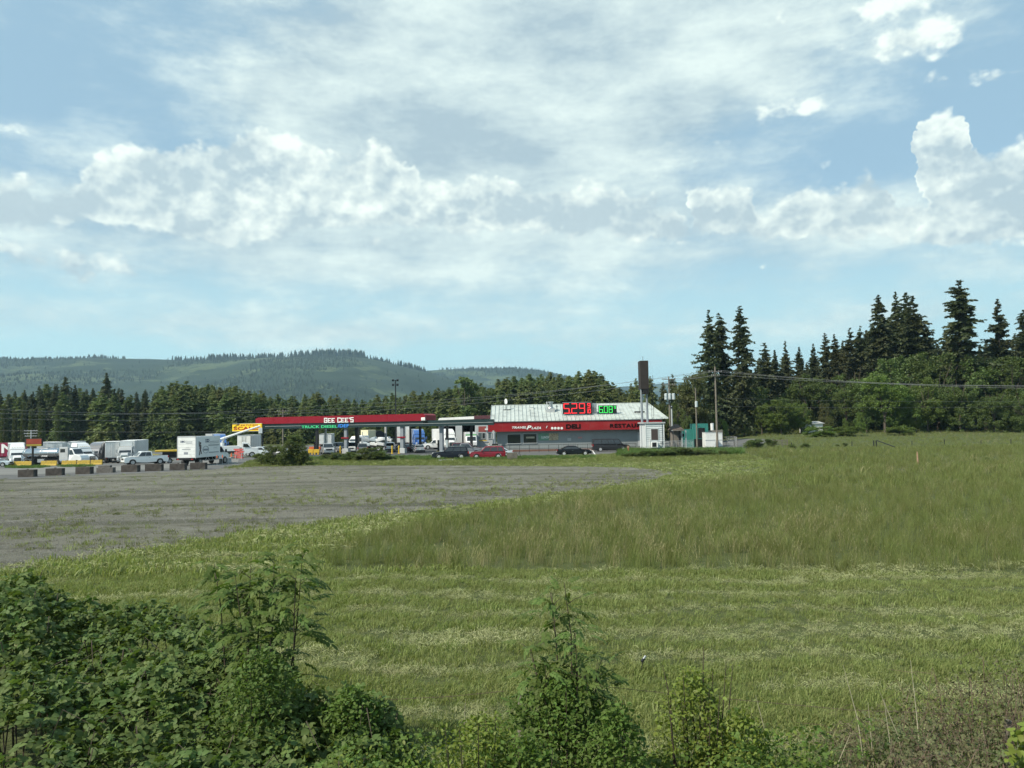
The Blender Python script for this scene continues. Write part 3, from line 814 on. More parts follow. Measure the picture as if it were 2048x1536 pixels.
ENV = [(1380, 800), (1490, 725), (1530, 712), (1600, 716), (1640, 694), (1700, 678), (1740, 650), (1780, 622), (1830, 625), (1862, 668), (1900, 640), (1960, 684), (2048, 660), (2150, 660)]
px = 1386
i = 0
while px < 2150:
    py = float(np.interp(px, [a_ for a_, b_ in ENV], [b_ for a_, b_ in ENV])) + rt.uniform(-4, 36)
    pr_, mm_ = ((SPRUCE[i % 4], M_FIR) if i % 3 else (BELT[i % 7], M_FIR3))
    special('fir_tree', pr_, mm_, px, py, 203 + (i * 7) % 13, 24 if i % 3 else 20, 'dark fir filling the gap low between the tall firs ' + ('behind the tallest utility pole' if px < 1500 else 'above the rounded bright maple' if px < 1640 else 'above the white field shed' if px < 1740 else 'below the tallest dark group' if px < 1880 else 'around the highest fir' if px < 1960 else 'near the right edge'), 'fir tree', rt.uniform(.85, 1.15) * (1.0 if i % 3 else .85), i * 2.1, 'lower firs between the tall ones')
    px += rt.uniform(7, 15); i += 1
MP = [(1612, 745, 182, .9, M_MAPLED, 'dark leafy tree rising behind the soft yellowish tree', 1), (1705, 722, 184, .9, M_MAPLED, 'dark round-topped leafy tree beneath the broad full-skirted fir', 3), (1510, 765, 184, .8, M_HAZEL, 'olive leafy tree between the ragged tall fir and the rounded bright maple', 2), (1780, 700, 180, .8, M_MAPLED, 'dark leafy tree high behind the tall bright maple', 2), (1560, 792, 170, 1.15, M_MAPLE, 'rounded bright green maple at the left end of the pasture edge', 0), (1522, 805, 174, .8, M_MAPLE, 'smaller maple leaning into the rounded bright one', 1), (1600, 800, 172, .85, M_MAPLE, 'low maple on the right flank of the rounded bright one', 2),
      (1765, 742, 168, .95, M_MAPLE, 'tall bright maple with its foot at the pasture, middle of the row', 1), (1797, 748, 170, .85, M_MAPLE, 'bright maple grown against the tall middle one', 3), (1870, 688, 176, .85, M_MAPLED, 'high dark green maple below the widest dark fir', 2),
      (1850, 745, 168, .7, M_MAPLE, 'yellow-green maple with a lit crown between darker ones', 0), (1915, 745, 166, .75, M_MAPLED, 'dark maple left of the long right-hand maple mass', 3), (1965, 705, 174, .9, M_MAPLED, 'large dark maple beneath the highest fir', 1), (2020, 698, 170, .9, M_MAPLED, 'large maple near the right edge below the airy fir', 2), (2075, 710, 168, .9, M_MAPLED, 'maple reaching in from beyond the right edge', 0),
      (1985, 770, 162, .8, M_MAPLED, 'lower maple in front of the two large dark ones', 3), (2045, 780, 160, .8, M_MAPLED, 'lower maple at the right edge over the pasture', 0), (1625, 762, 186, .7, M_WILLOW, 'soft yellowish tree between the two maple groups', 0), (1650, 800, 178, .55, M_WILLOW, 'small yellowish tree over the white shed roof', 2), (1720, 820, 168, .5, M_MAPLE, 'small maple at the pasture edge left of the tall bright one', 2), (1690, 835, 166, .42, M_MAPLE, 'smallest maple at the pasture edge', 1),
      (1690, 775, 180, .75, M_HAZEL, 'warm olive leafy tree filling the dip left of the tall bright maple', 1), (1730, 790, 172, .7, M_MAPLED, 'dark leafy tree wedged between the olive one and the tall bright maple', 0), (1575, 770, 184, .8, M_HAZEL, 'olive leafy tree above the rounded bright maple', 3), (1660, 830, 165, .6, M_HAZEL, 'olive low tree just right of the white shed roof', 0), (1432, 826, 160, .55, M_MAPLE, 'low maple behind the white dumpsters', 0), (1450, 838, 162, .4, M_MAPLE, 'lowest bush-like maple right of the tallest utility pole', 1), (1488, 812, 176, .5, M_MAPLED, 'dark low maple under the ragged fir', 3), (1830, 800, 166, .5, M_MAPLE, 'young maple in the gap right of the bright pair', 2),
      (1378, 738, 158, .72, M_WILLOW, 'tall pale willow-like tree behind the pole with a single transformer', 1), (1398, 775, 160, .5, M_WILLOW, 'pale lower tree beside the willow-like one', 3), (1350, 800, 156, .5, M_HAZEL, 'olive tree behind the brown kiosk roof', 0), (1322, 800, 160, .55, M_HAZEL, 'olive tree above the right end of the restaurant roof', 2), (1300, 790, 162, .5, M_HAZEL, 'olive tree behind the twin sign posts', 1), (1372, 812, 152, .42, M_HAZEL, 'olive bushy tree behind the teal container', 3)]
for (px, py, Y, w, m, lab, k) in MP:
    special('maple_tree' if m in (M_MAPLE, M_MAPLED) else 'leafy_tree', MAPLES[k], m, px, py, Y, 18, lab, 'maple tree' if m in (M_MAPLE, M_MAPLED) else 'tree', w, px)
# belt trees seen under the canopies
for i, px in enumerate((470, 500, 640, 660, 700, 745, 770, 845, 868)):
    special('leafy_tree', MAPLES[i % 4], M_HAZEL, px, (850, 840, 850, 856, 845, 850, 842, 846, 850)[i], 208 + i % 3 * 3, 18, 'low bushy tree behind the canopy, ' + ORD[i] + ' from the scales sign', 'tree', .75, i, 'low trees behind the canopy posts')

# ---------------------------------------------------------------- scrub between lots
def scrub(px, py_base, py_top, w, label, cat='bush', m=M_HAZEL, k=0, Y=None, name='bush', group=None, rz=0):
    g = G(px, py_base) if Y is None else GX(px, Y)
    h = W(px, py_top, g.y).z - g.z
    return tree(name, SCRUB[k % 3 if k != 3 or name != 'bush' else 3], m, g, h, 5, rz or px, label, cat, group, w)
BIGB = (broad_crown(5, 2.6, 555, 230, 80, .15, base=-.02, shape=.9, cl=.5), broad_trunk(5, 2.0, 555, .06))
SCRUB.append(BIGB)
scrub(586, 931, 866, 1.0, 'large rounded green bush in front of the truck diesel canopy', 'bush', M_HAZEL, 3)
scrub(545, 931, 888, 1.2, 'low spreading bush on the left side of the large rounded bush', 'bush', M_HAZEL, 1)
scrub(522, 930, 904, 1.7, 'lowest bush by the stacked red barricades', 'bush', M_HAZEL, 2)
scrub(606, 931, 900, 1.3, 'small bush tucked under the right side of the large rounded bush', 'bush', M_HAZEL, 2)
for i, (px, b, t_) in enumerate(((655, 920, 905), (675, 921, 904), (700, 921, 902), (722, 922, 902), (742, 922, 893), (760, 922, 899), (782, 921, 909), (805, 920, 911), (835, 919, 911), (690, 922, 910))):
    scrub(px, b, t_, 2.3, 'low bramble clump on the kerb strip, ' + ORD[(0, 1, 3, 4, 5, 6, 7, 8, 9, 2)[i]] + ' to the right of the large rounded bush', 'bramble clump', M_HAZEL, i, name='bramble_clump', group='bramble clumps along the kerb')
for i, (px, b, t_) in enumerate(((1275, 915, 900), (1292, 915, 899), (1310, 914, 899), (1330, 914, 895), (1350, 913, 893), (1372, 913, 894), (1395, 912, 896), (1420, 911, 898), (1445, 910, 900), (1255, 915, 903))):
    scrub(px, b, t_, 2.4, 'weed clump before the utility shed and kiosk, ' + ORD[(1, 2, 3, 4, 5, 6, 7, 8, 9, 0)[i]] + ' from the left end of the strip', 'weed clump', M_HAZEL, i, name='weed_clump', group='weed clumps before the utility shed')
for i, (px, b, t_, w, lab) in enumerate(((1512, 896, 872, 1.5, 'rounded bush in the old fence line at the pasture corner'), (1500, 898, 880, 1.6, 'second bush left of the rounded one in the pasture corner'), (1540, 893, 876, 1.8, 'grey-green bush by the broken rails in the pasture'),
                                         (1610, 896, 886, 2.4, 'flat bramble heap in the pasture right of the corner bushes'), (1584, 897, 888, 2.0, 'smaller bramble heap next to the flat one'), (1690, 893, 885, 1.6, 'small weed tuft by the third field post'), (1675, 893, 887, 1.4, 'smallest weed tuft left of the third field post'),
                                         (1975, 926, 914, 1.8, 'dark thistle patch in the tall grass right of the pale marker'), (1950, 925, 917, 1.8, 'low dark weeds left of the thistle patch'), (1800, 858, 848, 2.5, 'fresh green bramble fringe under the bright maple pair'), (1640, 862, 852, 3.2, 'pale green bramble mound beside the white shed roof'), (1700, 860, 851, 3.2, 'long bramble fringe at the foot of the pasture trees'))):
    scrub(px, b, t_, w, lab, 'bush', M_HAZEL if i < 9 else M_MAPLE, i, Y=(None if i < 9 else 158))

# ---------------------------------------------------------------- solid materials
M_WHITE = mat('white_paint', (.72, .73, .72), .45, var=.05, dirt=((.45, .43, .38), 1.2, .35))
M_WHITEV = mat('white_vehicle_paint', (.76, .77, .77), .25, var=.03, coat=.5)
M_RED = mat('red_fascia', (.27, .014, .017), .5, var=.10, vscale=.6, spec=.25, dirt=((.30, .06, .055), .7, .3))
M_RED2 = mat('canopy_red', (.22, .007, .018), .45, var=.06, vscale=.5, spec=.25)
M_GREYW = mat('grey_siding_paint', (.25, .275, .28), .7, var=.06, vscale=.4, dirt=((.17, .17, .16), .5, .3))
M_LGREY = mat('pale_grey_metal', (.42, .44, .45), .5, var=.08, dirt=((.28, .27, .25), 1.0, .4))
M_POST = mat('painted_steel_post', (.22, .245, .275), .5, var=.06)
M_DKGREEN = mat('dark_green_beam', (.012, .030, .032), .4, var=.1)
M_BLACK = mat('black_rubber', (.018, .018, .019), .7, var=.1)
M_BLACKP = mat('black_vehicle_paint', (.006, .007, .009), .30, var=0, spec=.2, coat=.15)
M_NAVY = mat('dark_navy_vehicle_paint', (.009, .011, .019), .30, var=0, spec=.25, coat=.15)
M_CHAR = mat('charcoal_vehicle_paint', (.018, .019, .022), .4, var=0, spec=.25, coat=.1)
M_REDV = mat('red_vehicle_paint', (.19, .008, .020), .25, var=0, coat=.3)
M_DREDV = mat('maroon_vehicle_paint', (.075, .010, .014), .2, var=0, coat=.8)
M_SILV = mat('silver_vehicle_paint', (.42, .44, .46), .28, metal=.4, var=0, coat=.6)
M_GREYV = mat('grey_vehicle_paint', (.20, .205, .22), .28, metal=.3, var=0, coat=.6)
M_BLUEV = mat('blue_cab_paint', (.050, .130, .36), .25, var=0, coat=.6)
M_PALEV = mat('pale_blue_vehicle_paint', (.50, .57, .62), .25, var=0, coat=.6)
M_YEL = mat('yellow_paint', (.62, .40, .03), .5, var=.1, dirt=((.35, .25, .08), 3, .4))
M_YELC = mat('yellow_concrete', (.50, .34, .055), .85, var=.15, vscale=3, dirt=((.28, .20, .08), 2, .6))
M_YELS = mat('yellow_sign_face', (.82, .56, .02), .4, var=.03)
M_ORANGE = mat('orange_plastic', (.70, .16, .05), .5, var=.08)
M_PEACH = mat('faded_orange_plastic', (.30, .19, .12), .7, var=.15)
M_PINKRED = mat('faded_red_board', (.52, .10, .09), .6, var=.2, vscale=4)
M_GLASS = mat('vehicle_glass', (.018, .022, .025), .06, var=0, spec=.9)
M_WGLASS = mat('window_glass', (.020, .024, .026), .05, var=0, spec=.8)
M_PALEGL = mat('bright_glass', (.10, .13, .14), .05, var=0, spec=1.0)
M_CHROME = mat('polished_steel', (.55, .56, .57), .16, metal=1, var=.04)
M_BRIGHT = mat('bright_wheel', (.55, .56, .57), .3, metal=.3, var=0)
M_ALU = mat('dull_aluminium', (.45, .46, .47), .42, metal=.8, var=.08)
M_HEAD = mat('headlight_lens', (.75, .76, .76), .1, var=0, spec=1.0)
M_TAIL = mat('taillight_lens', (.35, .015, .015), .2, var=0)
M_PLATE = mat('licence_plate', (.65, .68, .70), .4, var=0)
M_RIM = mat('wheel_alloy', (.42, .43, .44), .45, metal=.15, var=0)
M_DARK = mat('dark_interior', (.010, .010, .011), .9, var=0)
M_BROWN = mat('dark_brown_sign', (.028, .022, .020), .8, var=.25, vscale=1.2)
M_SHINGLE = mat('brown_shingles', (.085, .062, .050), .9, var=.3, vscale=5, bump=.5)
M_TAN = mat('tan_wall', (.17, .155, .135), .8, var=.1)
M_TEAL = mat('teal_container', (.035, .20, .17), .5, var=.12, dirt=((.02, .10, .09), 1.5, .4))
M_WOODP = mat('weathered_pole_wood', (.165, .145, .120), .9, var=.25, vscale=4, bump=.4)
M_BLOCK = mat('stained_concrete', (.060, .052, .047), .95, var=.4, vscale=2.5, bump=.6, dirt=((.13, .125, .11), 1.8, .5))
M_BLOCKL = mat('grey_concrete', (.14, .13, .12), .95, var=.3, vscale=2.5, bump=.6, dirt=((.06, .055, .05), 1.8, .6))
M_WIRE = mat('cable', (.13, .14, .15), .6, var=0)
M_TRANS = mat('transformer_grey', (.45, .50, .52), .4, var=.05)
M_ROOFM = mat('weathered_white_metal_roof', (.42, .46, .44), .5, var=.12, vscale=.9, spec=.3, dirt=((.20, .215, .21), .55, .6))
M_SIDING = mat('white_board_siding', (.56, .60, .61), .55, var=.05, dirt=((.40, .41, .40), 1.2, .4))
M_LETW = mat('white_lettering', (.80, .80, .78), .4, var=0)
M_LETG = mat('green_lit_lettering', (.05, .40, .16), .4, var=0, emit=(.06, .85, .32), estr=.30)
M_LETB = mat('blue_lit_lettering', (.03, .16, .5), .4, var=0, emit=(.05, .35, 1.0), estr=.32)
M_LETK = mat('black_lettering', (.005, .004, .004), .8, var=0, spec=.1)
M_LETR = mat('dark_red_lettering', (.30, .02, .01), .5, var=0)
M_LEDR = mat('red_led', (.3, .01, .01), .4, var=0, emit=(1.0, .035, .045), estr=1.25)
M_LEDG = mat('green_led', (.02, .3, .05), .4, var=0, emit=(.07, 1.0, .16), estr=.85)
M_NAVYL = mat('navy_print', (.03, .05, .12), .5, var=0)
M_GREYL = mat('grey_print', (.25, .27, .30), .5, var=0)

def seg_poly(b, pts, y0, y1):
    b.prism(pts, y0, y1)

# ---------------------------------------------------------------- vehicles
def wheel(parent, x, y, r, w, rimf=.62, m_rim=None, name='wheel'):
    b = MB(); b.cyl((x, y - w / 2, r), (x, y + w / 2, r), r, n=20)
    o = b.build(name, M_BLACK, parent, bevel=.02)
    sg = 1 if y > 0 else -1
    c = MB(); c.cyl((x, y + sg * (w / 2 - .03), r), (x, y + sg * (w / 2 + .008), r), r * rimf, n=16)
    for k in range(5):
        a = k * 6.283 / 5; c.cbox((x + math.cos(a) * r * rimf * .5, y + sg * (w / 2 + .012), r + math.sin(a) * r * rimf * .5), (r * rimf * .95, .016, r * .14), ry=-a)
    c.build('rim', m_rim or M_RIM, o)
CARS = {  # H, belt, hood, cowl, windshield top, roof rear, rear glass foot, deck height (fractions of L for x)
    'suv': (1.78, 1.10, 1.08, .205, .075, -.435, -.480, 1.10),
    'sedan': (1.46, .96, .90, .215, .055, -.215, -.385, 1.02),
    'van': (2.08, 1.25, 1.12, .300, .205, -.482, -.495, 1.25),
    'pickup': (1.95, 1.25, 1.22, .225, .115, -.115, -.130, 1.28),
}
def car(label, cat, loc, yaw, kind, L_, Wd, m, group=None, name=None, rims=None, r=None, hscale=1.0, racks=False, doors=2):
    H, belt, hood, cw, wt_, rr, rg_, deck = CARS[kind]
    H *= hscale; belt *= hscale; hood *= hscale; deck *= hscale
    r = r or {'suv': .38, 'sedan': .34, 'van': .37, 'pickup': .41}[kind]
    t = thing(name or 'parked_' + ('pickup' if kind == 'pickup' else kind if kind in ('van', 'suv') else 'car'), loc, yaw, label, cat, group)
    h = L_ / 2; zb = r * .78
    xf, xr = L_ * .315, -L_ * .295
    def arch(xc):
        R_ = r * 1.17
        return [(xc + R_ * math.cos(a), max(zb, r + R_ * math.sin(a))) for a in [math.pi * k / 8 for k in range(9)]]
    low = [(-h + .10, zb + .10), (-h + .02, belt * .55), (-h + .03, deck * .90), (-h + .12, deck)]
    if kind == 'pickup':
        low += [(rg_ * L_, deck), (rg_ * L_, belt)]
    else: low += [(rg_ * L_ + .02, belt + .005)]
    low += [(cw * L_, belt), (cw * L_ + .08, hood + .04), (h - .35, hood - .06), (h - .10, hood - .16), (h - .01, hood * .72), (h - .02, zb + .16), (h - .16, zb)]
    low += arch(xf) + [(0, zb)] + arch(xr) + [(-h + .14, zb)]
    # tumblehome: narrower at sill and shoulder
    b = MB(); b.prism(low, -Wd / 2, Wd / 2, lambda x, z: .03 + .05 * abs(x / h) ** 5 * 2 + max(0, (z - belt * .8)) * .16)
    body = b.build('body', m, t, bevel=.03)
    if kind == 'pickup':
        MB().box(-h + .20, rg_ * L_ - .08, -Wd / 2 + .18, Wd / 2 - .18, deck - .02, deck + .012).build('bed_liner', M_DARK, t)
        MB().box(-h + .0, -h + .04, -Wd / 2 + .14, Wd / 2 - .14, belt * .62, deck - .06).build('tailgate', m, t)
    ins = lambda z: .075 + (z - belt) * .30
    gh = [(rg_ * L_, belt - .03), (rr * L_, H - .05), (rr * L_ + .25, H), (wt_ * L_ - .25, H), (wt_ * L_, H - .04), (cw * L_, belt - .03)]
    g = MB(); g.prism(gh, -Wd / 2, Wd / 2, lambda x, z: ins(z)); g.build('cabin', m, t, bevel=.04)
    # side windows: split by pillars
    zt = H - .13; zbm = belt + .02
    def xat(z, side):
        (x0, z0), (x1, z1) = (gh[0], gh[1]) if side < 0 else (gh[5], gh[4])
        return x0 + (x1 - x0) * (z - z0) / (z1 - z0)
    xs0, xs1 = xat(zbm, -1) + .14, xat(zbm, 1) - .16
    ts0, ts1 = xat(zt, -1) + .16, xat(zt, 1) - .10
    nw_ = {'suv': 3, 'sedan': 2, 'van': 4, 'pickup': 2}[kind]
    for sg in (-1, 1):
        for k in range(nw_):
            a0, a1 = k / nw_ , (k + 1) / nw_
            if kind == 'suv': cuts = (0, .27, .64, 1)
            elif kind == 'van': cuts = (0, .30, .55, .78, 1)
            else: cuts = (0, .48, 1)
            a0, a1 = cuts[k] + .012, cuts[k + 1] - .012
            q = [(xs0 + (xs1 - xs0) * a0, zbm), (xs0 + (xs1 - xs0) * a1, zbm), (ts0 + (ts1 - ts0) * a1, zt), (ts0 + (ts1 - ts0) * a0, zt)]
            w = MB(); w.add([(x, sg * (Wd / 2 - ins(z) + .012), z) for x, z in q] + [(x, sg * (Wd / 2 - ins(z) - .03), z) for x, z in q],
                            [(0, 1, 2, 3), (7, 6, 5, 4), (0, 4, 5, 1), (1, 5, 6, 2), (2, 6, 7, 3), (3, 7, 4, 0)])
            w.build('side_window', M_GLASS, t)
    def slab(nm, xa, za, xb, zb_, mm, off, marg=.07):
        n = Vector((zb_ - za, 0, -(xb - xa))).normalized() * off
        y0, y1 = Wd / 2 - ins(za) - marg, Wd / 2 - ins(zb_) - marg
        MB().add([(xa + n.x, -y0, za + n.z), (xa + n.x, y0, za + n.z), (xb + n.x, y1, zb_ + n.z), (xb + n.x, -y1, zb_ + n.z)], [(0, 1, 2, 3)]).build(nm, mm, t)
    slab('windshield', cw * L_ - .04, belt + .02, wt_ * L_ + .03, H - .10, M_GLASS, .018)
    rz0 = belt + .04
    slab('rear_window', xat(rz0, -1), rz0, xat(H - .14, -1), H - .14, M_GLASS, -.018)
    for x in (xf, xr):
        for sg in (-1, 1): wheel(t, x, sg * (Wd / 2 - .13), r, .24, m_rim=rims)
    for sg in (-1, 1):
        MB().cbox((h - .10, sg * (Wd / 2 - .30), hood * .80), (.18, .34, .17)).build('headlight', M_HEAD, t, bevel=.02)
        MB().cbox((-h + .08, sg * (Wd / 2 - .17), deck * .84), (.14, .16, .30 if kind != 'sedan' else .16)).build('taillight', M_TAIL, t, bevel=.02)
        MB().cbox((cw * L_ - .18, sg * (Wd / 2 + .06), belt + .08), (.12, .20, .16)).build('door_mirror', m if kind != 'van' else M_BLACK, t, bevel=.02)
    MB().cbox((h - .03, 0, hood * .74), (.10, Wd * .52, .26)).build('grille', M_BLACK, t, bevel=.02)
    MB().cbox((h - .04, 0, zb + .12), (.16, Wd * .86, .18)).build('front_bumper', M_CHROME if kind == 'pickup' else M_CHAR, t, bevel=.03)
    MB().cbox((-h + .05, 0, zb + .16), (.16, Wd * .88, .18)).build('rear_bumper', M_CHROME if kind == 'pickup' else M_CHAR, t, bevel=.03)
    MB().cbox((-h - .01, 0, belt * .70), (.03, .32, .16)).build('licence_plate', M_PLATE, t)
    for sg in (-1, 1):
        d = MB()
        for xx in ((0.0,) if kind == 'sedan' else (-.02 * L_, .17 * L_) if kind == 'van' else (-.01 * L_,)):
            d.cbox((xx - .25, sg * (Wd / 2 - .012), belt * .84), (.20, .03, .035))
        d.build('door_handle', M_CHROME, t)
    if racks:
        for sg in (-1, 1): MB().cbox((L_ * -.17, sg * (Wd / 2 - .36), H + .05), (L_ * .42, .04, .04)).build('roof_rail', M_CHROME, t)
    MB().box(-h + .4, h - .4, -Wd / 2 + .25, Wd / 2 - .25, r * .55, zb + .05).build('underbody', M_DARK, t)
    return t

def tractor(t, m, tall=True, m_grille=None, stack=True, sleeper=True, dark=False):
    """conventional cab of a lorry, nose at +x, drive axle near x = -3"""
    hd = MB(); hd.prism([(1.35, .75), (1.35, 1.95), (2.1, 1.85), (2.75, 1.62), (2.95, 1.30), (2.98, .75)], -.95, .95, lambda x, z: .10 + max(0, z - 1.2) * .35 + max(0, x - 1.6) * .12)
    hd.build('hood', m, t, bevel=.06)
    MB().prism([(-.1, .95), (-.1, 2.95), (.75, 2.90), (1.45, 1.92), (1.45, .75), (.3, .65)], -1.17, 1.17, lambda x, z: max(0, z - 1.7) * .10).build('cab', m, t, bevel=.05)
    MB().prism([(1.455, 1.96), (.80, 2.78), (.76, 2.76), (1.40, 1.93)], -1.0, 1.0, lambda x, z: max(0, z - 1.9) * .12).build('windshield', M_GLASS, t)
    for sg in (-1, 1):
        MB().add([(x, sg * (1.185 - max(0, z - 1.7) * .10), z) for x, z in ((.1, 1.85), (1.2, 1.85), (.78, 2.62), (.1, 2.62))] + [(x, sg * (1.12 - max(0, z - 1.7) * .10), z) for x, z in ((.1, 1.85), (1.2, 1.85), (.78, 2.62), (.1, 2.62))],
                 [(0, 1, 2, 3), (0, 4, 5, 1), (1, 5, 6, 2), (2, 6, 7, 3), (3, 7, 4, 0)]).build('side_window', M_GLASS, t)
        MB().cbox((2.62, sg * .86, 1.18), (.30, .34, .28), rz=-sg * .25).build('headlight', M_HEAD, t, bevel=.04)
        MB().prism([(1.45, .62), (1.55, 1.12), (1.9, 1.36), (2.4, 1.34), (2.75, 1.05), (2.85, .62), (2.7, .62), (2.45, .98), (2.15, 1.1), (1.85, .98), (1.65, .62)], sg * 1.02 - .17, sg * 1.02 + .17).build('fender', m, t, bevel=.03)
        MB().cbox((.95, sg * 1.42, 2.20), (.10, .22, .62)).cyl((.95, sg * 1.15, 2.4), (.95, sg * 1.42, 2.4), .02).cyl((.95, sg * 1.15, 2.0), (.95, sg * 1.42, 2.0), .02).build('side_mirror', M_BLACK if dark else m, t, bevel=.02)
        MB().cyl((-1.5, sg * .95, .78), (.2, sg * .95, .78), .32, n=14).build('fuel_tank', M_CHROME, t)
        if stack: MB().cyl((-.28, sg * 1.08, .9), (-.28, sg * 1.08, 3.75), .075, n=8).build('exhaust_stack', M_CHROME, t)
        wheel(t, 2.15, sg * 1.02, .5, .28, m_rim=M_ALU)
        for x in (-2.55, -3.85): wheel(t, x, sg * .95, .5, .5, m_rim=M_ALU)
    MB().box(2.92, 3.05, -.52, .52, .72, 1.52).build('grille', m_grille or M_CHAR, t, bevel=.04)
    gb = MB()
    for k in range(6): gb.box(3.05, 3.07, -.46, .46, .80 + k * .12, .84 + k * .12)
    gb.build('grille_bar', M_CHROME, t)
    MB().box(2.80, 3.12, -1.12, 1.12, .38, .70).build('bumper', M_CHROME if not dark else M_CHAR, t, bevel=.05)
    if sleeper: MB().box(-1.85, -.1, -1.19, 1.19, .95, 3.05).build('sleeper', m, t, bevel=.06)
    if tall:
        MB().prism([(-1.85, 3.05), (-1.85, 4.0), (-.9, 4.02), (-.1, 3.80), (.50, 3.25), (.72, 2.96)], -1.17, 1.17, lambda x, z: max(0, z - 3.2) * .18).build('roof_fairing', m, t, bevel=.06)
    lt = MB()
    for k in range(5): lt.cbox((.52, -.8 + .4 * k, 3.0 if not tall else 3.32), (.08, .12, .05))
    lt.build('marker_light', M_YEL, t)
    MB().box(-4.4, 1.6, -.42, .42, .55, .92).build('frame_rail', M_DARK, t)

def box_trailer(t, m, L_=14.0, x1=-1.9, z0=1.15, z1=4.05, rear_doors=True, parent_name='trailer'):
    x0 = x1 - L_
    o = MB().box(x0, x1, -1.28, 1.28, z0, z1).build(parent_name, m, t, bevel=.03)
    rb = MB()
    for k in range(int(L_ / 1.2)):
        x = x0 + .6 + k * 1.2
        for sg in (-1, 1): rb.box(x - .03, x + .03, sg * 1.295 - .012, sg * 1.295 + .012, z0 + .1, z1 - .1)
    rb.build('side_post', M_ALU, o)
    MB().box(x0 - .03, x0 + .06, -1.30, 1.30, z1 - .14, z1 + .02).box(x0 - .03, x0 + .06, -1.30, 1.30, z0 - .05, z0 + .12).box(x0 - .035, x0 - .01, -.02, .02, z0 + .12, z1 - .14).build('rear_frame', M_ALU, o)
    for sg in (-1, 1):
        MB().cyl((x0 - .05, sg * .35, z0 + .2), (x0 - .05, sg * .35, z1 - .2), .025, n=6).build('lock_rod', M_CHROME, o)
        MB().cbox((x0 - .04, sg * 1.05, z0 - .02), (.04, .3, .10)).build('taillight', M_TAIL, o)
        for x in (x0 + 1.3, x0 + 2.6): wheel(o, x, sg * .95, .5, .5, m_rim=M_ALU)
        MB().box(x1 - 3.0, x1 - 2.85, sg * .8 - .08, sg * .8 + .08, .12, z0).build('landing_leg', M_ALU, o)
    MB().box(x0 + .3, x1 - 4, -.5, .5, z0 - .25, z0 - .002).build('chassis', M_DARK, o)
    return o
def face_cam(p, off=0.0): return math.atan2(-p.y, -p.x) + off
def away(p, off=0.0): return math.atan2(p.y, p.x) + off

# parked before the restaurant
p = GX(901, 106); car('dark navy SUV with chrome wheels, leftmost of the cars parked before the restaurant', 'suv', p, R(183), 'suv', 5.15, 2.0, M_NAVY, rims=M_BRIGHT, racks=True)
p = GX(975, 104.5); car('bright red SUV parked beside the dark navy one', 'suv', p, R(182), 'suv', 4.95, 1.98, M_REDV, rims=M_BRIGHT, racks=True)
p = GX(993, 109.5); car('pale blue sedan mostly hidden behind the bright red SUV', 'car', p, R(182), 'sedan', 4.8, 1.85, M_PALEV)
p = GX(914, 110.5); car('silver car between the dark navy SUV and the grey pickup', 'car', p, R(3), 'sedan', 4.9, 1.85, M_SILV, hscale=1.06)
p = GX(929, 116.5); car('grey crew-cab pickup parked behind the silver car', 'pickup', p, R(2), 'pickup', 5.7, 2.0, M_GREYV)
p = GX(934, 122); car('dark maroon SUV parked farthest back beside the restaurant corner', 'suv', p, R(1), 'suv', 5.3, 2.0, M_DREDV, hscale=1.08)
p = GX(1147, 111); car('long black sedan with bright wheels parked under the DELI lettering', 'car', p, R(1), 'sedan', 5.1, 1.9, M_BLACKP, rims=M_BRIGHT)
p = GX(1221, 125); car('charcoal passenger van parked against the restaurant wall', 'van', p, R(1), 'van', 6.2, 2.0, M_CHAR)
# fuel lanes
p = GX(655, 134); car('silver pickup facing out between the left canopy posts', 'pickup', p, face_cam(p, .1), 'pickup', 5.8, 2.05, M_SILV)
p = GX(677, 141); car('grey pickup standing half behind the yellow bollards', 'pickup', p, face_cam(p, .3), 'pickup', 5.6, 2.0, M_GREYV)
p = GX(723, 138); car('dark SUV with a pale tailgate seen from behind under the canopy', 'suv', p, away(p, .08), 'suv', 4.9, 2.0, M_GREYV)
p = GX(703, 140); car('white pickup nose-out beside the dark SUV under the canopy', 'pickup', p, face_cam(p, -.05), 'pickup', 5.5, 1.95, M_WHITEV)
p = GX(781, 142); car('small white SUV seen from behind left of the right-hand canopy posts', 'suv', p, away(p, -.05), 'suv', 4.5, 1.85, M_WHITEV)
p = GX(837, 134); car('silver sedan with red tail lamps seen from behind below the blue lorry', 'car', p, away(p, .12), 'sedan', 4.7, 1.9, M_SILV)
p = GX(812, 139); car('dark red car half hidden behind the right-hand canopy posts', 'car', p, away(p, .5), 'sedan', 4.5, 1.8, M_DREDV)
p = GX(872, 152); car('pale pickup beyond the blue lorry left of the garage', 'pickup', p, R(190), 'pickup', 5.4, 1.9, M_WHITEV)
# left lot
p = G(290, 929); car('white crew-cab pickup driving across the left lot', 'pickup', p, R(222), 'pickup', 6.1, 2.05, M_WHITEV, name='pickup_truck')
p = GX(440, 137); car('silver SUV facing out in front of the left blue lorry', 'suv', p, face_cam(p, -.2), 'suv', 4.8, 1.95, M_SILV)
p = GX(516, 132); car('pale green-white car behind the yellow bollard next to the bucket lorry', 'car', p, R(175), 'sedan', 4.6, 1.85, M_PALEV, hscale=1.1)
p = GX(553, 136); car('white car almost hidden by the large rounded bush', 'car', p, R(170), 'sedan', 4.6, 1.85, M_WHITEV)
p = GX(-8, 121); car('pale blue-white car cut off by the left edge of the picture', 'car', p, R(8), 'sedan', 4.7, 1.85, M_PALEV)

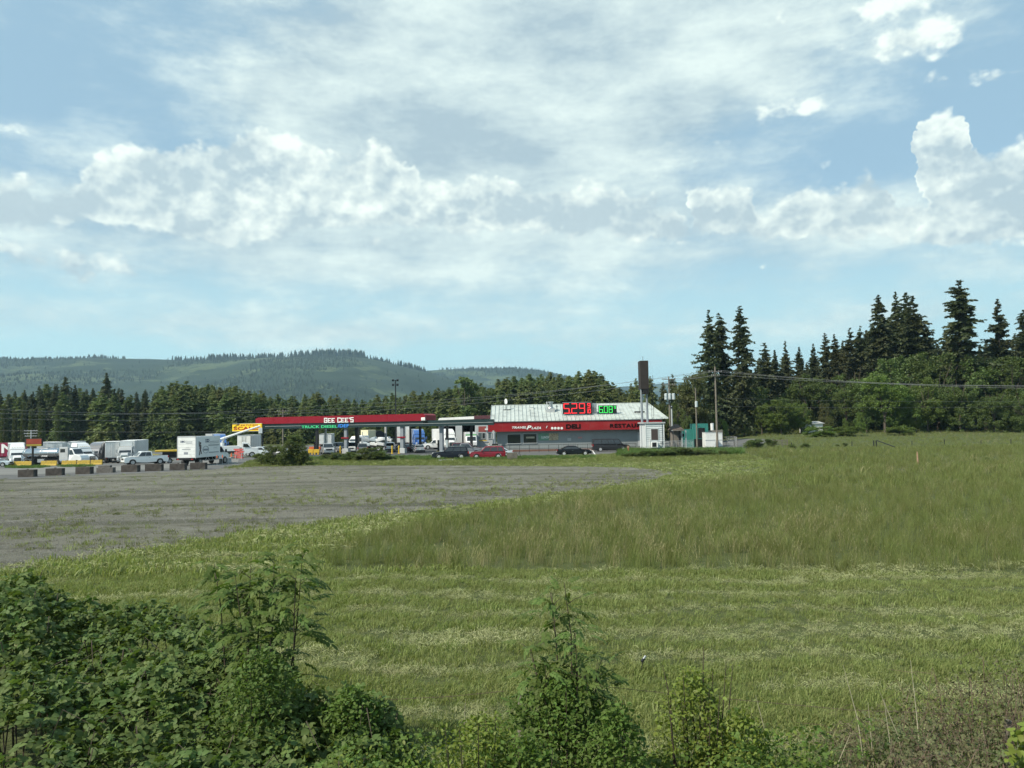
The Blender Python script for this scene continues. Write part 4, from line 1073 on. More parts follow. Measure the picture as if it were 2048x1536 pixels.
def semi(px, Y, off, m, label, trailer_m=None, px_y=None, L_=12.5, group=None, **kw):
    p_ = GX(px, Y); t = thing('semi_truck', p_, face_cam(p_, off), label, 'semi truck', group)
    tractor(t, m, **kw)
    if trailer_m is not None: box_trailer(t, trailer_m, L_)
    return t
semi(35, 138, .02, M_WHITEV, 'white semi truck facing out at the far left beside the red trailer', M_WHITE, stack=False)

t = semi(838, 158, .16, M_BLUEV, 'blue semi truck facing out behind the silver sedan', M_LGREY, L_=13, stack=False)
semi(897, 146, .22, M_WHITEV, 'white semi truck standing before the open garage bays', M_WHITE, L_=8, stack=False)
semi(440, 150, .12, M_BLUEV, 'blue semi truck behind the silver SUV on the left lot', M_LGREY, L_=12)
semi(252, 138, -.10, M_LGREY, 'chrome-nosed grey semi truck facing out in the middle of the trailer row', M_WHITE, L_=13, m_grille=M_CHROME, tall=False)
semi(192, 146, -.42, M_GREYV, 'grey semi truck with a raked roof right of the white tanker cab', M_WHITE, L_=12)
semi(166, 139, .55, M_WHITEV, 'white high-roofed semi truck standing behind the tanker cab', None, stack=False)


def lone_trailer(px, Y, yaw, m, label, L_=13.5, z1=4.05, h=None):
    p_ = GX(px, Y); t = thing('box_trailer', p_, yaw, label, 'trailer')
    box_trailer(t, m, L_, x1=L_ / 2, z1=z1, parent_name='trailer_body'); return t
t = lone_trailer(-18, 162, R(2), M_REDT if 'M_REDT' in globals() else mat('crimson_trailer', (.22, .012, .045), .4, var=.05), 'crimson trailer with large white letters at the left edge', 14)
lettering('IN', 3.6, 1.9, M_LETW, [c for c in t.children if c.name.startswith('trailer_body')][0], (2.1, -1.31, 1.9), 0, .03, bold=.03)
for px, Y, yw, lab in ((97, 163, 88, 'white trailer end directly above the left part of the tank'), (121, 160, 86, 'white trailer end with a faded emblem above the middle of the tank'), (144, 165, 80, 'white trailer between the faded-emblem one and the high-roofed cab')):
    t = lone_trailer(px, Y, R(yw) + math.radians(26), M_WHITE, lab, 12)
p_ = GX(226, 143); t = lone_trailer(226, 146, away(p_, .0) , M_WHITE, 'white trailer end left of the chrome-nosed semi truck', 12.5, 4.1)
t = lone_trailer(273, 151, away(GX(273, 151), -.15), M_WHITE, 'white trailer with a dark figure print right of the chrome-nosed semi truck', 13, 4.1)
b = [c for c in t.children if c.name.startswith('trailer_body')][0]
mk = MB(); mk.box(-6.77 - .02, -6.77, -.30, .10, 2.1, 3.4).box(-6.79, -6.77, -.20, .0, 3.4, 3.75).box(-6.79, -6.77, -.75, -.55, 2.5, 3.3); mk.build('print', M_NAVYL, b)
t = lone_trailer(806, 168, R(100), M_WHITE, 'tall white trailer standing behind the right-hand canopy posts', 8, 4.9)
t = lone_trailer(499, 148, away(GX(499, 148), -.35), M_WHITE, 'short white box trailer right of the bucket lorry', 6, 3.6)
t = lone_trailer(654, 165, away(GX(654, 165), -.1), M_WHITE, 'small white trailer standing above the silver pickup', 7, 3.4)

# tanker
p = GX(113, 131); t = thing('tanker_truck', p, R(-13), 'polished steel tanker truck with grey sleeper cab pointing right behind the yellow barriers', 'tanker truck', None, .97)
tk = MB(); n = 20
prof = [(-6.6, .25), (-6.5, .85), (-6.1, 1.02), (0.9, 1.02), (1.3, .85), (1.4, .25)]
vs = []
for x, r_ in prof:
    for k in range(n): a = 6.283 * k / n; vs.append((x, r_ * 1.02 * math.cos(a), 2.22 + r_ * .86 * math.sin(a)))
fs = [(i * n + k, i * n + (k + 1) % n, (i + 1) * n + (k + 1) % n, (i + 1) * n + k) for i in range(len(prof) - 1) for k in range(n)] + [tuple(range(n)), tuple(range(len(prof) * n - 1, (len(prof) - 1) * n - 1, -1))]
tk.add(vs, fs); tank = tk.build('tank', M_CHROME, t, smooth=True)
for x in (-5.9, -4.2, -2.5, -.8, .7):
    rb = MB(); pts = [(x, 1.07 * math.cos(6.283 * k / n), 2.22 + .90 * math.sin(6.283 * k / n)) for k in range(n)]
    rb.add([(q[0] - .04, q[1], q[2]) for q in pts] + [(q[0] + .04, q[1], q[2]) for q in pts], [(k, (k + 1) % n, n + (k + 1) % n, n + k) for k in range(n)]); rb.build('tank_band', M_ALU, tank)
MB().box(-3.6, -1.6, -.3, .3, 3.06, 3.24).cyl((-2.6, 0, 3.1), (-2.6, 0, 3.34), .3, n=12).build('manhole_walkway', M_ALU, tank)
MB().box(-6.6, 1.2, -.45, .45, .95, 1.32).build('chassis', M_DARK, t)
MB().box(-6.0, -3.6, -1.2, 1.2, 1.12, 1.2).build('mudguard', M_CHROME, t)
for x in (-5.4, -4.1, .0, 1.25):
    for sg in (-1, 1): wheel(t, x, sg * .95, .5, .5, m_rim=M_ALU)
MB().box(-2.9, -1.5, -1.15, -.6, .6, 1.2).build('hose_cabinet', M_ALU, t)
cabp = thing('cab', (0, 0, 0)); cabp.parent = t
for k in ('label', 'category', 'group'):
    if k in cabp: del cabp[k]
MB().box(1.75, 3.6, -1.19, 1.19, .95, 3.25).build('sleeper', M_LGREY, t, bevel=.05)
MB().box(2.0, 3.0, -1.215, -1.185, 2.35, 2.95).build('sleeper_window', M_GLASS, t)
MB().prism([(3.62, .9), (3.62, 3.1), (4.3, 3.0), (4.95, 2.0), (5.9, 1.78), (6.2, 1.3), (6.2, .8), (3.7, .7)], -1.12, 1.12, lambda x, z: max(0, z - 1.7) * .12 + max(0, x - 5) * .15).build('cab_body', M_WHITEV, t, bevel=.05)
for sg in (-1, 1):
    MB().add([(x, sg * (1.14 - max(0, z - 1.7) * .12), z) for x, z in ((3.8, 1.95), (4.75, 1.95), (4.28, 2.75), (3.8, 2.75))], [(0, 1, 2, 3)]).build('side_window', M_GLASS, t)
    wheel(t, 5.35, sg * 1.0, .5, .3, m_rim=M_ALU)
    MB().cyl((3.5, sg * 1.1, 1.0), (3.5, sg * 1.1, 3.8), .07, n=8).build('exhaust_stack', M_CHROME, t)
MB().prism([(4.96, 2.03), (4.33, 2.95), (4.30, 2.92), (4.93, 2.0)], -.95, .95).build('windshield', M_GLASS, t)
MB().cyl((2.0, -1.0, .8), (3.4, -1.0, .8), .32, n=14).build('fuel_tank', M_CHROME, t)
MB().box(6.1, 6.35, -1.1, 1.1, .45, .8).build('bumper', M_CHROME, t, bevel=.04)
bpy.data.objects.remove(cabp)

# white box lorry seen from behind
p = G(384, 932); ps = W(384, 932, p.y)
t = thing('box_truck', (p.x, p.y + 2.2, p.z), R(80), 'white box truck with printed rear door standing at the left end of the gravel lot', 'box truck', s=1.08)
bx = MB().box(-2.6, 2.75, -1.22, 1.22, 1.0, 3.62).build('cargo_box', M_WHITEV, t, bevel=.04)
MB().box(-2.63, -2.58, -1.26, -1.16, .95, 3.66).box(-2.63, -2.58, 1.16, 1.26, .95, 3.66).box(-2.63, -2.58, -1.26, 1.26, 3.52, 3.67).build('rear_frame', M_LGREY, bx)
dr = MB().box(-2.615, -2.58, -1.15, 1.15, 1.04, 3.5).build('roller_door', M_WHITE, bx)
gv = MB()
for k in range(5): gv.box(-2.621, -2.614, -1.14, 1.14, 1.42 + k * .42, 1.44 + k * .42)
gv.build('door_seam', M_LGREY, dr)
def rear_txt(s_, y0, z, w, h, m, **kw): lettering(s_, w, h, m, bx, (-2.625, y0, z), -math.pi / 2, .012, **kw)
rear_txt('DBC', .80, 2.88, .58, .22, M_NAVYL, bold=.02)
MB().box(-2.632, -2.624, -.78, .20, 2.93, 3.0).box(-2.632, -2.624, -.75, .10, 2.78, 2.82).box(-2.632, -2.624, -.55, .60, 2.02, 2.09).box(-2.632, -2.624, -.40, .10, 2.25, 2.28).box(-2.632, -2.624, -.20, .34, 1.44, 1.72).build('print', M_GREYL, bx)
def side_txt(s_, x0, z, w, h, m, **kw): lettering(s_, w, h, m, bx, (x0, -1.232, z), 0, .012, **kw)
side_txt('DBC', -.55, 3.06, .9, .20, M_NAVYL, bold=.02); side_txt('DBC', -.55, 2.82, .9, .20, M_NAVYL, bold=.02)
MB().box(.45, 2.4, -1.245, -1.232, 2.90, 2.96).box(.45, 2.3, -1.245, -1.232, 2.70, 2.76).box(.1, 2.4, -1.245, -1.232, 2.40, 2.52).box(.2, 2.4, -1.245, -1.232, 1.52, 1.62).box(1.2, 2.0, -1.245, -1.232, 2.1, 2.13).build('print', M_GREYL, bx)
# printed figure of a walking worker and a ring emblem on the side
fg = MB(); 
for q in ([(-1.95, 1.3), (-1.75, 1.3), (-1.6, 2.1), (-1.75, 2.1)], [(-1.5, 1.45), (-1.3, 1.42), (-1.55, 2.1), (-1.72, 2.1)], [(-1.85, 2.05), (-1.45, 2.05), (-1.45, 2.55), (-1.8, 2.6)], [(-1.75, 2.62), (-1.5, 2.62), (-1.5, 2.88), (-1.75, 2.88)], [(-1.95, 2.3), (-1.8, 2.5), (-1.85, 3.0), (-1.98, 3.0)]):
    fg.prism(q, -1.245, -1.232)
fg.build('printed_figure', mat('brown_print', (.10, .075, .07), .5, var=0), bx)
rgm = MB(); pts = [(-.5 + .62 * math.cos(a * .1745), -1.24, 1.95 + .42 * math.sin(a * .1745)) for a in range(0, 37)]
rgm.tube(pts, .03, 4); rgm.box(-1.0, .0, -1.245, -1.232, 1.82, 2.05); rgm.build('printed_emblem', M_GREYL, bx)
MB().box(-2.9, -2.5, -1.2, 1.2, .78, .98).build('rear_bumper', M_DARK, t)
MB().box(-2.5, 4.2, -.45, .45, .60, .96).build('chassis', M_DARK, t)
MB().prism([(2.85, .6), (2.85, 2.35), (3.6, 2.3), (4.35, 1.45), (5.1, 1.3), (5.25, .6)], -1.0, 1.0, lambda x, z: max(0, z - 1.4) * .12).build('cab', M_WHITEV, t, bevel=.05)
MB().add([(x, -1.02 + max(0, z - 1.4) * .12 - .005, z) for x, z in ((3.0, 1.5), (4.1, 1.5), (3.55, 2.15), (3.0, 2.15))], [(0, 1, 2, 3)]).build('side_window', M_GLASS, t)
MB().cbox((3.9, -1.35, 1.65), (.1, .22, .4)).cyl((3.9, -1.0, 1.6), (3.9, -1.35, 1.6), .02).build('side_mirror', M_BLACK, t)
for sg in (-1, 1):
    wheel(t, -1.5, sg * .92, .45, .5, m_rim=M_ALU); wheel(t, 4.2, sg * .92, .45, .26, m_rim=M_ALU)
    MB().cbox((-2.91, sg * .95, .86), (.03, .25, .12)).build('taillight', M_TAIL, t)
MB().box(-.6, 2.2, -1.2, -1.12, .55, .62).cyl((-.5, -1.16, .6), (-.1, -1.16, 1.0), .03).cyl((.5, -1.16, .6), (.1, -1.16, 1.0), .03).cyl((1.3, -1.16, .6), (1.0, -1.16, 1.0), .03).build('side_guard', M_ALU, t)

# bucket lorry with raised boom
p = GX(474, 127); t = thing('bucket_truck', p, R(20), 'white bucket truck with its boom raised over the red barricades', 'bucket truck')
MB().box(-3.0, .6, -1.15, 1.15, .9, 1.15).build('deck', M_DARK, t)
MB().box(-2.9, .4, -1.2, -.75, 1.15, 2.0).box(-2.9, .4, .75, 1.2, 1.15, 2.0).build('tool_locker', M_WHITEV, t, bevel=.03)
MB().prism([(.8, .7), (.8, 2.6), (1.7, 2.5), (2.3, 1.75), (3.3, 1.6), (3.4, .7)], -1.1, 1.1, lambda x, z: max(0, z - 1.6) * .1).build('cab', M_WHITEV, t, bevel=.05)
MB().prism([(2.31, 1.78), (1.74, 2.46), (1.70, 2.43), (2.27, 1.75)], -.95, .95).build('windshield', M_GLASS, t)
for sg in (-1, 1):
    MB().add([(x, sg * 1.11, z) for x, z in ((1.0, 1.75), (2.05, 1.75), (1.65, 2.3), (1.0, 2.3))], [(0, 1, 2, 3)]).build('side_window', M_GLASS, t)
    for x in (-1.8, 2.4): wheel(t, x, sg * .95, .48, .35, m_rim=M_ALU)
MB().cyl((-2.3, 0, 1.15), (-2.3, 0, 2.6), .32, n=12).build('turret', M_WHITEV, t)
MB().tube([(-2.3, 0, 2.6), (-1.9, 0, 3.5), (-1.5, 0, 3.3)], .2, 8).build('knuckle', M_LGREY, t)
MB().cyl((-2.6, 0, 3.15), (3.7, -.2, 5.3), .20, .13, n=8).build('boom', M_WHITEV, t)
MB().box(3.45, 4.05, -.5, .1, 4.0, 4.95).build('bucket', M_WHITEV, t, bevel=.04)

# flatbed with equipment, scrap carrier, stepped van
p = GX(322, 113); t = thing('flatbed_trailer', p, R(205), 'black flatbed trailer with yellow deck edge between the white pickup and the box truck', 'trailer')
MB().box(-3.5, 3.2, -1.15, 1.15, .85, 1.05).build('deck', M_BLACK, t)
MB().box(-3.4, -.2, -1.1, 1.1, 1.06, 1.75).build('load_box', M_DARK, t, bevel=.03)
MB().box(-3.4, .8, -1.0, 1.0, 1.76, 2.0).build('yellow_load', M_YEL, t, bevel=.05)
for sg in (-1, 1):
    for x in (-1.2, -.3): wheel(t, x, sg * .98, .38, .28)
MB().cyl((3.2, 0, .9), (4.4, 0, .6), .06).build('drawbar', M_BLACK, t)
p = GX(306, 128); t = tag(MB().prism([(-3.2, 0), (-2.2, .9), (-.6, 1.5), (.8, 1.3), (2.4, .6), (3.2, 0)], -1.5, 1.5, lambda x, z: z * .6).build('sand_heap', mat('olive_heap', (.22, .20, .06), .95, var=.3, vscale=2, bump=.8), None, smooth=True, loc=p), 'low olive-yellow heap behind the yellow load of the flatbed', 'heap')

p = GX(716, 150); t = thing('car_carrier', p, face_cam(p, -.9), 'car carrier with a yellow-nosed cab body and a gutted car on its upper deck', 'truck')
tractor(t, M_WHITEV, tall=False, dark=True)
MB().box(-3.6, -1.6, -1.15, 1.15, 2.4, 4.1).build('upper_load', mat('cream_load', (.62, .58, .40), .6, var=.1), t, bevel=.08)
MB().prism([(-6.5, 2.6), (-6.4, 3.3), (-5.4, 3.9), (-4.2, 3.9), (-3.7, 3.2), (-3.7, 2.6)], -1.0, 1.0, lambda x, z: max(0, z - 3) * .25).build('carried_car', M_BLACKP, t, bevel=.08)
MB().box(-11, -1.8, -1.1, 1.1, 1.1, 1.3).box(-11, -1.8, -1.15, -1.05, 2.4, 2.55).box(-11, -1.8, 1.05, 1.15, 2.4, 2.55).build('deck', M_BLACK, t)
ps_ = MB()
for x in (-10.8, -8.5, -6.2, -3.9):
    for sg in (-1, 1): ps_.box(x - .06, x + .06, sg * 1.1 - .05, sg * 1.1 + .05, 1.2, 2.5)
ps_.build('deck_post', M_BLACK, t)
for sg in (-1, 1):
    for x in (-9.5, -8.3): wheel(t, x, sg * .95, .48, .45)
p = GX(748, 148); t = thing('scrap_trailer', p, R(175), 'low trailer heaped with crushed pale cars under the canopy', 'trailer')
MB().box(-3.6, 3.4, -1.2, 1.2, .8, 1.0).build('deck', M_BLACK, t)
rs = random.Random(5)
for k in range(9):
    b = MB(); x = -2.8 + (k % 5) * 1.35; z = 1.35 + (k // 5) * .85
    b.cbox((x, rs.uniform(-.1, .1), z), (1.5, 2.0, .55), rs.uniform(-.15, .15), 0, rs.uniform(-.25, .25)).cbox((x + .1, 0, z + .35), (.8, 1.6, .25), 0, 0, rs.uniform(-.3, .3))
    b.build('crushed_car', rs.choice([M_SILV, M_WHITEV, M_GREYV, M_PALEV]), t, bevel=.06)
for sg in (-1, 1):
    for x in (-2.4, -1.2): wheel(t, x, sg * .95, .45, .4)
p = GX(941, 155); t = thing('step_van', p, face_cam(p, .1), 'white high-backed van with green stripes parked inside the open garage bay', 'van')
MB().box(-3, 1.2, -1.15, 1.15, .7, 3.3).build('cargo_box', M_WHITEV, t, bevel=.05)
MB().prism([(1.2, .6), (1.2, 2.5), (1.7, 2.4), (2.2, 1.5), (2.7, 1.3), (2.75, .6)], -1.05, 1.05).build('cab', M_WHITEV, t, bevel=.05)
MB().prism([(2.22, 1.53), (1.74, 2.36), (1.70, 2.33), (2.18, 1.5)], -.9, .9).build('windshield', M_GLASS, t)
MB().box(1.205, 1.22, -1.1, 1.1, 2.6, 2.85).build('green_stripe', mat('green_stripe', (.10, .40, .12), .5, var=0), t)
for sg in (-1, 1):
    for x in (-2, 1.9): wheel(t, x, sg * .95, .4, .3)

# ---------------------------------------------------------------- restaurant
YB = 130.0
def wx(px, Y=YB): return W(px, 850, Y).x
def wz(px, py, Y=YB): return W(px, py, Y).z
xL, xR = wx(993), wx(1318)
z0 = tz(0, YB)
O = Vector((xL, YB, z0))
t = rest = thing('restaurant', O, 0, 'grey restaurant with ribbed white roof and red fascia lettered TRAVEL PLAZA, DELI, RESTAURANT', 'restaurant')
Lw = xR - xL; EZ = 5.22; FB = 3.52; DY = 9.0; RZ = 8.15
wall = MB().box(0, Lw, 0, DY * 2, .0, EZ - .1).build('wall', M_GREYW, t)
bt = MB(); k = 0
while k * .41 < Lw: bt.box(k * .41, k * .41 + .05, -.03, -.002, .35, FB + .3); k += 1
tag(bt.build('batten', M_GREYW, wall), kind='stuff')
MB().box(-.05, Lw + .05, -.06, -.004, -.1, .36).build('brick_base', mat('brick_base', (.16, .085, .065), .9, var=.25, vscale=5), wall)
fx0 = wx(976) - xL; fx1 = wx(1322) - xL
npan = 12
fas = thing('fascia', (0, 0, 0)); fas.parent = t
for k in range(npan):
    a = fx0 + (fx1 - fx0) * k / npan; b_ = fx0 + (fx1 - fx0) * (k + 1) / npan - .012
    MB().box(a, b_, -1.12, -1.0, FB, EZ - .02).build('fascia_panel', M_RED, fas)
MB().box(fx0, fx0 + .12, -.99, 1.2, FB, EZ - .02).box(fx0 + .0, fx1, -1.0, -.003, FB + .02, FB + .10).build('soffit', M_RED, t)
MB().box(fx0 - .05, fx1 + .05, -1.22, -1.125, EZ - .08, EZ + .04).build('gutter', M_LGREY, t)
def fl(s_, pa, ya, pb, yb, m, **kw):
    Yf = YB - 1.13; a = W(pa, ya, Yf); b_ = W(pb, yb, Yf)
    lettering(s_, b_.x - a.x, b_.z - a.z, m, t, (a.x - O.x, -1.125, a.z - O.z), 0, .05, **kw)
fl('TRAVEL', 1024, 857.5, 1053, 852.5, M_LETW, shear=.3, bold=.03)
fl('P', 1053, 859, 1063, 851.0, M_LETW, shear=.3, bold=.04)
fl('LAZA', 1063, 858.5, 1082, 853.5, M_LETW, shear=.3, bold=.03)
fl('/', 1092, 856.5, 1095, 851.5, M_LETW, bold=.02)
for i, px in enumerate((1102, 1108, 1114.5, 1121)):
    Yf = YB - 1.13; a = W(px, 859, Yf); MB().cyl((a.x - O.x + .22, -1.125, a.z - O.z + .22), (a.x - O.x + .22, -1.18, a.z - O.z + .22), .22, n=12).cyl((a.x - O.x + .22, -1.18, a.z - O.z + .22), (a.x - O.x + .22, -1.19, a.z - O.z + .22), .10, n=4).build('round_emblem', M_LETW, t)
fl('DELI', 1132, 857.5, 1161, 848, M_LETK, bold=.04)
fl('RESTAURANT', 1220, 855.5, 1312, 846, M_LETK, bold=.03, space=1.15)
# standing-seam roof, gable at the left, hip at the right
rxl = wx(983) - xL - .2; rxr = wx(1334) - xL; rdl = wx(989, YB + 7.8) - xL; rdr = wx(1297, YB + 7.8) - xL
rdl = rxl
yE, yR = -1.3, 7.8; npn = 44; pw_ = (rxr - rxl) / npn
roof = thing('roof', (0, 0, 0)); roof.parent = t
def roof_strip(a, b_, fa, fb):
    """one metal sheet from the eave up to fraction f of the slope, with a raised rib"""
    q = MB(); dz = RZ - EZ; dy = yR - yE
    P_ = lambda x, f, o=0.0: (x, yE + dy * f, EZ + .05 + dz * f + o)
    q.add([P_(a, 0), P_(b_, 0), P_(b_, fb), P_(a, fa), P_(a, 0, -.03), P_(b_, 0, -.03), P_(b_, fb, -.03), P_(a, fa, -.03)], [(0, 1, 2, 3), (7, 6, 5, 4), (0, 4, 5, 1), (1, 5, 6, 2), (2, 6, 7, 3), (3, 7, 4, 0)])
    q.add([P_(a, 0), P_(a + .07, 0), P_(a + .07, fa), P_(a, fa), P_(a + .015, 0, .13), P_(a + .055, 0, .13), P_(a + .055, fa, .13), P_(a + .015, fa, .13)], [(4, 5, 6, 7), (0, 4, 7, 3), (1, 2, 6, 5), (0, 1, 5, 4)])
    q.build('roof_sheet', M_ROOFM, roof)
for k in range(npn):
    a = rxl + k * pw_; b_ = a + pw_ - .004
    fa = 1.0 if a <= rdr else max(.02, 1 - (a - rdr) / (rxr - rdr)); fb = 1.0 if b_ <= rdr else max(.0, 1 - (b_ - rdr) / (rxr - rdr))
    roof_strip(a, b_, fa, fb)
ry2 = 2 * yR - yE
MB().add([(rxl, ry2, EZ), (rxr, ry2, EZ), (rdr, yR, RZ), (rxl, yR, RZ)], [(3, 2, 1, 0)]).add([(rxr, yE, EZ + .02), (rxr, ry2, EZ + .02), (rdr, yR, RZ + .02)], [(0, 1, 2)]).build('rear_roof', M_ROOFM, roof)
MB().tube([(rxl, yR, RZ + .08), (rdr, yR, RZ + .08), (rxr, yE, EZ + .1)], .09, 6).build('ridge_cap', M_ROOFM, roof)
MB().add([(rxl + .02, yE + .2, EZ), (rxl + .02, ry2, EZ), (rxl + .02, yR, RZ - .02)], [(0, 1, 2)]).build('gable', M_GREYW, t)
def window(pa, ya, pb, yb, parent, mgl=M_WGLASS, Y=YB, mull=0, fr=M_LGREY, o=O, name='window'):
    a = W(pa, yb, Y); b_ = W(pb, ya, Y); x0, x1, za, zb = a.x - o.x, b_.x - o.x, a.z - o.z, b_.z - o.z
    f = MB().box(x0 - .09, x0, -.10, .0, za - .09, zb + .09).box(x1, x1 + .09, -.10, .0, za - .09, zb + .09).box(x0, x1, -.10, .0, zb, zb + .09).box(x0, x1, -.12, .0, za - .09, za)
    for k in range(mull): xm = x0 + (x1 - x0) * (k + 1) / (mull + 1); f.box(xm - .03, xm + .03, -.09, .0, za, zb)
    f = f.build(name, fr, parent)
    MB().box(x0, x1, -.045, -.035, za, zb).build('pane', mgl, f)
    return f
window(1015, 868.5, 1041, 887, t); w2 = window(1047, 867.5, 1073, 886, t)
def on_wall(nm, pa, ya, pb, yb, m, parent, off=.04, Y=YB, o=O, dep=.03, label=None):
    a = W(pa, yb, Y); b_ = W(pb, ya, Y)
    q = MB().box(a.x - o.x, b_.x - o.x, -off - dep, -off, a.z - o.z, b_.z - o.z).build(nm, m, parent)
    return q
on_wall('menu_board', 1052, 873, 1069, 877, mat('lit_menu', (.35, .33, .25), .5, var=.1), w2, .05, dep=.01)
pst = on_wall('poster', 1077, 866, 1117, 881, mat('poster_green', (.13, .26, .19), .6, var=.25, vscale=1.5), t)
on_wall('poster_picture', 1098, 866.5, 1116.5, 880.5, mat('poster_food', (.36, .30, .20), .6, var=.6, vscale=4), t, .071, dep=.006)
a = W(1083, 877, YB); lettering('SUBS & MORE' if False else 'LUNCH', 1.3, .42, M_LETW, t, (a.x - O.x, -.072, a.z - O.z), 0, .01, bold=.02)
on_wall('wall_notice', 1135, 876, 1142, 882, M_LGREY, t); on_wall('reserved_sign', 1156, 873.5, 1164, 877, mat('pink_sign', (.42, .22, .22), .6, var=.1), t)
on_wall('side_door', 1276, 864, 1284, 892, M_LGREY, t)
on_wall('corner_post', 986, 861, 989, 900, M_LGREY, t, 1.0, dep=.2)
# pipe railing along the front walk
p0 = GX(1000, 125.5); t = thing('railing', p0, 0, 'thin dark pipe railing running along the front of the restaurant', 'railing')
xr_ = GX(1284, 125.5).x - p0.x; kk = int(xr_ / 1.62)
for k in range(kk + 1): MB().cyl((k * 1.62, 0, 0), (k * 1.62, 0, 1.25), .035, n=6).build('post', M_CHAR, t)
for z in (.66, 1.24): MB().cyl((0, 0, z), (kk * 1.62, 0, z), .032, n=6).build('rail', M_CHAR, t)

# things on the roof
def on_roof(px, py, f=None):
    """point on the front roof slope seen at a pixel"""
    lo, hi = YB - 1.3, YB + 7.8
    for _ in range(30):
        Y = (lo + hi) / 2; z = W(px, py, Y).z; zr = EZ + .05 + (RZ - EZ) * (Y - (YB - 1.3)) / 9.1
        if z > zr: lo = Y
        else: hi = Y
    return W(px, py, Y)
SEG = {'0': 'abcdef', '2': 'abged', '5': 'afgcd', '6': 'afgecd', '8': 'abcdefg', '9': 'abcdfg', '1': 'bc'}
def digit(b, ch, x, z, w, h, th):
    S_ = {'a': (x + th * .4, z + h - th, x + w - th * .4, z + h), 'g': (x + th * .4, z + h / 2 - th / 2, x + w - th * .4, z + h / 2 + th / 2), 'd': (x + th * .4, z, x + w - th * .4, z + th),
          'f': (x, z + h / 2 + .02, x + th, z + h - th * .3), 'b': (x + w - th, z + h / 2 + .02, x + w, z + h - th * .3), 'e': (x, z + th * .3, x + th, z + h / 2 - .02), 'c': (x + w - th, z + th * .3, x + w, z + h / 2 - .02)}
    for c in SEG[ch]:
        x0, za, x1, zb = S_[c]; b.box(x0, x1, -.20, -.16, za, zb)
def price(px0, px1, py0, py1, main, small, m, label, frac=None):
    base = on_roof((px0 + px1) / 2, py1 + 1.5); a = W(px0, py1, base.y); c = W(px1, py0, base.y); w = c.x - a.x; h = c.z - a.z
    t = thing('price_sign', (a.x, base.y, a.z), 0, label, 'price sign')
    MB().box(0, w, -.15, .15, 0, h).build('cabinet', M_BLACKP if False else mat('sign_black', (.006, .008, .009), .6, var=0), t)
    lg = MB()
    for k in range(3): lg.cyl((w * (.15 + .35 * k), .05, -1.0), (w * (.15 + .35 * k), .05, .05), .05, n=6).cyl((w * (.15 + .35 * k), 1.5, .0), (w * (.15 + .35 * k), .1, h * .7), .04, n=6)
    lg.build('support_leg', M_ALU, t)
    MB().box(-.02, w + .02, -.17, .17, h, h + .05).build('cap_strip', M_LGREY, t)
    th = h * .066; mw = w * .80; n_ = len(main.replace('.', '')); dw = mw / n_ * .76; gap = mw / n_; x = w * .03
    dot = 0
    for ch in main:
        if ch == '.':
            MB().box(x - gap * .20, x - gap * .20 + th * 1.2, -.20, -.16, h * .06, h * .06 + th * 1.2).build('decimal_point', m, t); continue
        b = MB(); digit(b, ch, x, h * .07, dw, h * .86, th); b.build('digit', m, t); x += gap
    b = MB(); digit(b, small, w * .85, h * .56, w * .105, h * .36, th * .7); b.build('small_digit', m, t)
    if frac:
        b = MB(); b.box(w * .845, w * .965, -.20, -.16, h * .485, h * .51); b.box(w * .85, w * .865, -.20, -.16, h * .07, h * .42); digit(b, '0', w * .885, h * .07, w * .08, h * .35, th * .7); b.build('fraction', m, t)
price(1125.5, 1183, 804.5, 829, '5.29', '9', M_LEDR, 'large red price display reading 5.29 9/10 on the restaurant roof', True)
price(1197, 1233, 810.5, 827, '6.08', '9', M_LEDG, 'smaller green price display reading 6.08 9 on the restaurant roof')
p = on_roof(1012, 820); t = thing('satellite_dish', p, 0, 'white satellite dish on a thin mast at the left end of the restaurant roof', 'satellite dish')
MB().cyl((0, 0, 0), (0, 0, 1.1), .05, n=6).box(-.5, .9, -.2, .2, 0, .1).build('mast', M_CHAR, t)
d = MB(); n = 16; vs = [(0, -.02, 1.5)]
for rr_ in (.25, .45): vs += [((rr_ * math.cos(6.283 * k / n)) * .6, -.02 - rr_ * rr_ * .5 - .2 * rr_ * math.cos(6.283 * k / n), 1.5 + rr_ * math.sin(6.283 * k / n) * 1.15) for k in range(n)]
fs = [(0, 1 + k, 1 + (k + 1) % n) for k in range(n)] + [(1 + k, 1 + n + k, 1 + n + (k + 1) % n, 1 + (k + 1) % n) for k in range(n)]
d.add(vs, fs); o = d.build('dish', M_WHITE, t, smooth=True); so = o.modifiers.new('s', 'SOLIDIFY'); so.thickness = .03
MB().tube([(0, -.1, 1.1), (-.2, -.7, 1.3)], .02, 5).cbox((-.2, -.7, 1.32), (.1, .12, .1)).build('feed_arm', M_LGREY, t)
p = on_roof(1101, 823); t = thing('roof_exhaust', p, 0, 'boxy metal exhaust unit with a round fan left of the red price display', 'vent')
MB().box(-.75, .75, -.5, .5, -.2, .55).build('curb_box', M_LGREY, t); MB().box(-.72, -.55, -.4, .4, .55, 1.75).build('side_plate', M_LGREY, t)
MB().cyl((.05, 0, .56), (.05, 0, .8), .55, .45, n=14).cyl((.05, 0, .8), (.05, 0, 1.55), .36, n=14).cyl((.05, 0, 1.55), (.05, 0, 1.75), .5, n=14).build('fan_hood', M_ALU, t)
p = on_roof(1063, 818); tag(MB().box(-.35, .35, -.25, .25, -.1, .30).box(-.42, .42, -.3, .3, .30, .36).build('roof_vent', M_WHITE, None, loc=p), 'small white box vent near the ridge between the dish and the round fan', 'vent')
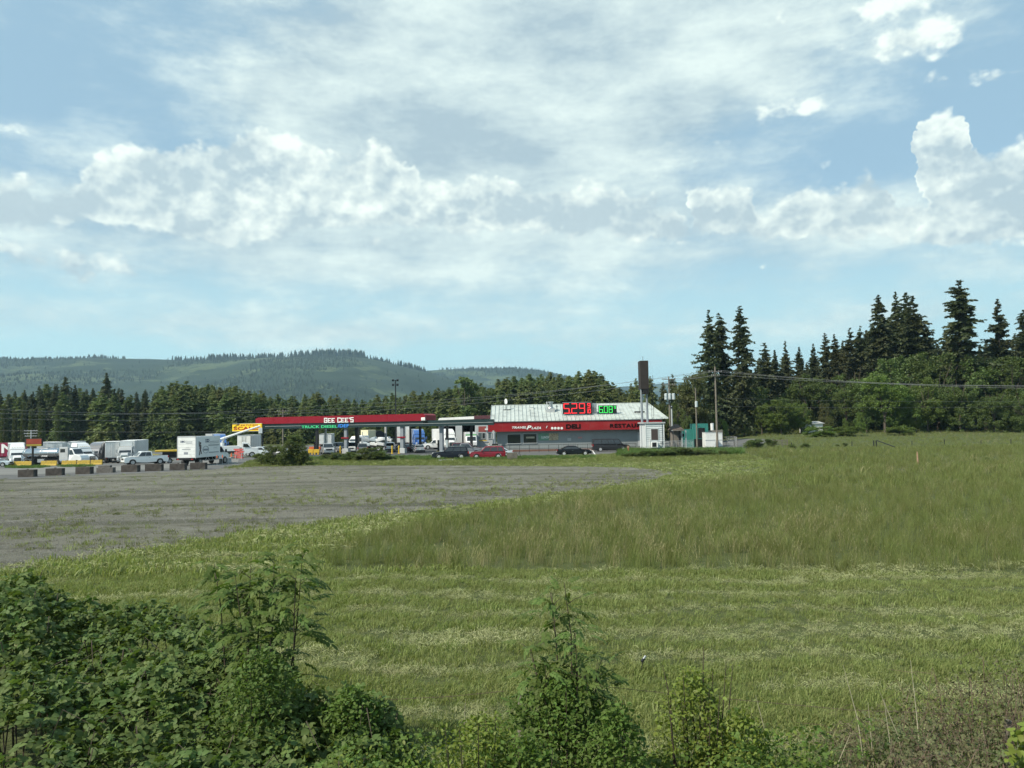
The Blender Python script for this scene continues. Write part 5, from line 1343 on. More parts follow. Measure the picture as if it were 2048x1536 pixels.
p = on_roof(1114, 822); t = thing('vent_pipe', p, 0, 'thin vent pipe with crossbar right of the round exhaust fan', 'pipe'); MB().cyl((0, 0, -.1), (0, 0, 1.0), .06).cyl((-.25, 0, .85), (.25, 0, .85), .04).build('pipe', M_CHAR, t)
p = on_roof(1188, 828); t = thing('air_handler', p, 0, 'tall grey air handler between the red and the green price displays', 'air handler')
MB().box(-.45, .45, -.4, .4, -.2, 1.35).build('housing', M_LGREY, t, bevel=.02); MB().prism([(-.5, 1.36), (-.4, 1.9), (.4, 1.9), (.5, 1.36)], -.45, .45).build('hood', M_ALU, t)
lv = MB()
for k in range(6): lv.box(-.38, .38, -.43, -.40, .15 + k * .18, .22 + k * .18)
lv.build('louver', M_CHAR, t)
p = on_roof(1207, 812); tag(MB().box(-.45, .45, -.3, .3, -.3, .35).build('roof_vent', M_WHITE, None, loc=p), 'small pale box vent standing just above the green price display', 'vent')
p = on_roof(1279, 825); t = thing('antenna', p, 0, 'flat dark antenna lying near the right end of the roof', 'antenna')
MB().box(-.9, .9, -.15, .15, .05, .22).cyl((.0, 0, 0), (0, 0, .95), .03).build('bracket', M_CHAR, t)

# ---------------------------------------------------------------- canopies
A = W(517, 849, 142.0); B = W(846, 843, 130.0)
dvec = Vector((B.x - A.x, B.y - A.y, 0)); cl_ = dvec.length; cyaw = math.atan2(dvec.y, dvec.x)
t = thing('truck_canopy', (A.x, A.y, tz(A.x, A.y)), cyaw, 'long red truck fuelling canopy with white slab letters and green lit TRUCK DIESEL letters beneath', 'canopy')
gz = tz(A.x, A.y)
f_ = thing('fascia', (0, 0, 0)); f_.parent = t
for k in range(10):
    MB().box(cl_ * k / 10, cl_ * (k + 1) / 10 - .015, -.12, 0, 5.62, 6.86).build('fascia_panel', M_RED2, f_)
MB().prism([(0, 5.62), (0, 6.86), (-.6, 6.6), (-.6, 5.62)], -.12, 4.2).prism([(cl_, 6.86), (cl_ + .45, 6.6), (cl_ + .45, 5.75), (cl_, 5.62)], -.12, 4.2).build('end_cap', M_RED2, t)
MB().box(-.5, cl_ + .3, .02, 4.1, 5.64, 6.6).build('deck', M_DKGREEN, t)
MB().box(cl_ - .25, cl_ + .55, -.27, -.13, 5.66, 6.2).build('corner_light', M_WHITE, t, bevel=.25)
ux = lambda px, py: None
def c_at(px, py, off=.13):
    """local x,z on the canopy's front plane seen at a pixel"""
    d = ray(px, py); n_ = Vector((-math.sin(cyaw), math.cos(cyaw), 0)); P0 = Vector((A.x, A.y, 0)) - n_ * off
    tt = n_.dot(P0 - Vector((0, 0, CAMZ))) / n_.dot(d); q = Vector((0, 0, CAMZ)) + d * tt
    dd = Vector((q.x - A.x, q.y - A.y, 0)); return dd.dot(dvec.normalized()), q.z - gz
x0, za = c_at(648.5, 845.5); x1, zb = c_at(711, 834.5)
# slab letters
GL = {'G': ['#####', '#...#', '#....', '#.###', '#...#', '#...#', '#####'], 'E': ['#####', '#....', '#....', '####.', '#....', '#....', '#####'], 'C': ['#####', '#...#', '#....', '#....', '#....', '#...#', '#####'], 'S': ['#####', '#....', '#....', '#####', '....#', '....#', '#####']}
lw = (x1 - x0) / 8.25; x = x0; hh = (zb - za)
for ch in "GEE CEE'S":
    if ch == ' ': x += lw * .55; continue
    if ch == "'": MB().box(x + .05, x + lw * .22, -.20, -.125, za + hh * .68, za + hh).build('letter', M_LETW, t); x += lw * .38; continue
    b = MB(); c_ = lw * .86; g_ = GL[ch]
    sx_ = c_ / 5; sz_ = hh * (1.0 if ch in 'GCS' else .92) / 7; ww = [0, 1.25, 2.1, 2.9, 3.75, 5]
    for r_ in range(7):
        k = 0
        while k < 5:
            if g_[r_][k] == '#':
                e = k
                while e < 5 and g_[r_][e] == '#': e += 1
                a_ = x + ww[k] * sx_; q_ = x + ww[e] * sx_
                b.box(a_, q_, -.20, -.125, za + (6 - r_) * sz_ - .012, za + (7 - r_) * sz_ + .012); k = e
            else: k += 1
    b.build('letter', M_LETW, t); x += lw
# beam under the fascia, running on to the building
be, _z = c_at(986, 845)
MB().box(.9, be, .05, .45, 4.68, 5.10).box(.9, be, .0, .5, 5.1, 5.22).box(.9, cl_, .05, .45, 5.22, 5.61).box(cl_ + .9, be, .05, .45, 5.24, 5.66).build('beam', M_DKGREEN, t)
MB().box(1.5, be, -.03, -.002, 5.12, 5.17).build('beam_trim', M_LGREY, t)
x0, za = c_at(603.5, 856.5, 0); x1, zb = c_at(675, 850, 0)
MB().box(x0 - .2, x0 + (x1 - x0) * 1.28, -.04, .05, za - .12, zb + .08).build('sign_board', M_DKGREEN, t)
lettering('TRUCK DIESEL', x1 - x0, zb - za, M_LETG, t, (x0, -.045, za), 0, .05, bold=.01)
x2, za2 = c_at(676, 855, 0); x3, zb2 = c_at(698, 848, 0)
lettering('/DEF', x3 - x2, zb2 - za2, M_LETB, t, (x2, -.045, za2), 0, .05, bold=.01)
def c_ground(px, py):
    return c_at(px, py)
for (px, dy, m, w_) in ((621, 4.5, M_LGREY, .30), (630, .3, M_CHAR, .42), (680, 5.5, M_LGREY, .3), (688, .3, M_POST, .55), (694, 3, M_CHAR, .6), (733, 6.5, M_LGREY, .32), (787, 6, M_CHAR, .3), (793, 1.6, M_CHAR, .3), (801, .3, M_POST, .62), (815, 4.5, M_CHAR, .35), (876, 1.0, M_POST, .6)):
    xx, _ = c_at(px, 880)
    MB().box(xx - w_ / 2, xx + w_ / 2, dy, dy + w_, -.6, 4.68 if dy < 1.5 else 5.63).build('column', m, t)
for px in (688, 801):
    xx, _ = c_at(px, 880); MB().box(xx - .75, xx + .75, .1, .28, 2.7, 2.95).build('lane_plate', M_RED2, t)
    MB().cbox((xx, .6, .45), (1.3, .9, .9)).build('column_base', M_LGREY, t, bevel=.04)
for i, px in enumerate((674, 688.5, 791.5, 805)):
    xx, _ = c_at(px, 900); q = Vector((A.x, A.y, 0)) + dvec.normalized() * xx + Vector((math.sin(cyaw), -math.cos(cyaw), 0)) * 1.4
    tt = thing('bollard', (q.x, q.y, tz(q.x, q.y)), 0, ('yellow bollard left of the canopy column below DEF', 'yellow bollard right of the canopy column below DEF', 'yellow bollard left of the canopy column by the silver sedan', 'yellow bollard right of the canopy column by the silver sedan')[i], 'bollard', 'yellow bollards at the canopy columns')
    MB().cyl((0, 0, -.1), (0, 0, 1.35), .13, n=12).cyl((0, 0, 1.35), (0, 0, 1.42), .13, .05, n=12).build('pipe', M_YEL, tt)
    MB().box(-.2, .2, -.2, .2, -.05, .12).build('footing', M_YEL, tt)
def dispenser(px, Y, label, yaw=0, m=M_LGREY):
    p_ = GX(px, Y); q = thing('fuel_dispenser', p_, yaw, label, 'fuel dispenser')
    MB().box(-.35, .35, -.3, .3, 0, 2.1).build('cabinet', m, q, bevel=.03); MB().box(-.28, .28, -.315, -.30, 1.35, 1.85).build('screen', M_GLASS, q)
    MB().tube([(.36, -.1, 1.6), (.6, -.2, 1.0), (.55, -.2, .4), (.4, -.1, .9)], .03, 6).build('hose', M_BLACK, q); MB().box(-.6, .6, -.5, .5, -.05, .15).build('island_kerb', M_YEL, q)
for px, Y, l_ in ((632, 141, 'grey fuel dispenser at the leftmost canopy column'), (694, 138, 'grey fuel dispenser beside the column below DEF'), (806, 134, 'grey fuel dispenser beside the column by the silver sedan'), (879, 137, 'grey fuel dispenser below the white-topped canopy')):
    dispenser(px, Y, l_, m=M_CHAR)
for (pa, pb, Y, l_) in ((616, 626, 133, 'yellow steel guard left of the dark canopy column'), (627, 638, 132.5, 'yellow steel guard right of the dark canopy column'), (618, 640, 150, 'orange crate row behind the yellow steel guards')):
    a = GX(pa, Y); b_ = GX(pb, Y); q = thing('steel_guard', a, 0, l_, 'guard')
    w = b_.x - a.x
    MB().box(0, w, 0, .4, .35, .95).build('plate', M_YEL if Y < 140 else M_ORANGE, q, bevel=.03); MB().box(.1, .3, 0, .3, 0, .35).box(w - .3, w - .1, 0, .3, 0, .35).build('foot', M_YEL, q)

a = W(876, 841, 137); b_ = W(986, 838, 134)
t = thing('white_topped_canopy', (a.x, 137, tz(a.x, 137)), math.atan2(-3, b_.x - a.x), 'lower canopy with a white roof edge and dark red end joining the restaurant', 'canopy')
w = (Vector((b_.x, 134, 0)) - Vector((a.x, 137, 0))).length; w1 = w * .66
MB().prism([(0, 5.72), (.25, 6.12), (w1, 6.30), (w1, 5.80)], 0, 6).build('white_edge', M_WHITE, t)
MB().prism([(w1 + .01, 5.80), (w1 + .01, 6.42), (w, 6.45), (w, 5.82)], 0, 6).build('red_end', M_DREDV, t)
MB().box(.2, w, .3, 5.8, 5.2, 5.71).build('deck', M_DKGREEN, t)
MB().box(w1 * .78, w1 * .78 + .4, 2, 2.4, 0, 5.2).box(.3, .7, 3, 3.4, 0, 5.2).build('column', M_CHAR, t)
# garage with open bays behind
YG = 158.0; ga = GX(878, YG); gb_ = GX(990, YG); z0 = ga.z; OG = Vector((ga.x, YG, z0))
t = thing('garage', OG, 0, 'grey garage with two dark open bays left of the restaurant', 'garage')
gx = lambda px: W(px, 860, YG).x - ga.x
top = 5.3; w = gb_.x - ga.x
MB().box(0, gx(884), 0, 8, 0, top).box(gx(911), gx(924), 0, 8, 0, top).box(gx(950), gx(955), 0, 8, 0, top).box(gx(955), w, 0, 8, 0, top).box(gx(884), gx(911), .0, .5, 4.6, top).box(gx(924), gx(950), 0, .5, 4.8, top).build('wall', M_LGREY, t)
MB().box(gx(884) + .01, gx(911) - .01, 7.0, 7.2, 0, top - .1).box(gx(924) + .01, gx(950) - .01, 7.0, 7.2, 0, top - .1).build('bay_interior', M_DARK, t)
MB().box(-.2, w + .2, -.2, 8.2, top + .002, top + .25).build('roof', M_CHAR, t)
on_wall('red_board', 957, 852.5, 972, 864, mat('dull_red_board', (.26, .06, .05), .6, var=.1), t, .01, Y=YG, o=OG)
for pa, pb in ((957, 963.5), (965, 970), (977, 982), (984, 988)):
    window(pa, 866, pb, 877, t, M_PALEGL if pa != 965 else M_WGLASS, YG, o=OG)
on_wall('yellow_shelf', 958, 880, 974, 882, M_YEL, t, .2, Y=YG, o=OG)
on_wall('ledge_lamp', 970, 857, 977, 860, M_WHITE, t, .2, Y=YG, o=OG, dep=.3)
# gas bottle cage
p = GX(990, 124); t = thing('gas_cage', p, 0, 'yellow propane exchange cage at the restaurant corner behind the bright red SUV', 'cage')
MB().box(-.5, .5, -.3, .3, .1, 1.6).build('cage_frame', M_CHAR, t); MB().box(-.38, .38, -.33, -.31, .7, 1.35).build('yellow_panel', M_YEL, t); MB().cyl((0, -.335, 1.0), (0, -.35, 1.0), .16, n=10).build('flame_emblem', M_LETR, t)
# person walking by the corner
def person(loc, yaw, label):
    t = thing('person', loc, yaw, label, 'person')
    V = [(0, 0, .95), (0, 0, 1.15), (.02, 0, 1.40), (.03, 0, 1.50), (.05, 0, 1.60), (.05, 0, 1.72),
         (.03, .10, .90), (.08, .11, .50), (-.02, .11, .08), (.12, .11, .03), (0, -.10, .90), (-.10, -.11, .50), (-.22, -.11, .10), (-.10, -.11, .03),
         (.02, .19, 1.40), (-.03, .25, 1.12), (.12, .24, .92), (.17, .23, .84), (.02, -.19, 1.40), (.05, -.26, 1.12), (.20, -.22, 1.00), (.27, -.20, .96)]
    E = [(0, 1), (1, 2), (2, 3), (3, 4), (4, 5), (0, 6), (6, 7), (7, 8), (8, 9), (0, 10), (10, 11), (11, 12), (12, 13), (2, 14), (14, 15), (15, 16), (16, 17), (2, 18), (18, 19), (19, 20), (20, 21)]
    RR = [.15, .14, .16, .055, .085, .08, .09, .065, .04, .035, .09, .065, .04, .035, .065, .045, .035, .03, .065, .045, .035, .03]
    me = bpy.data.meshes.new('body'); me.from_pydata(V, E, []); o = bpy.data.objects.new('body', me); COL.objects.link(o); o.parent = t
    md = o.modifiers.new('skin', 'SKIN'); sv = me.skin_vertices.new() if not me.skin_vertices else me.skin_vertices[0]
    for i, r_ in enumerate(RR): me.skin_vertices[0].data[i].radius = (r_, r_)
    me.skin_vertices[0].data[0].use_root = True
    ss_ = o.modifiers.new('s', 'SUBSURF'); ss_.levels = 1; ss_.render_levels = 2
    me.materials.append(mat('skin_tone', (.42, .27, .20), .6, var=0))
    s_ = MB(); s_.tube([(0, 0, .92), (0, 0, 1.15), (.02, 0, 1.38), (.03, 0, 1.49)], [.19, .18, .22, .09], 12).tube([(.02, .17, 1.42), (-.02, .25, 1.14)], [.09, .07], 8).tube([(.02, -.17, 1.42), (.04, -.26, 1.14)], [.09, .07], 8).build('shirt', mat('pale_grey_shirt', (.52, .54, .55), .8, var=.1), t, smooth=True)
    MB().tube([(.01, 0, .98), (0, 0, .85)], [.19, .19], 12).tube([(.03, .10, .90), (.07, .11, .50), (-.02, .11, .10)], [.115, .085, .065], 8).tube([(0, -.10, .90), (-.09, -.11, .50), (-.20, -.11, .12)], [.115, .085, .065], 8).build('trousers', M_CHAR, t, smooth=True)
    MB().tube([(.02, 0, 1.60), (.035, 0, 1.70), (.04, 0, 1.79)], [.095, .105, .05], 10).build('hair', mat('fair_hair', (.40, .30, .16), .8, var=.1), t, smooth=True)
    MB().cbox((.138, 0, 1.655), (.03, .02, .03)).build('nose', MATS['skin_tone'], t)
person(GX(978, 121), R(-20), 'fair-haired person in a pale grey shirt walking at the left corner of the restaurant')

# ---------------------------------------------------------------- scales sign
a = W(464.5, 862.5, 140); b_ = W(523, 848.5, 138)
t = thing('certified_scales_sign', (a.x, 140, a.z), math.atan2(-2, b_.x - a.x), 'yellow sign reading CERTIFIED SCALES at the left end of the truck canopy', 'sign')
w = (Vector((b_.x, 138, 0)) - Vector((a.x, 140, 0))).length; h = 1.33
MB().box(0, w, 0, .25, 0, h).build('panel', M_YELS, t); MB().box(-.05, w + .05, .02, .23, h, h + .06).box(-.05, w + .05, .02, .23, -.06, -.001).build('frame', M_LGREY, t)
lettering('CERTIFIED', w * .68, h * .22, M_LETR, t, (w * .20, -.002, h * .70), 0, .02, bold=.02, space=1.2)
lettering('SCALES', w * .92, h * .46, M_LETR, t, (w * .05, -.002, h * .14), 0, .02, bold=.04, space=1.05)
p = GX(525, 139.5); q = thing('sign_post', p, 0, 'grey steel post carrying the yellow scales sign', 'post'); MB().cyl((0, 0, -.2), (0, 0, 5.7), .12, n=8).build('tube', M_CHAR, q); MB().box(-w * .95, .1, .0, .1, 5.6, 5.7).build('bracket', M_CHAR, q)
# small red and yellow sign at the far left
p = GX(66, 112); t = thing('marquee_sign', p, 0, 'dark red sign with yellow lower stripes on a single black post before the tanker', 'sign')
a = W(51.5, 893, 112); b_ = W(85, 876.5, 112)
x0, x1, za, zb = a.x - p.x, b_.x - p.x, a.z - p.z, b_.z - p.z
MB().box(x0, x1, -.15, .15, za, zb).build('cabinet', M_BROWN, t)
MB().box(x0 + .18, x1 - .05, -.17, -.151, za + .35, zb - .08).build('red_face', mat('sign_red', (.26, .045, .022), .5, var=.2), t)
MB().box(x0 + .18, x1 - .05, -.17, -.151, za + .17, za + .30).box(x0 + .18, x1 - .05, -.17, -.151, za + .05, za + .12).build('yellow_stripe', mat('dull_yellow', (.42, .32, .05), .5, var=.1), t)
MB().cyl((0, 0, -.2), (0, 0, za), .14, n=8).build('post', M_BLACK, t)

# ---------------------------------------------------------------- barriers, blocks, cones
BAR = [(38, 931, 52, .04, 'yellow concrete barrier at the foot of the white semi truck'), (99, 927.5, 30, .10, 'yellow concrete barrier below the rear of the tank'), (139, 925, 27, .12, 'yellow concrete barrier below the front of the tank'), (168, 922.5, 24, .13, 'yellow concrete barrier between the tanker axles and the cab wheel'), (194, 920.5, 21, .14, 'yellow concrete barrier right of the tanker cab')]
def barrier_mesh(L_):
    b = MB(); pr = [(-.32, 0), (-.32, .10), (-.16, .32), (-.10, .82), (.10, .82), (.16, .32), (.32, .10), (.32, 0)]
    b.add([(-L_ / 2, y, z) for y, z in pr] + [(L_ / 2, y, z) for y, z in pr], [tuple(range(8)), tuple(range(15, 7, -1))] + [(i, i + 8, (i + 1) % 8 + 8, (i + 1) % 8) for i in range(8)])
    return b
for px, py, wpx, yw, lab in BAR:
    p = GX(px, 123.5 - (py - 920) * .12); L_ = wpx * p.y / FPX
    tag(barrier_mesh(L_).build('concrete_barrier', M_YELC, None, bevel=.02, loc=p, rz=yw), lab, 'barrier', 'yellow concrete barriers by the tanker')
BL = [(51, 954.5, 32, 'first'), (107, 951.5, 32, ''), (165, 948.5, 31, ''), (209, 946, 33, ''), (258, 944.5, 34, ''), (306, 942.5, 33, ''), (354, 941, 31, ''), (395, 939, 31, '')]
blab = ['dark stained concrete block at the left end of the block row', 'dark concrete block with a pale left end, second from the left end of the row', 'dark concrete block below the rear wheel of the tanker cab', 'lighter grey chipped concrete block with an open-looking top', 'long dark block left of the white pickup', 'dark block directly in front of the white pickup', 'dark block before the rear door of the box truck', 'last dark block under the side of the box truck']
for i, (px, py, wpx, _) in enumerate(BL):
    p = G(px, py); L_ = wpx * p.y / FPX * .97
    b = MB(); b.box(-L_ / 2, L_ / 2, 0, .75, -.02, .80 if i not in (3,) else .62)
    if i in (3, 4, 5): b.box(-L_ * .42, L_ * .30, .12, .65, .60, .86)
    b.cbox((0, .38, .83), (.25, .05, .10))
    o = tag(b.build('concrete_block', M_BLOCK if i != 3 else M_BLOCKL, None, bevel=.035, loc=p, rz=R((2, 6, -3, 4, -2, 3, 1, 2)[i])), blab[i], 'concrete block', 'concrete blocks along the lot edge')
# stacked red barricades
p = G(478, 919); t = thing('barricade_stack', p, R(-6), 'stack of faded red and white barricade boards at the lot entrance', 'barricades')
for k in range(6):
    MB().cbox((rs.uniform(-.1, .1), rs.uniform(-.05, .05), .30 + k * .26), (1.45 + rs.uniform(-.2, .2), .12, .20), rs.uniform(-.1, .1), 0, rs.uniform(-.12, .12)).build('board', M_PINKRED, t)
for x in (-.5, .5): MB().cyl((x, .15, 0), (x * .8, .1, 1.7), .04).cyl((x, -.25, 0), (x * .8, .1, 1.7), .04).build('leg', M_LGREY, t)
def cone(px, py, label, h=.75, m=M_ORANGE):
    p_ = G(px, py); t = thing('traffic_cone', p_, 0, label, 'traffic cone')
    MB().box(-.2, .2, -.2, .2, 0, .04).build('base', m, t); c = MB().cyl((0, 0, .04), (0, 0, h), .15, .03, n=12).build('cone', m, t)
    MB().cyl((0, 0, h * .55), (0, 0, h * .72), .083, .062, n=12).build('reflective_band', M_LETW, t)
cone(452, 912, 'orange traffic cone left of the barricade stack', 1.0); cone(463, 913, 'orange traffic cone at the foot of the barricade stack', .9)
for i, (px, py) in enumerate(((434, 931), (445, 930), (457, 929))):
    p_ = G(px, py); t = thing('marker_stake', p_, 0, ('thin stake with orange head nearest the box truck', 'thin stake with orange head, middle of three right of the box truck', 'thin bare stake below the barricade stack')[i], 'stake')
    MB().cyl((0, 0, -.1), (0, 0, 1.2), .02, n=6).build('rod', M_LGREY, t)
    if i < 2: MB().cyl((0, 0, 1.0), (0, 0, 1.35), .09, .05, n=8).build('head', M_ORANGE, t)
a = G(431, 927); p_ = G(472, 924); tag(barrier_mesh((p_.x - a.x)).build('concrete_barrier', M_LGREY, None, loc=((a.x + p_.x) / 2, a.y + 1.5, a.z), rz=.08), 'pale grey concrete barrier right of the box truck', 'barrier')
p = G(1836, 929); t = thing('marker_post', p, 0, 'faded orange tube marker standing alone in the tall grass', 'marker'); MB().cyl((0, 0, 0), (0, .05, 1.15), .12, .06, n=12).build('tube', M_PEACH, t); MB().cyl((0, .05, 1.15), (0, .06, 1.30), .05, .04, n=10).build('tip', M_PEACH, t)
p = G(1257, 909); t = thing('striped_marker', p, 0, 'leaning red marker by the front of the charcoal van', 'marker'); MB().cyl((.1, 0, 0), (-.05, 0, 1.0), .05, n=8).build('rod', M_PINKRED, t); MB().box(-.2, .15, -.03, .03, .95, 1.3).build('board', M_PEACH, t)
# A-frame board on the verge
p = G(1027, 920); t = thing('a_frame_board', p, R(10), 'weathered A-frame board on the verge right of the bright red SUV', 'sign board')
MB().add([(-.9, -.4, 0), (.5, -.4, 0), (.5, -.02, 1.0), (-.9, -.02, 1.0)], [(0, 1, 2, 3)]).build('panel', mat('weathered_board', (.10, .09, .075), .9, var=.3), t)
MB().tube([(.2, -.3, 0), (.75, 0, 1.0), (1.3, .4, 0)], .035, 5).build('frame', M_CHAR, t)
p = G(892, 921); tag(MB().box(-1.0, 1.0, -.3, .3, -.02, .12).build('concrete_slab', M_LGREY, None, loc=p), 'pale flat slab on the verge below the dark navy SUV', 'slab')
# lot sign on a pole before the navy SUV
p = G(894, 918); t = thing('street_sign', p, 0, 'narrow pole with a pale vertical sign in front of the dark navy SUV', 'sign'); MB().cyl((0, 0, -.1), (0, 0, 2.75), .035, n=8).build('pole', M_LGREY, t); MB().box(-.14, .14, -.05, -.03, 1.65, 2.7).build('panel', M_TRANS, t)
# painted bay line
q = G(1184, 901); q2 = G(1191, 913)
MB().add([(q.x, q.y, q.z + .03), (q.x + .15, q.y, q.z + .03), (q2.x + .2, q2.y, q2.z + .03), (q2.x, q2.y, q2.z + .03)], [(0, 1, 2, 3)]).build('painted_bay_line', M_LETW).__setitem__('kind', 'structure')

# ---------------------------------------------------------------- floodlight pole
p = GX(792, 150); zt = W(792, 760, 150).z - p.z
t = thing('floodlight_pole', p, 0, 'tall dark pole with four floodlights rising behind the red canopy', 'light pole')
MB().cyl((0, 0, 0), (0, 0, zt), .17, .10, n=8).build('pole', M_CHAR, t)
MB().cyl((-.5, 0, zt - .1), (.5, 0, zt - .1), .04).cyl((-.5, 0, zt - 1.0), (.5, 0, zt - 1.0), .04).build('crossarm', M_CHAR, t)
for x in (-.45, .45):
    for z in (zt - .05, zt - .95): MB().cbox((x, -.15, z), (.42, .4, .32), 0, .5).build('floodlight', M_CHAR, t, bevel=.03)
# ---------------------------------------------------------------- tall pole sign
YS = 121.0; p = GX(1288, YS); t = thing('pole_sign', p, 0, 'tall blank dark brown sign panel on twin grey steel posts right of the restaurant', 'pole sign')
P_ = lambda px, py: (W(px, py, YS).x - p.x, W(px, py, YS).z - p.z)
x0, z1 = P_(1279, 722); x1, _ = P_(1295, 722); _, z0 = P_(1287, 778); xm, zl = P_(1286, 788); _, zl2 = P_(1280, 781)
MB().box(x0, x1, -.6, 1.6, z0, z1).build('panel', M_BROWN, t)
MB().box(xm, x1, -.55, 1.5, zl, z0 - .003).build('lower_panel', M_DARK, t)
MB().cyl((x0 + .6, .3, z1), (x0 + .6, .3, z1 + .8), .03).build('lightning_rod', M_CHAR, t)
for px in (1284, 1295.5):
    xa, _ = P_(px + 2.5, 900); xb, zb = P_(px - 1.2, 782)
    MB().cyl((xa, .5 if px > 1290 else .2, -.2), (xb, .5 if px > 1290 else .2, z0 + .1), .21, .16, n=12).build('post', M_POST, t)

# ---------------------------------------------------------------- utility shed, kiosk, container, dumpsters
YSH = 118.0; p = GX(1291, YSH); O2 = Vector(p); t = thing('utility_shed', p, 0, 'small white board-sided utility shed with an air conditioner, beside the twin sign posts', 'shed')
Q = lambda px, py, Y=YSH: (W(px, py, Y).x - p.x, W(px, py, Y).z - p.z)
w, _ = Q(1327, 850); _, h = Q(1310, 847); dp = 5.2
MB().box(0, w, 0, dp, -.1, h).build('wall', M_SIDING, t)
sd_ = MB(); k = 0
while k * .34 < h - .15:
    z = k * .34; sd_.prism([(-.035, z), (-.012, z + .235), (-.002, z + .235), (-.002, z)], 0, 1) if False else None
    sd_.add([(-.02, -.075, z), (w + .02, -.075, z), (w + .02, -.008, z + .33), (-.02, -.008, z + .33)], [(0, 1, 2, 3)]).add([(-.02, -.075, z), (-.02, -.002, z), (w + .02, -.002, z), (w + .02, -.075, z)], [(0, 1, 2, 3)])
    sd_.add([(w + .075, -.075, z), (w + .075, dp, z), (w + .008, dp, z + .33), (w + .008, -.008, z + .33)], [(0, 1, 2, 3)]); k += 1
tag(sd_.build('siding', M_SIDING, t), kind='stuff')
MB().box(-.25, w + .25, -.2, dp + .2, h, h + .22).build('roof', M_LGREY, t)
for x in (-.04, w - .06): MB().box(x, x + .14, -.10, -.076, 0, h).build('corner_board', M_WHITE, t)
x0, za = Q(1302.5, 880); x1, zb = Q(1315.5, 858)
MB().box(x0, x1, -.11, -.04, za, zb).build('boarded_window', mat('dark_brown_board', (.055, .042, .040), .7, var=.1), t); 
MB().box(x0 - .08, x0, -.13, -.036, za, zb).box(x1, x1 + .08, -.13, -.036, za, zb).box(x0 - .08, x1 + .08, -.13, -.036, zb, zb + .08).build('window_trim', M_SIDING, t)
x0, za = Q(1302, 895); x1, zb = Q(1314.5, 883.5)
ac = MB().box(x0, x1, -.65, -.04, za, zb).build('air_conditioner', M_WHITE, t, bevel=.03); MB().box(x0 + .08, x1 - .25, -.665, -.652, za + .1, zb - .1).build('fan_grille', M_CHAR, ac)
MB().box(x0 - .02, x1, -.6, -.04, za - .06, za - .003).build('shelf', M_CHAR, ac)
for px, py in ((1322, 884), (1322.5, 890)):
    x, z = Q(px, py); MB().box(x - .14, x + .14, -.15, -.04, z - .2, z + .2).build('meter_box', M_LGREY, t)
x, z = Q(1324, 845); MB().cyl((x, -.1, 1.2), (x, -.1, h + 1.0), .035).build('conduit', M_CHAR, t)
x, z = Q(1300, 892); MB().box(x - .08, x + .0, -.12, -.04, 0, z + 1.1).build('downpipe', M_WHITE, t)

p = GX(1346, 124); t = thing('kiosk', p, 0, 'brown-shingled open kiosk between the utility shed and the teal container', 'kiosk')
Q = lambda px, py, Y=124: (W(px, py, Y).x - p.x, W(px, py, Y).z - p.z)
x1, zr = Q(1376, 848); xe, ze = Q(1343, 860); x1b, _ = Q(1380, 858)
MB().add([(xe, -1, ze), (x1b - 1.2, -1, ze), (x1 - 1.4, 1.2, zr), (xe + .7, 1.2, zr), (xe, 3.4, ze), (x1b - 1.2, 3.4, ze)], [(0, 1, 2, 3), (3, 2, 5, 4), (1, 5, 2), (0, 3, 4)]).build('roof', M_SHINGLE, t)
MB().box(xe, x1b - 1.2, -1.02, -.9, ze - .16, ze - .01).build('eave_board', M_TAN, t)
MB().box(.2, 1.3, 0, 3, 0, ze - .16).build('wall', M_TAN, t)
for px in (1358, 1363, 1371): x, _ = Q(px, 880); MB().box(x - .08, x + .08, -.4, -.24, 0, ze - .1).build('post', M_CHAR if px == 1358 else M_LGREY, t)
for px, py in ((1361, 868), (1366, 870)): x, z = Q(px, py); MB().box(x - .25, x + .25, .3, .5, z - .3, z + .2).build('notice_panel', M_LGREY if px == 1361 else M_DARK, t)

p = GX(1387, 136); t = thing('teal_container', p, 0, 'teal container cabin with a dark doorway behind the pole with a single transformer', 'container')
Q = lambda px, py, Y=136: (W(px, py, Y).x - p.x, W(px, py, Y).z - p.z)
w, h = Q(1416, 847)
MB().box(0, w, 0, 2.4, 0, h).build('cabin_body', M_TEAL, t)
MB().box(-1.6, -.02, .6, 2.4, 0, h - 1.0).build('side_body', M_TEAL, t)
x0, zb = Q(1396, 856); x1, zm = Q(1410, 876); MB().box(x0, x1, -.04, -.002, zm, zb).build('doorway', M_DARK, t); x0, zb = Q(1386, 878); x1, _ = Q(1411, 878)
MB().box(.1, x1, -.05, -.002, .1, zb).build('open_base', M_DARK, t)
rb = MB()
for k in range(8): rb.box(w * k / 8 + .1, w * k / 8 + .16, -.025, -.001, zb + .1, h - .1)
rb.build('corrugation', M_TEAL, t)
for i, (pa, pb, pt, Y, lab) in enumerate(((1411, 1431, 865.5, 131, 'white steel dumpster box right of the teal container'), (1432, 1445, 866, 134, 'pale dumpster end half behind the tallest utility pole'))):
    a = GX(pa, Y); b_ = GX(pb, Y); h = W(pa, pt, Y).z - a.z; w = b_.x - a.x
    t = thing('dumpster', a, 0, lab, 'dumpster'); MB().box(0, w, 0, 2.2, .12, h).build('bin', M_WHITE, t, bevel=.03)
    MB().box(-.03, w + .03, -.04, -.001, h * .50, h * .54).box(-.03, w + .03, -.05, 2.22, h + .001, h + .07).build('rim', M_LGREY, t); MB().box(.1, .3, .1, 2.0, 0, .12).box(w - .3, w - .1, .1, 2.0, 0, .12).build('skid', M_CHAR, t)
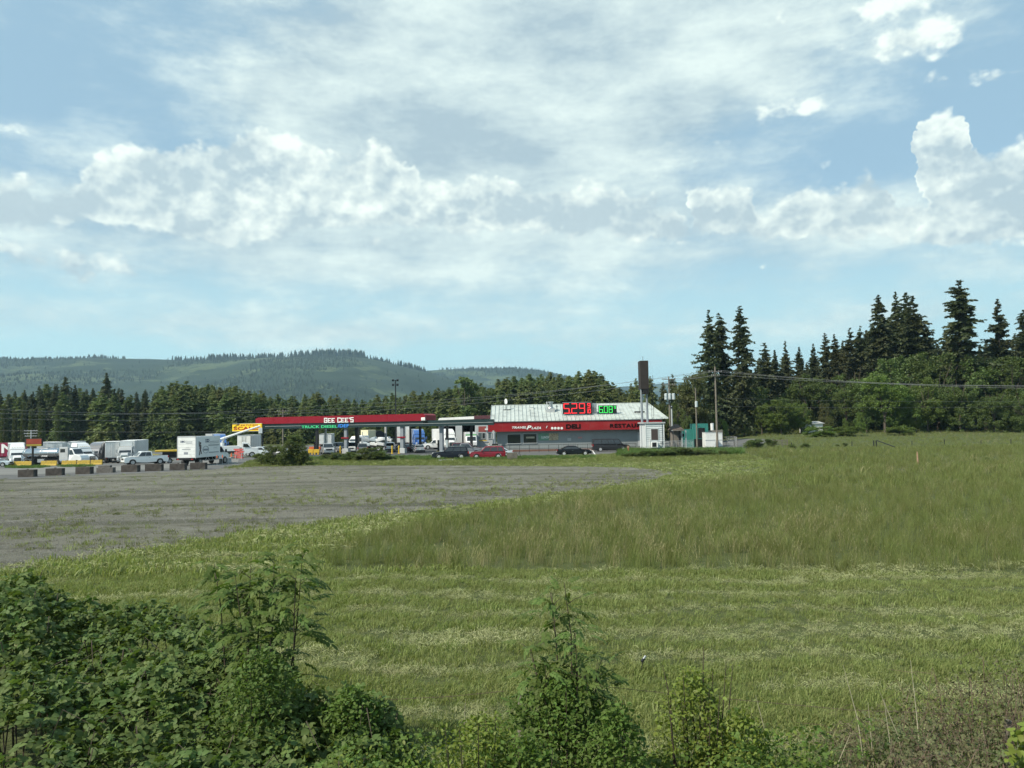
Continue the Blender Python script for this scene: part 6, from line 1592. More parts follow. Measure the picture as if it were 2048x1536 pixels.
p = GX(1420, 138); t = thing('storage_rack', p, 0, 'low brown rack with a white canister behind the white dumpster', 'rack'); MB().box(-.6, 2.4, 0, 1.5, 0, 3.0).build('frame', M_TAN, t); MB().cyl((.6, .5, 3.0), (.6, .5, 4.3), .3, n=10).build('canister', M_WHITE, t)
# chain-link enclosure
def chain_fence(name, pts, h, label, posts_m=M_LGREY, step=2.4, wire=True):
    o = Vector(pts[0]); t = thing(name, o, 0, label, 'fence')
    for a, b_ in zip(pts[:-1], pts[1:]):
        a = Vector(a) - o; b_ = Vector(b_) - o; L_ = (b_ - a).length; n_ = max(1, round(L_ / step))
        for k in range(n_ + 1):
            q = a.lerp(b_, k / n_); MB().cyl((q.x, q.y, q.z - .1), (q.x, q.y, q.z + h), .04, n=6).build('post', posts_m, t)
        MB().cyl((a.x, a.y, a.z + h - .03), (b_.x, b_.y, b_.z + h - .03), .025, n=5).build('top_rail', posts_m, t)
        if wire:
            m_ = MB(); s_ = .16; k = 0; d = (b_ - a) / L_
            while k * s_ < L_ + h:
                for sg in (0, 1):
                    x0 = k * s_ - (h if sg == 0 else 0); x1 = x0 + h; u0 = max(0, x0); u1 = min(L_, x1)
                    if u1 <= u0: continue
                    za = (u0 - x0) / h; zb = (u1 - x0) / h
                    if sg: za, zb = 1 - za, 1 - zb
                    A_ = a + d * u0; B_ = a + d * u1
                    m_.cyl((A_.x, A_.y, A_.z + za * h), (B_.x, B_.y, B_.z + zb * h), .006, n=3, caps=False)
                k += 1
            tag(m_.build('wire_mesh', M_LGREY, t), kind='stuff')
g1, g2, g3 = GX(1328, 117), GX(1353, 117.5), GX(1386, 121)
chain_fence('chain_link_fence', [g1, g2, g3], 1.75, 'grey chain-link fence in front of the kiosk')
chain_fence('wire_enclosure', [GX(1452, 136), GX(1468, 136), GX(1474, 132)], 1.8, 'small pale-posted wire enclosure at the right end of the yard', M_TAN, 1.5)

# ---------------------------------------------------------------- utility poles and wires
def pole(px, py_top, Y, label, r=.15, arms=(), lean=0.0, m=M_WOODP):
    p_ = GX(px, Y); zt = W(px, py_top, Y).z - p_.z
    t = thing('utility_pole', p_, 0, label, 'utility pole')
    MB().cyl((0, 0, -.3), (lean, 0, zt), r * 1.15, r * .75, n=10).build('mast', m, t)
    for z, w, yw in arms: 
        MB().cbox((lean * z / zt, -.16, zt - z), (w, .10, .12), yw).build('crossarm', m, t)
        ins_ = MB()
        for s_ in (-.45, -.25, .25, .45): ins_.cyl((math.cos(yw) * w * s_, math.sin(yw) * w * s_ - .16, zt - z + .06), (math.cos(yw) * w * s_, math.sin(yw) * w * s_ - .16, zt - z + .25), .035, n=6)
        ins_.build('insulator', M_LGREY, t)
    return t, p_, zt
t1, P1, Z1 = pole(1434.5, 733, 126, 'tallest bare wooden utility pole right of the white dumpster', .17, ((.9, 2.6, .3), (1.6, 1.6, .3)))
t2, P2, Z2 = pole(1341, 753, 135, 'wooden pole with three grey transformers behind the kiosk', .17, ((.5, 2.6, .1), (1.5, 2.4, .1)))
for x in (-.68, 0, .68): MB().cyl((x, -.45, Z2 - 4.15), (x, -.45, Z2 - 3.15), .28, n=12).cyl((x, -.45, Z2 - 3.15), (x, -.45, Z2 - 3.05), .28, .12, n=12).build('transformer', M_TRANS, t2)
t3, P3, Z3 = pole(1394, 776, 118, 'slim wooden pole carrying one small transformer before the teal container', .12)
o = MB().cyl((0, -.28, Z3 - 3.0), (0, -.28, Z3 - 2.15), .22, n=12).cyl((0, -.28, Z3 - 2.15), (0, -.28, Z3 - 2.08), .22, .1, n=12).build('transformer', M_TRANS, t3)
p = GX(1345, 128); t = thing('service_pole', p, 0, 'short grey service mast beside the transformer pole', 'pole'); MB().cyl((0, 0, 0), (0, 0, W(1345, 812, 128).z - p.z), .12, n=8).build('mast', M_LGREY, t); MB().cbox((0, -.1, W(1345, 815, 128).z - p.z), (.3, .2, .3)).build('head', M_CHAR, t)
p = GX(1302, 119.7); t = thing('guyed_antenna', p, 0, 'thin twin-rod antenna mast above the right end of the restaurant roof', 'antenna'); za = W(1307, 742, 150).z - p.z
for dx in (0.25, .55): MB().cyl((dx, 0, 0), (dx, 0, za * .82 if dx > .3 else za * .78), .03, n=5).build('rod', M_CHAR, t)
for k in range(5): MB().cyl((.25, 0, 4 + k * 1.4), (.55, 0, 4 + k * 1.4), .02, n=4).build('rung', M_CHAR, t)
t4, P4, Z4 = pole(566, 819, 205, 'distant utility pole crossarm showing above the red truck canopy', .2, ((.4, 3.2, 0), (1.3, 2.6, 0)))
t5, P5, Z5 = pole(62, 860, 200, 'distant pale utility pole with stacked crossarms above the dark red sign', .18, ((.2, 3.6, 0), (.9, 3.6, 0), (1.6, 3.2, 0)), m=M_LGREY)
def wire_line(a, b_, sag, label, r=.022):
    a = Vector(a); b_ = Vector(b_); n_ = 16; o = a.copy(); pts = []
    for k in range(n_ + 1):
        f = k / n_; q = a.lerp(b_, f) - o; q.z -= sag * 4 * f * (1 - f); pts.append(q)
    ob = MB().tube(pts, r, 5).build('power_line', M_WIRE, None, loc=o)
    return tag(ob, label, 'power line', 'overhead wires of the pole line')
for k, (dx, dz) in enumerate(((-1.1, -.7), (1.1, -.7), (.6, -1.4))):
    a = Vector((P1.x + dx, P1.y, P1.z + Z1 + dz)); b_ = W((700, 690, 600)[k], (816, 808, 826)[k], (186, 190, 192)[k])
    e = W((-120, -140, -120)[k], (812, 822, 830)[k], 175); 
    wire_line(a, b_, (1.0, 1.1, 1.3)[k], ('upper', 'middle', 'lowest')[k] + ' wire sloping from the tallest pole down across the restaurant roof to the forest', .022)
    wire_line(b_, e, 1.6, ('upper', 'middle', 'lowest')[k] + ' wire running on across the left forest above the lorries', .026)
    e = W(2300, (772, 776, 768)[k], (92, 96, 94)[k]); wire_line(a, e, (.9, 1.0, .8)[k], ('upper', 'middle', 'lowest')[k] + ' wire running right from the tallest pole before the fir trees', .020)
for k, (pa, ya, pb, yb) in enumerate(((1434, 812, 2300, 806), (1434, 796, 2300, 798))):
    wire_line(W(pa, ya, 126), W(pb, yb, 118), .5, ('lower thin service wire right of the tallest pole', 'second thin service wire right of the tallest pole')[k], .010)
for k, dx in enumerate((-1.0, 1.0)):
    wire_line((P2.x + dx, P2.y, P2.z + Z2 - .3), (P1.x + dx, P1.y, P1.z + Z1 - .8), .6, ('left', 'right')[k] + ' wire between the transformer pole and the tallest pole', .018)
wire_line(W(0 - 200, 856, 190), W(560, 862, 195), .6, 'thin wire low across the forest just above the parked trailers', .022)

# ---------------------------------------------------------------- pasture posts and bits
for i, (px, py, h, lab) in enumerate(((1583, 896, .9, 'thin fence post nearest the pasture corner bushes'), (1704, 895, 1.05, 'thin fence post left of the paired gate posts'), (1824, 893, .9, 'thin fence post right of the fallen dark rail'), (1889, 891, 1.0, 'thin fence post above the faded orange marker'), (1962, 889, .7, 'short fence post between the marker and the right edge'), (2022, 891, 1.0, 'thin fence post nearest the right edge'))):
    p = G(px, py); tag(MB().cyl((0, 0, -.2), (.03, 0, h), .055, n=6).build('fence_post', M_CHAR, None, loc=p), lab, 'fence post', 'thin posts across the pasture')
for i, px in enumerate((1748, 1753)):
    p = G(px, 897); tag(MB().cyl((0, 0, -.2), (0, 0, 1.25), .09, n=8).build('gate_post', M_CHAR, None, loc=p), ('left' if i == 0 else 'right') + ' one of two thick dark gate posts standing close together in the pasture', 'post')
a = W(1754, 881, 107); b_ = W(1790, 894, 104); tag(MB().cyl((0, 0, 0), tuple(b_ - a), .07, n=6).build('fallen_rail', M_CHAR, None, loc=a), 'dark rail slanting down from the paired gate posts into the grass', 'rail')
p = G(1555, 893); t = thing('broken_rails', p, 0, 'grey weathered wooden rails in the pasture corner bushes', 'fence'); 
for z in (.4, .75, 1.05): MB().cbox((.6, .2, z), (2.6, .06, .14), .1).build('rail', M_WOODP, t)
for x in (-.5, .9, 1.8): MB().cbox((x, .3, .55), (.12, .12, 1.25)).build('post', M_WOODP, t)
p = GX(1610, 172); t = thing('field_shed', p, 0, 'low white shed half hidden by the trees at the far edge of the pasture', 'shed'); hs = W(1630, 847, 172).z - p.z
MB().box(0, 4.2, 0, 3, -.3, hs).build('wall', M_WHITE, t); MB().add([(-.3, -.4, hs), (4.6, -.4, hs), (4.6, 3.4, hs + .5), (-.3, 3.4, hs + .5)], [(0, 1, 2, 3)]).build('roof', M_LGREY, t)
p = G(1290, 1345); t = thing('metal_scrap', (p.x, p.y, .22), R(35), 'small bent piece of pale and dark metal sticking up from the mown grass', 'scrap', None, .62); MB().cbox((0, 0, .1), (.12, .04, .05), 0, 0, -.7).build('pale_piece', M_LGREY, t); MB().cbox((-.07, .01, .03), (.12, .07, .06), 0, 0, -.7).cyl((-.08, 0, .0), (-.22, 0, -.4), .012).build('dark_piece', M_CHAR, t)

# ---------------------------------------------------------------- grass, weeds and stones
def blades(n, h, spread, width, lean, seed, seg=2, hvar=.35, seedhead=0.0):
    rg = np.random.default_rng(seed)
    a = rg.uniform(0, 6.283, n); r = spread * np.sqrt(rg.random(n)); b = np.stack([r * np.cos(a), r * np.sin(a), np.zeros(n) - .02], 1)
    hh = h * rg.uniform(1 - hvar, 1 + hvar, n); la = rg.uniform(0, 6.283, n); ll = hh * lean * rg.uniform(.2, 1.3, n)
    d = np.stack([np.cos(la), np.sin(la), np.zeros(n)], 1); s = np.stack([-np.sin(la + 1), np.cos(la + 1), np.zeros(n)], 1) * (width * rg.uniform(.6, 1.3, n))[:, None]
    mid = b + d * (ll * .3)[:, None]; mid[:, 2] = hh * .6
    tip = b + d * ll[:, None]; tip[:, 2] = hh * (1 - .25 * lean)
    V = np.stack([b - s, b + s, mid - s * .8, mid + s * .8, tip], 1).reshape(-1, 3)
    o = np.arange(n) * 5
    F = np.concatenate([np.stack([o, o + 1, o + 3], 1), np.stack([o, o + 3, o + 2], 1), np.stack([o + 2, o + 3, o + 4], 1)])
    if seedhead:
        k = rg.random(n) < seedhead; t_ = tip[k]; m = len(t_); q = np.zeros((m, 4, 3)); w = width * 1.6
        q[:, 0] = t_ - [w, 0, .0]; q[:, 1] = t_ + [0, 0, -.05]; q[:, 2] = t_ + [w, 0, 0]; q[:, 3] = t_ + [0, 0, .09]
        F2 = np.concatenate([np.stack([np.arange(m) * 4, np.arange(m) * 4 + 1, np.arange(m) * 4 + 2], 1), np.stack([np.arange(m) * 4, np.arange(m) * 4 + 2, np.arange(m) * 4 + 3], 1)]) + len(V)
        V = np.concatenate([V, q.reshape(-1, 3)]); F = np.concatenate([F, F2])
    return np_mesh('tuft', V, F)
def hay(n, L_, spread, width, seed):
    rg = np.random.default_rng(seed)
    a = rg.uniform(0, 6.283, n); r = spread * np.sqrt(rg.random(n)); b = np.stack([r * np.cos(a), r * np.sin(a), rg.uniform(.0, .06, n)], 1)
    la = rg.normal(0, .9, n) + rg.integers(0, 2, n) * np.pi; d = np.stack([np.cos(la), np.sin(la), rg.normal(.05, .14, n)], 1)
    ln = L_ * rg.uniform(.5, 1.3, n); s = np.stack([-np.sin(la), np.cos(la), rg.normal(0, .5, n)], 1) * width
    mid = b + d * (ln * .5)[:, None] + np.array([0, 0, .02]); tip = b + d * ln[:, None] - np.array([0, 0, .01])
    V = np.stack([b - s, b + s, mid - s, mid + s, tip], 1).reshape(-1, 3); o = np.arange(n) * 5
    return np_mesh('tuft', V, np.concatenate([np.stack([o, o + 1, o + 3], 1), np.stack([o, o + 3, o + 2], 1), np.stack([o + 2, o + 3, o + 4], 1)]))
M_TALL = leaf_mat('tall_grass', [(.080, .108, .028), (.205, .228, .078), (.1, .12, .05)], .30, .6, .16, patch_col=(.150, .158, .058))
M_TALLD = leaf_mat('tall_grass_dry', [(.25, .22, .12), (.36, .32, .19), (.1, .12, .05)], .25, .6, .3, patch_col=(.17, .16, .08))
M_MOWN = leaf_mat('mown_grass', [(.122, .158, .044), (.260, .292, .105), (.1, .12, .05)], .30, .6, .45, patch_col=(.225, .250, .098))
M_HAY = leaf_mat('cut_hay', [(.25, .27, .12), (.36, .365, .20), (.1, .12, .05)], .15, .7, .5, patch_col=(.23, .25, .11))
M_LUSH = leaf_mat('lush_grass', [(.065, .120, .030), (.120, .185, .050), (.1, .12, .05)], .32, .5, .8, patch_col=(.085, .14, .04))
M_WEED = leaf_mat('gravel_weeds', [(.090, .105, .035), (.150, .160, .060), (.1, .12, .05)], .2, .6, .5, patch_col=(.12, .12, .05))

rgr = np.random.default_rng(77)
def samp(y0, y1, rho, kl=-.80, kr=.80, pad=3.0):
    """random ground points between two depths inside a wedge a little wider than the view"""
    A_ = (kr - kl) * (y1 * y1 - y0 * y0) / 2 + 2 * pad * (y1 - y0); n = int(A_ * rho)
    y = np.sqrt(rgr.uniform(y0 * y0, y1 * y1, n)); x = rgr.uniform(0, 1, n) * ((kr - kl) * y + 2 * pad) + kl * y - pad
    return x, y
def fbm(x, y, s, seed):
    r = np.random.default_rng(seed); o = 0; a = 1; tot = 0
    for k in range(4):
        for q in range(5):
            d = r.uniform(0, 6.28); o = o + a * np.sin((x * np.cos(d) + y * np.sin(d)) * s * r.uniform(.7, 1.4) + r.uniform(0, 6.28)); tot += a * .5
        a *= .6; s *= 2.1
    return o / tot
def rots(n, tilt=.12):
    r = rgr.normal(0, tilt, (n, 3)); r[:, 2] = rgr.uniform(0, 6.283, n); return r
def lay(name, x, y, s, variants, kind='stuff', tilt=.12, idx=None, parent=None, lift=0.0, z=None):
    n = len(x); P = np.stack([x, y, (terrain(x, y) if z is None else z) + lift], 1)
    i = rgr.integers(0, len(variants), n) if idx is None else idx
    return tag(scatter(name, P, rots(n, tilt), s, i, variants), kind=kind)
def soft(x, y, poly, sd):
    return inpoly(x + rgr.normal(0, sd, len(x)), y + rgr.normal(0, sd, len(x)), poly)

# bramble thicket footprint in the near left, kept free of turf
TOPPY = [(-300, 1150), (0, 1163), (60, 1150), (110, 1188), (180, 1215), (250, 1203), (330, 1195), (400, 1215), (470, 1245), (560, 1285), (610, 1345), (660, 1372), (720, 1368), (780, 1395), (815, 1450), (840, 1530), (860, 1600)]
tpx = np.array([a for a, b in TOPPY]); tpy = np.array([b for a, b in TOPPY])
def thicket_top(px):
    Dt = np.interp(px, [430, 620], [12.6, 9.6])
    py = np.interp(px, tpx, tpy); y0 = 848 + (1024 - px) * 0.01746
    return Dt, 4.8 - Dt * (py - y0) / FPX
def thicket_h(x, y):
    px = 1024 + x / y * FPX
    Dt, zt = thicket_top(px)
    t = np.clip((y - 6.6) / (Dt - 6.6), 0, 1)
    z = zt * (.58 + .42 * t) + .12 * fbm(x, y, 2.2, 3) + .16 * fbm(x, y, .9, 4)
    z = np.where(y > Dt, z - (y - Dt) * 2.2, z)
    return np.where(px > 850, -1, z)

# tall meadow grass
tall_v = [(blades(26, .72, .20, .0042, .42, 10 + i, seedhead=.15), M_TALL) for i in range(4)]
tall_d = [(blades(9, .86, .22, .0056, .5, 20 + i, seedhead=.7), M_TALLD) for i in range(2)]
tall_f = [(blades(26, .70, .42, .011, .45, 30 + i), M_TALL) for i in range(3)]
tall_fd = [(blades(8, .74, .40, .009, .45, 36), M_TALLD)]
X = []; Y = []; I = []; S_ = []
for (a, b, rho, far) in ((23.5, 34, 15, 0), (34, 50, 9, 0), (50, 76, 3.6, 1), (76, 118, 1.9, 1), (118, 206, .95, 1)):
    x, y = samp(a, b, rho); k = soft(x, y, TALL, .34 if b < 60 else .5) & (rgr.random(len(x)) < np.clip(.75 + .7 * fbm(x, y, 1.1, 9), .2, 1)); x, y = x[k], y[k]
    dry = rgr.random(len(x)) < np.clip(.07 + .20 * (fbm(x, y, .12, 5) > .25) + .25 * np.exp(-((x / y * FPX + 1024 - 1150) / 500) ** 2) * (y < 36), 0, .6)
    i = rgr.integers(0, 4, len(x)) if not far else rgr.integers(6, 9, len(x))
    i = np.where(dry, rgr.integers(4, 6, len(x)) if not far else 9, i)
    X.append(x); Y.append(y); I.append(i); S_.append((.84 + .16 * fbm(x, y, .22, 8) + .18 * fbm(x, y, 1.3, 7)) * rgr.uniform(.75, 1.15, len(x)) * (1.0 if b < 120 else .75) * np.clip(.80 + (y - 23.5) * .02, 0, 1.0))
x = np.concatenate(X); y = np.concatenate(Y)
lay('tall_grass', x, y, np.concatenate(S_), tall_v + tall_d + tall_f + tall_fd, idx=np.concatenate(I))

# mown turf with rows of cut hay
mown_v = [(blades(32, .075, .13, .0034, .9, 40 + i, hvar=.5), M_MOWN) for i in range(4)]
mown_f = [(blades(30, .11, .30, .010, .8, 46 + i, hvar=.5), M_MOWN) for i in range(3)]
hay_v = [(hay(50, .09, .20, .0024, 50 + i), M_HAY) for i in range(3)]
hay_f = [(hay(36, .20, .40, .007, 56), M_HAY)]
def swath(x, y):
    w = y + 1.1 * fbm(x, y, .22, 12) + .03 * x + .3 * fbm(x, y, .9, 15)
    s = .95 * np.cos(6.283 * w / 2.15) + .9 * fbm(x, y * 2.2, .75, 13) + .5 * fbm(x, y * 1.5, .2, 16)
    return s
X = []; Y = []; I = []; S_ = []
for (a, b, rho, far) in ((9.0, 15, 62, 0), (15, 25, 40, 0), (25, 40, 16, 1), (40, 66, 7, 1), (66, 125, 3.0, 1)):
    x, y = samp(a, b, rho)
    k = ~soft(x, y, TALL, .12) & ~soft(x, y, GRAVEL, .55) & ~inpoly(x, y, ASPHALT)
    if b <= 15: k &= (thicket_h(x, y) < .05) | (y > 12.8)
    x, y = x[k], y[k]
    hz_ = (swath(x, y) + 1.0 * np.exp(-((y - 16.6 - .06 * x) / .7) ** 2) * (x > -5) > .50 - .45 * (y > 27)) & (rgr.random(len(x)) < .58)
    i = rgr.integers(0, 4, len(x)) if not far else rgr.integers(4, 7, len(x))
    i = np.where(hz_, rgr.integers(7, 10, len(x)) if not far else 10, i)
    X.append(x); Y.append(y); I.append(i); S_.append(rgr.uniform(.6, 1.35, len(x)) * (1 - .25 * np.tanh(swath(x, y))) * (1.25 + .3 * fbm(x, y, .5, 14)))
lay('mown_grass', np.concatenate(X), np.concatenate(Y), np.concatenate(S_), mown_v + mown_f + hay_v + hay_f, idx=np.concatenate(I), tilt=.2)
# ragged lip where the meadow was cut, fallen stalks lying over the mown edge
x, y = samp(23.0, 24.6, 9, -.3, .8); k = (soft(x, y, TALL, .5)); x, y = x[k], y[k]
lay('fallen_stalks', x, y, rgr.uniform(1.0, 2.2, len(x)), hay_v, tilt=.25)

# weeds growing through the gravel
X = []; Y = []; S_ = []
EL = [(230, 1027, 110, 5), (330, 1018, 60, 5), (420, 1022, 40, 5), (160, 1045, 50, 5), (60, 1060, 60, 4), (180, 1088, 50, 12), (340, 1078, 40, 14), (75, 1095, 30, 8), (250, 1095, 90, 10), (500, 1055, 60, 12), (520, 1024, 60, 5), (560, 1000, 90, 6), (700, 1003, 120, 7),
      (830, 1010, 90, 8), (900, 985, 130, 6), (620, 985, 40, 3), (1020, 985, 120, 8), (1150, 970, 140, 8), (1250, 955, 120, 8), (950, 960, 160, 5), (395, 1000, 15, 3), (600, 1000, 12, 8), (1330, 948, 60, 8)]
for (a, b, rho) in ((22, 40, 16), (40, 62, 10), (62, 98, 4)):
    x, y = samp(a, b, rho, -.8, .3); k = inpoly(x, y, GRAVEL); x, y = x[k], y[k]
    px, py = proj(x, y, 0.0 * x); pr = .03 + .22 * (fbm(x, y, .5, 21) > .45) + .10 * (fbm(x, y * 3, .25, 23) > .3)
    for (ex, ey, rx, ry) in EL: pr = np.maximum(pr, .85 * np.exp(-(((px - ex) / rx) ** 2 + ((py - ey) / ry) ** 2) * .8) * (.5 + .5 * (fbm(x, y, 1.3, 22) > 0)))
    k = rgr.random(len(x)) < pr; x, y = x[k], y[k]; X.append(x); Y.append(y); S_.append(rgr.uniform(.5, 1.5, len(x)))
weed_v = [(blades(24, .10, .16, .006, .9, 60 + i, hvar=.6), M_WEED) for i in range(2)] + [(blades(18, .16, .12, .005, .6, 62, hvar=.6), M_MOWN)]
lay('gravel_weeds', np.concatenate(X), np.concatenate(Y), np.concatenate(S_), weed_v, tilt=.2)
# loose stones
def stone(seed):
    r = np.random.default_rng(seed); V = np.array([(1, 0, 0), (-1, 0, 0), (0, 1, 0), (0, -1, 0), (0, 0, .6), (0, 0, -.4)]) * r.uniform(.6, 1.2, (6, 3))
    return np_mesh('stone', V, [(0, 2, 4), (2, 1, 4), (1, 3, 4), (3, 0, 4), (2, 0, 5), (1, 2, 5), (3, 1, 5), (0, 3, 5)])
M_ST = leaf_mat('loose_stone', [(.10, .095, .085), (.27, .265, .25), (.2, .2, .2)], 0, .9, .3, patch_col=(.17, .165, .15), island=True)
X = []; Y = []
for (a, b, rho) in ((22, 32, 70), (32, 45, 28), (45, 70, 7)):
    x, y = samp(a, b, rho, -.8, .25); k = soft(x, y, GRAVEL, .15); X.append(x[k]); Y.append(y[k])
x = np.concatenate(X); y = np.concatenate(Y)
lay('loose_stones', x, y, rgr.uniform(.012, .042, len(x)) * (1 + (y > 40) * .5), [(stone(i), M_ST) for i in range(4)], tilt=.6, lift=.012)
# taller turf along kerbs and the verge
X = []; Y = []; S_ = []
x, y = samp(88, 122, 4.0, -.42, .36)
k = ~inpoly(x, y, GRAVEL) & ~inpoly(x, y, ASPHALT) & ~inpoly(x, y, TALL); x, y = x[k], y[k]
lay('verge_grass', x, y, rgr.uniform(.25, .55, len(x)), tall_f, tilt=.15)
x, y = samp(104, 122, 14, .10, .34); px, py = proj(x, y, 0 * x)
k = (px > 1238) & (px < 1485) & (py > 902 + .01 * (1485 - px)) & (py < 914); x, y = x[k], y[k]
lay('shed_front_weeds', x, y, rgr.uniform(.6, 1.35, len(x)) * (.9 + .3 * fbm(x, y, .8, 61)), [(blades(34, .62, .35, .016, .6, 72 + q_), M_LUSH) for q_ in range(3)], tilt=.2)
x, y = samp(100, 118, 12, -.28, .12); px, py = proj(x, y, 0 * x)
k = (px > 620) & (px < 1190) & (py > 914) & (py < 921) & (fbm(x, y, .35, 62) > -.1); x, y = x[k], y[k]
lay('kerb_weeds', x, y, rgr.uniform(.35, .95, len(x)), [(blades(34, .55, .35, .016, .6, 75 + q_), M_LUSH) for q_ in range(2)], tilt=.2)
x, y = samp(84, 108, 5.0, -.8, -.35)
px, py = proj(x, y, -.3 + 0 * x); k = (((px - 55) / 45) ** 2 + ((py - 936) / 5) ** 2 < 1) | (((px - 150) / 40) ** 2 + ((py - 935) / 3) ** 2 < 1); x, y = x[k], y[k]
lay('island_weeds', x, y, rgr.uniform(.4, .8, len(x)), [(blades(26, .6, .4, .014, .6, 70), M_LUSH)], tilt=.15)

# ---------------------------------------------------------------- foreground leaves
def leaflet(L_, w, fold, ang, off, curl=.12, tilt=0.0):
    c, s = math.cos(ang), math.sin(ang); ox, oy = off
    pts = [(0, 0, 0), (.28 * L_, w * .9, fold), (.68 * L_, w * .85, fold * .8 - curl * L_ * .3), (L_, 0, -curl * L_), (.68 * L_, -w * .85, fold * .8 - curl * L_ * .3), (.28 * L_, -w * .9, fold), (.28 * L_, 0, 0), (.68 * L_, 0, -curl * L_ * .35)]
    V = [(ox + x * c - y * s, oy + x * s + y * c, z + x * tilt) for x, y, z in pts]
    F = [(0, 6, 1), (0, 5, 6), (6, 7, 2), (6, 2, 1), (6, 5, 4), (6, 4, 7), (7, 3, 2), (7, 4, 3)]
    return V, F
def leaf_mesh(kind, L_, seed):
    r = random.Random(seed); V = []; F = []
    def put(v, f):
        o = len(V); V.extend(v); F.extend([tuple(i + o for i in q) for q in f])
    if kind == 'palm':
        for k in range(5): 
            a = (k - 2) * 1.05 + r.uniform(-.15, .15); l_ = L_ * (1.0 - .13 * abs(k - 2)) * r.uniform(.9, 1.1)
            put(*leaflet(l_, l_ * .34, l_ * .07, a, (.03 * L_ * math.cos(a) * 4, .03 * L_ * math.sin(a) * 4), r.uniform(.05, .25), r.uniform(-.2, .1)))
    elif kind == 'tri':
        for a, l_ in ((0, 1), (1.25, .8), (-1.25, .8)): put(*leaflet(L_ * l_, L_ * l_ * .40, L_ * .07, a + r.uniform(-.15, .15), (.1 * L_ * math.cos(a), .1 * L_ * math.sin(a)), r.uniform(.05, .3), r.uniform(-.2, .1)))
    elif kind == 'pinnate':
        n = 4; st = L_ * .62
        for k in range(n):
            x = st * (1.2 + k * .95); put(*leaflet(L_ * r.uniform(.8, 1.0), L_ * .33, L_ * .05, 1.05 + r.uniform(-.15, .15), (x, 0), r.uniform(.05, .3), -.12)); put(*leaflet(L_ * r.uniform(.8, 1.0), L_ * .33, L_ * .05, -1.05 + r.uniform(-.15, .15), (x, 0), r.uniform(.05, .3), -.12))
        put(*leaflet(L_ * 1.05, L_ * .26, L_ * .05, 0, (st * (1.3 + n * .95) * .93, 0), .2, -.1))
        e = st * (1 + n * .95); w = L_ * .012; put([(0, -w, 0), (0, w, 0), (e, w, 0), (e, -w, 0), (0, 0, -w * 2), (e, 0, -w * 2)], [(0, 3, 2, 1)[:3], (0, 4, 5), (0, 5, 3), (1, 2, 5), (1, 5, 4), (0, 2, 1)])
    else:   # simple ovate leaf
        put(*leaflet(L_, L_ * .30, L_ * .07, 0, (0, 0), r.uniform(.05, .3), r.uniform(-.1, .1)))
    V = np.array(V); 
    if kind == 'pinnate': V[:, 2] -= (V[:, 0] ** 2) * .55 / max(L_ * 4, .01) * 1.0
    me = np_mesh('leaf', V, np.array(F), False); return me
M_BRAM = leaf_mat('bramble_leaves', [(.050, .088, .024), (.125, .165, .048), (.1, .12, .05)], .25, .6, 1.2, spec=.22, patch_col=(.068, .115, .032))
M_ASH = leaf_mat('sapling_leaves', [(.060, .105, .024), (.115, .165, .045), (.1, .12, .05)], .32, .6, 1.5, spec=.2, patch_col=(.095, .135, .032))
M_YG = leaf_mat('yellow_green_leaves', [(.105, .150, .022), (.180, .215, .045), (.1, .12, .05)], .32, .5, 1.5, patch_col=(.13, .17, .03))
M_BUSHL = leaf_mat('bush_leaves', [(.058, .108, .020), (.115, .170, .038), (.1, .12, .05)], .28, .6, 1.3, spec=.2, patch_col=(.075, .125, .028))
M_STEM = mat('woody_stem', (.055, .042, .028), .8, var=.2)
M_CANE = mat('brown_cane', (.105, .075, .055), .9, var=.3)
M_STRAW = mat('dead_stalk', (.42, .38, .27), .8, var=.2)

def leaf_scatter(name, P, s, variants, tilt=.5, parent=None, toward=None, kind='stuff'):
    n = len(P); r = np.stack([rgr.normal(0, tilt, n), rgr.normal(.15, tilt, n), rgr.uniform(0, 6.283, n)], 1)
    o = scatter(name, P, r, s, rgr.integers(0, len(variants), n), variants, parent)
    return tag(o, kind=kind)
# thicket
n = 46000
x = rgr.uniform(-13.5, -.6, n); y = rgr.uniform(6.4, 13.6, n); zs = thicket_h(x, y); px = 1024 + x / y * FPX
k = (zs > .12) & (px < 850) & (px > -260); x, y, zs = x[k], y[k], zs[k]; px = px[k]
dep = rgr.exponential(.13, len(x)); z = zs - dep + rgr.normal(0, .03, len(x))
ppx, ppy = proj(x, y, z)
hole = (((ppx - 45) / 60) ** 2 + ((ppy - 1490) / 45) ** 2 < 1) | (((ppx - 310) / 45) ** 2 + ((ppy - 1290) / 14) ** 2 < 1)
k = (z > .05) & ~(hole & (rgr.random(len(x)) < .93)); x, y, z, px = x[k], y[k], z[k], px[k]
gap = fbm(x, y, 2.8, 31); k = rgr.random(len(x)) < np.clip(.85 + .5 * gap, .25, 1); x, y, z = x[k], y[k], z[k]
bram_v = [(leaf_mesh('palm', .088, i), M_BRAM) for i in range(3)] + [(leaf_mesh('tri', .095, 10 + i), M_BRAM) for i in range(3)]
leaf_scatter('bramble_thicket', np.stack([x, y, z], 1), rgr.uniform(.55, 1.25, len(x)), bram_v, .55)
cb = MB()
for i in range(190):
    yy = rt.uniform(7, 12.8); xx = rt.uniform(-.8, -.14) * yy; hh = float(thicket_h(np.array([xx]), np.array([yy]))[0])
    if hh < .3: continue
    a = rt.uniform(0, 6.28); L_ = rt.uniform(.4, 1.1)
    cb.tube([(xx, yy, 0), (xx + .1 * math.cos(a), yy + .1 * math.sin(a), hh * .7), (xx + L_ * .5 * math.cos(a), yy + L_ * .5 * math.sin(a), hh + .10 * rt.random()), (xx + L_ * math.cos(a), yy + L_ * math.sin(a), hh - .12)], [.009, .008, .006, .003], 4)
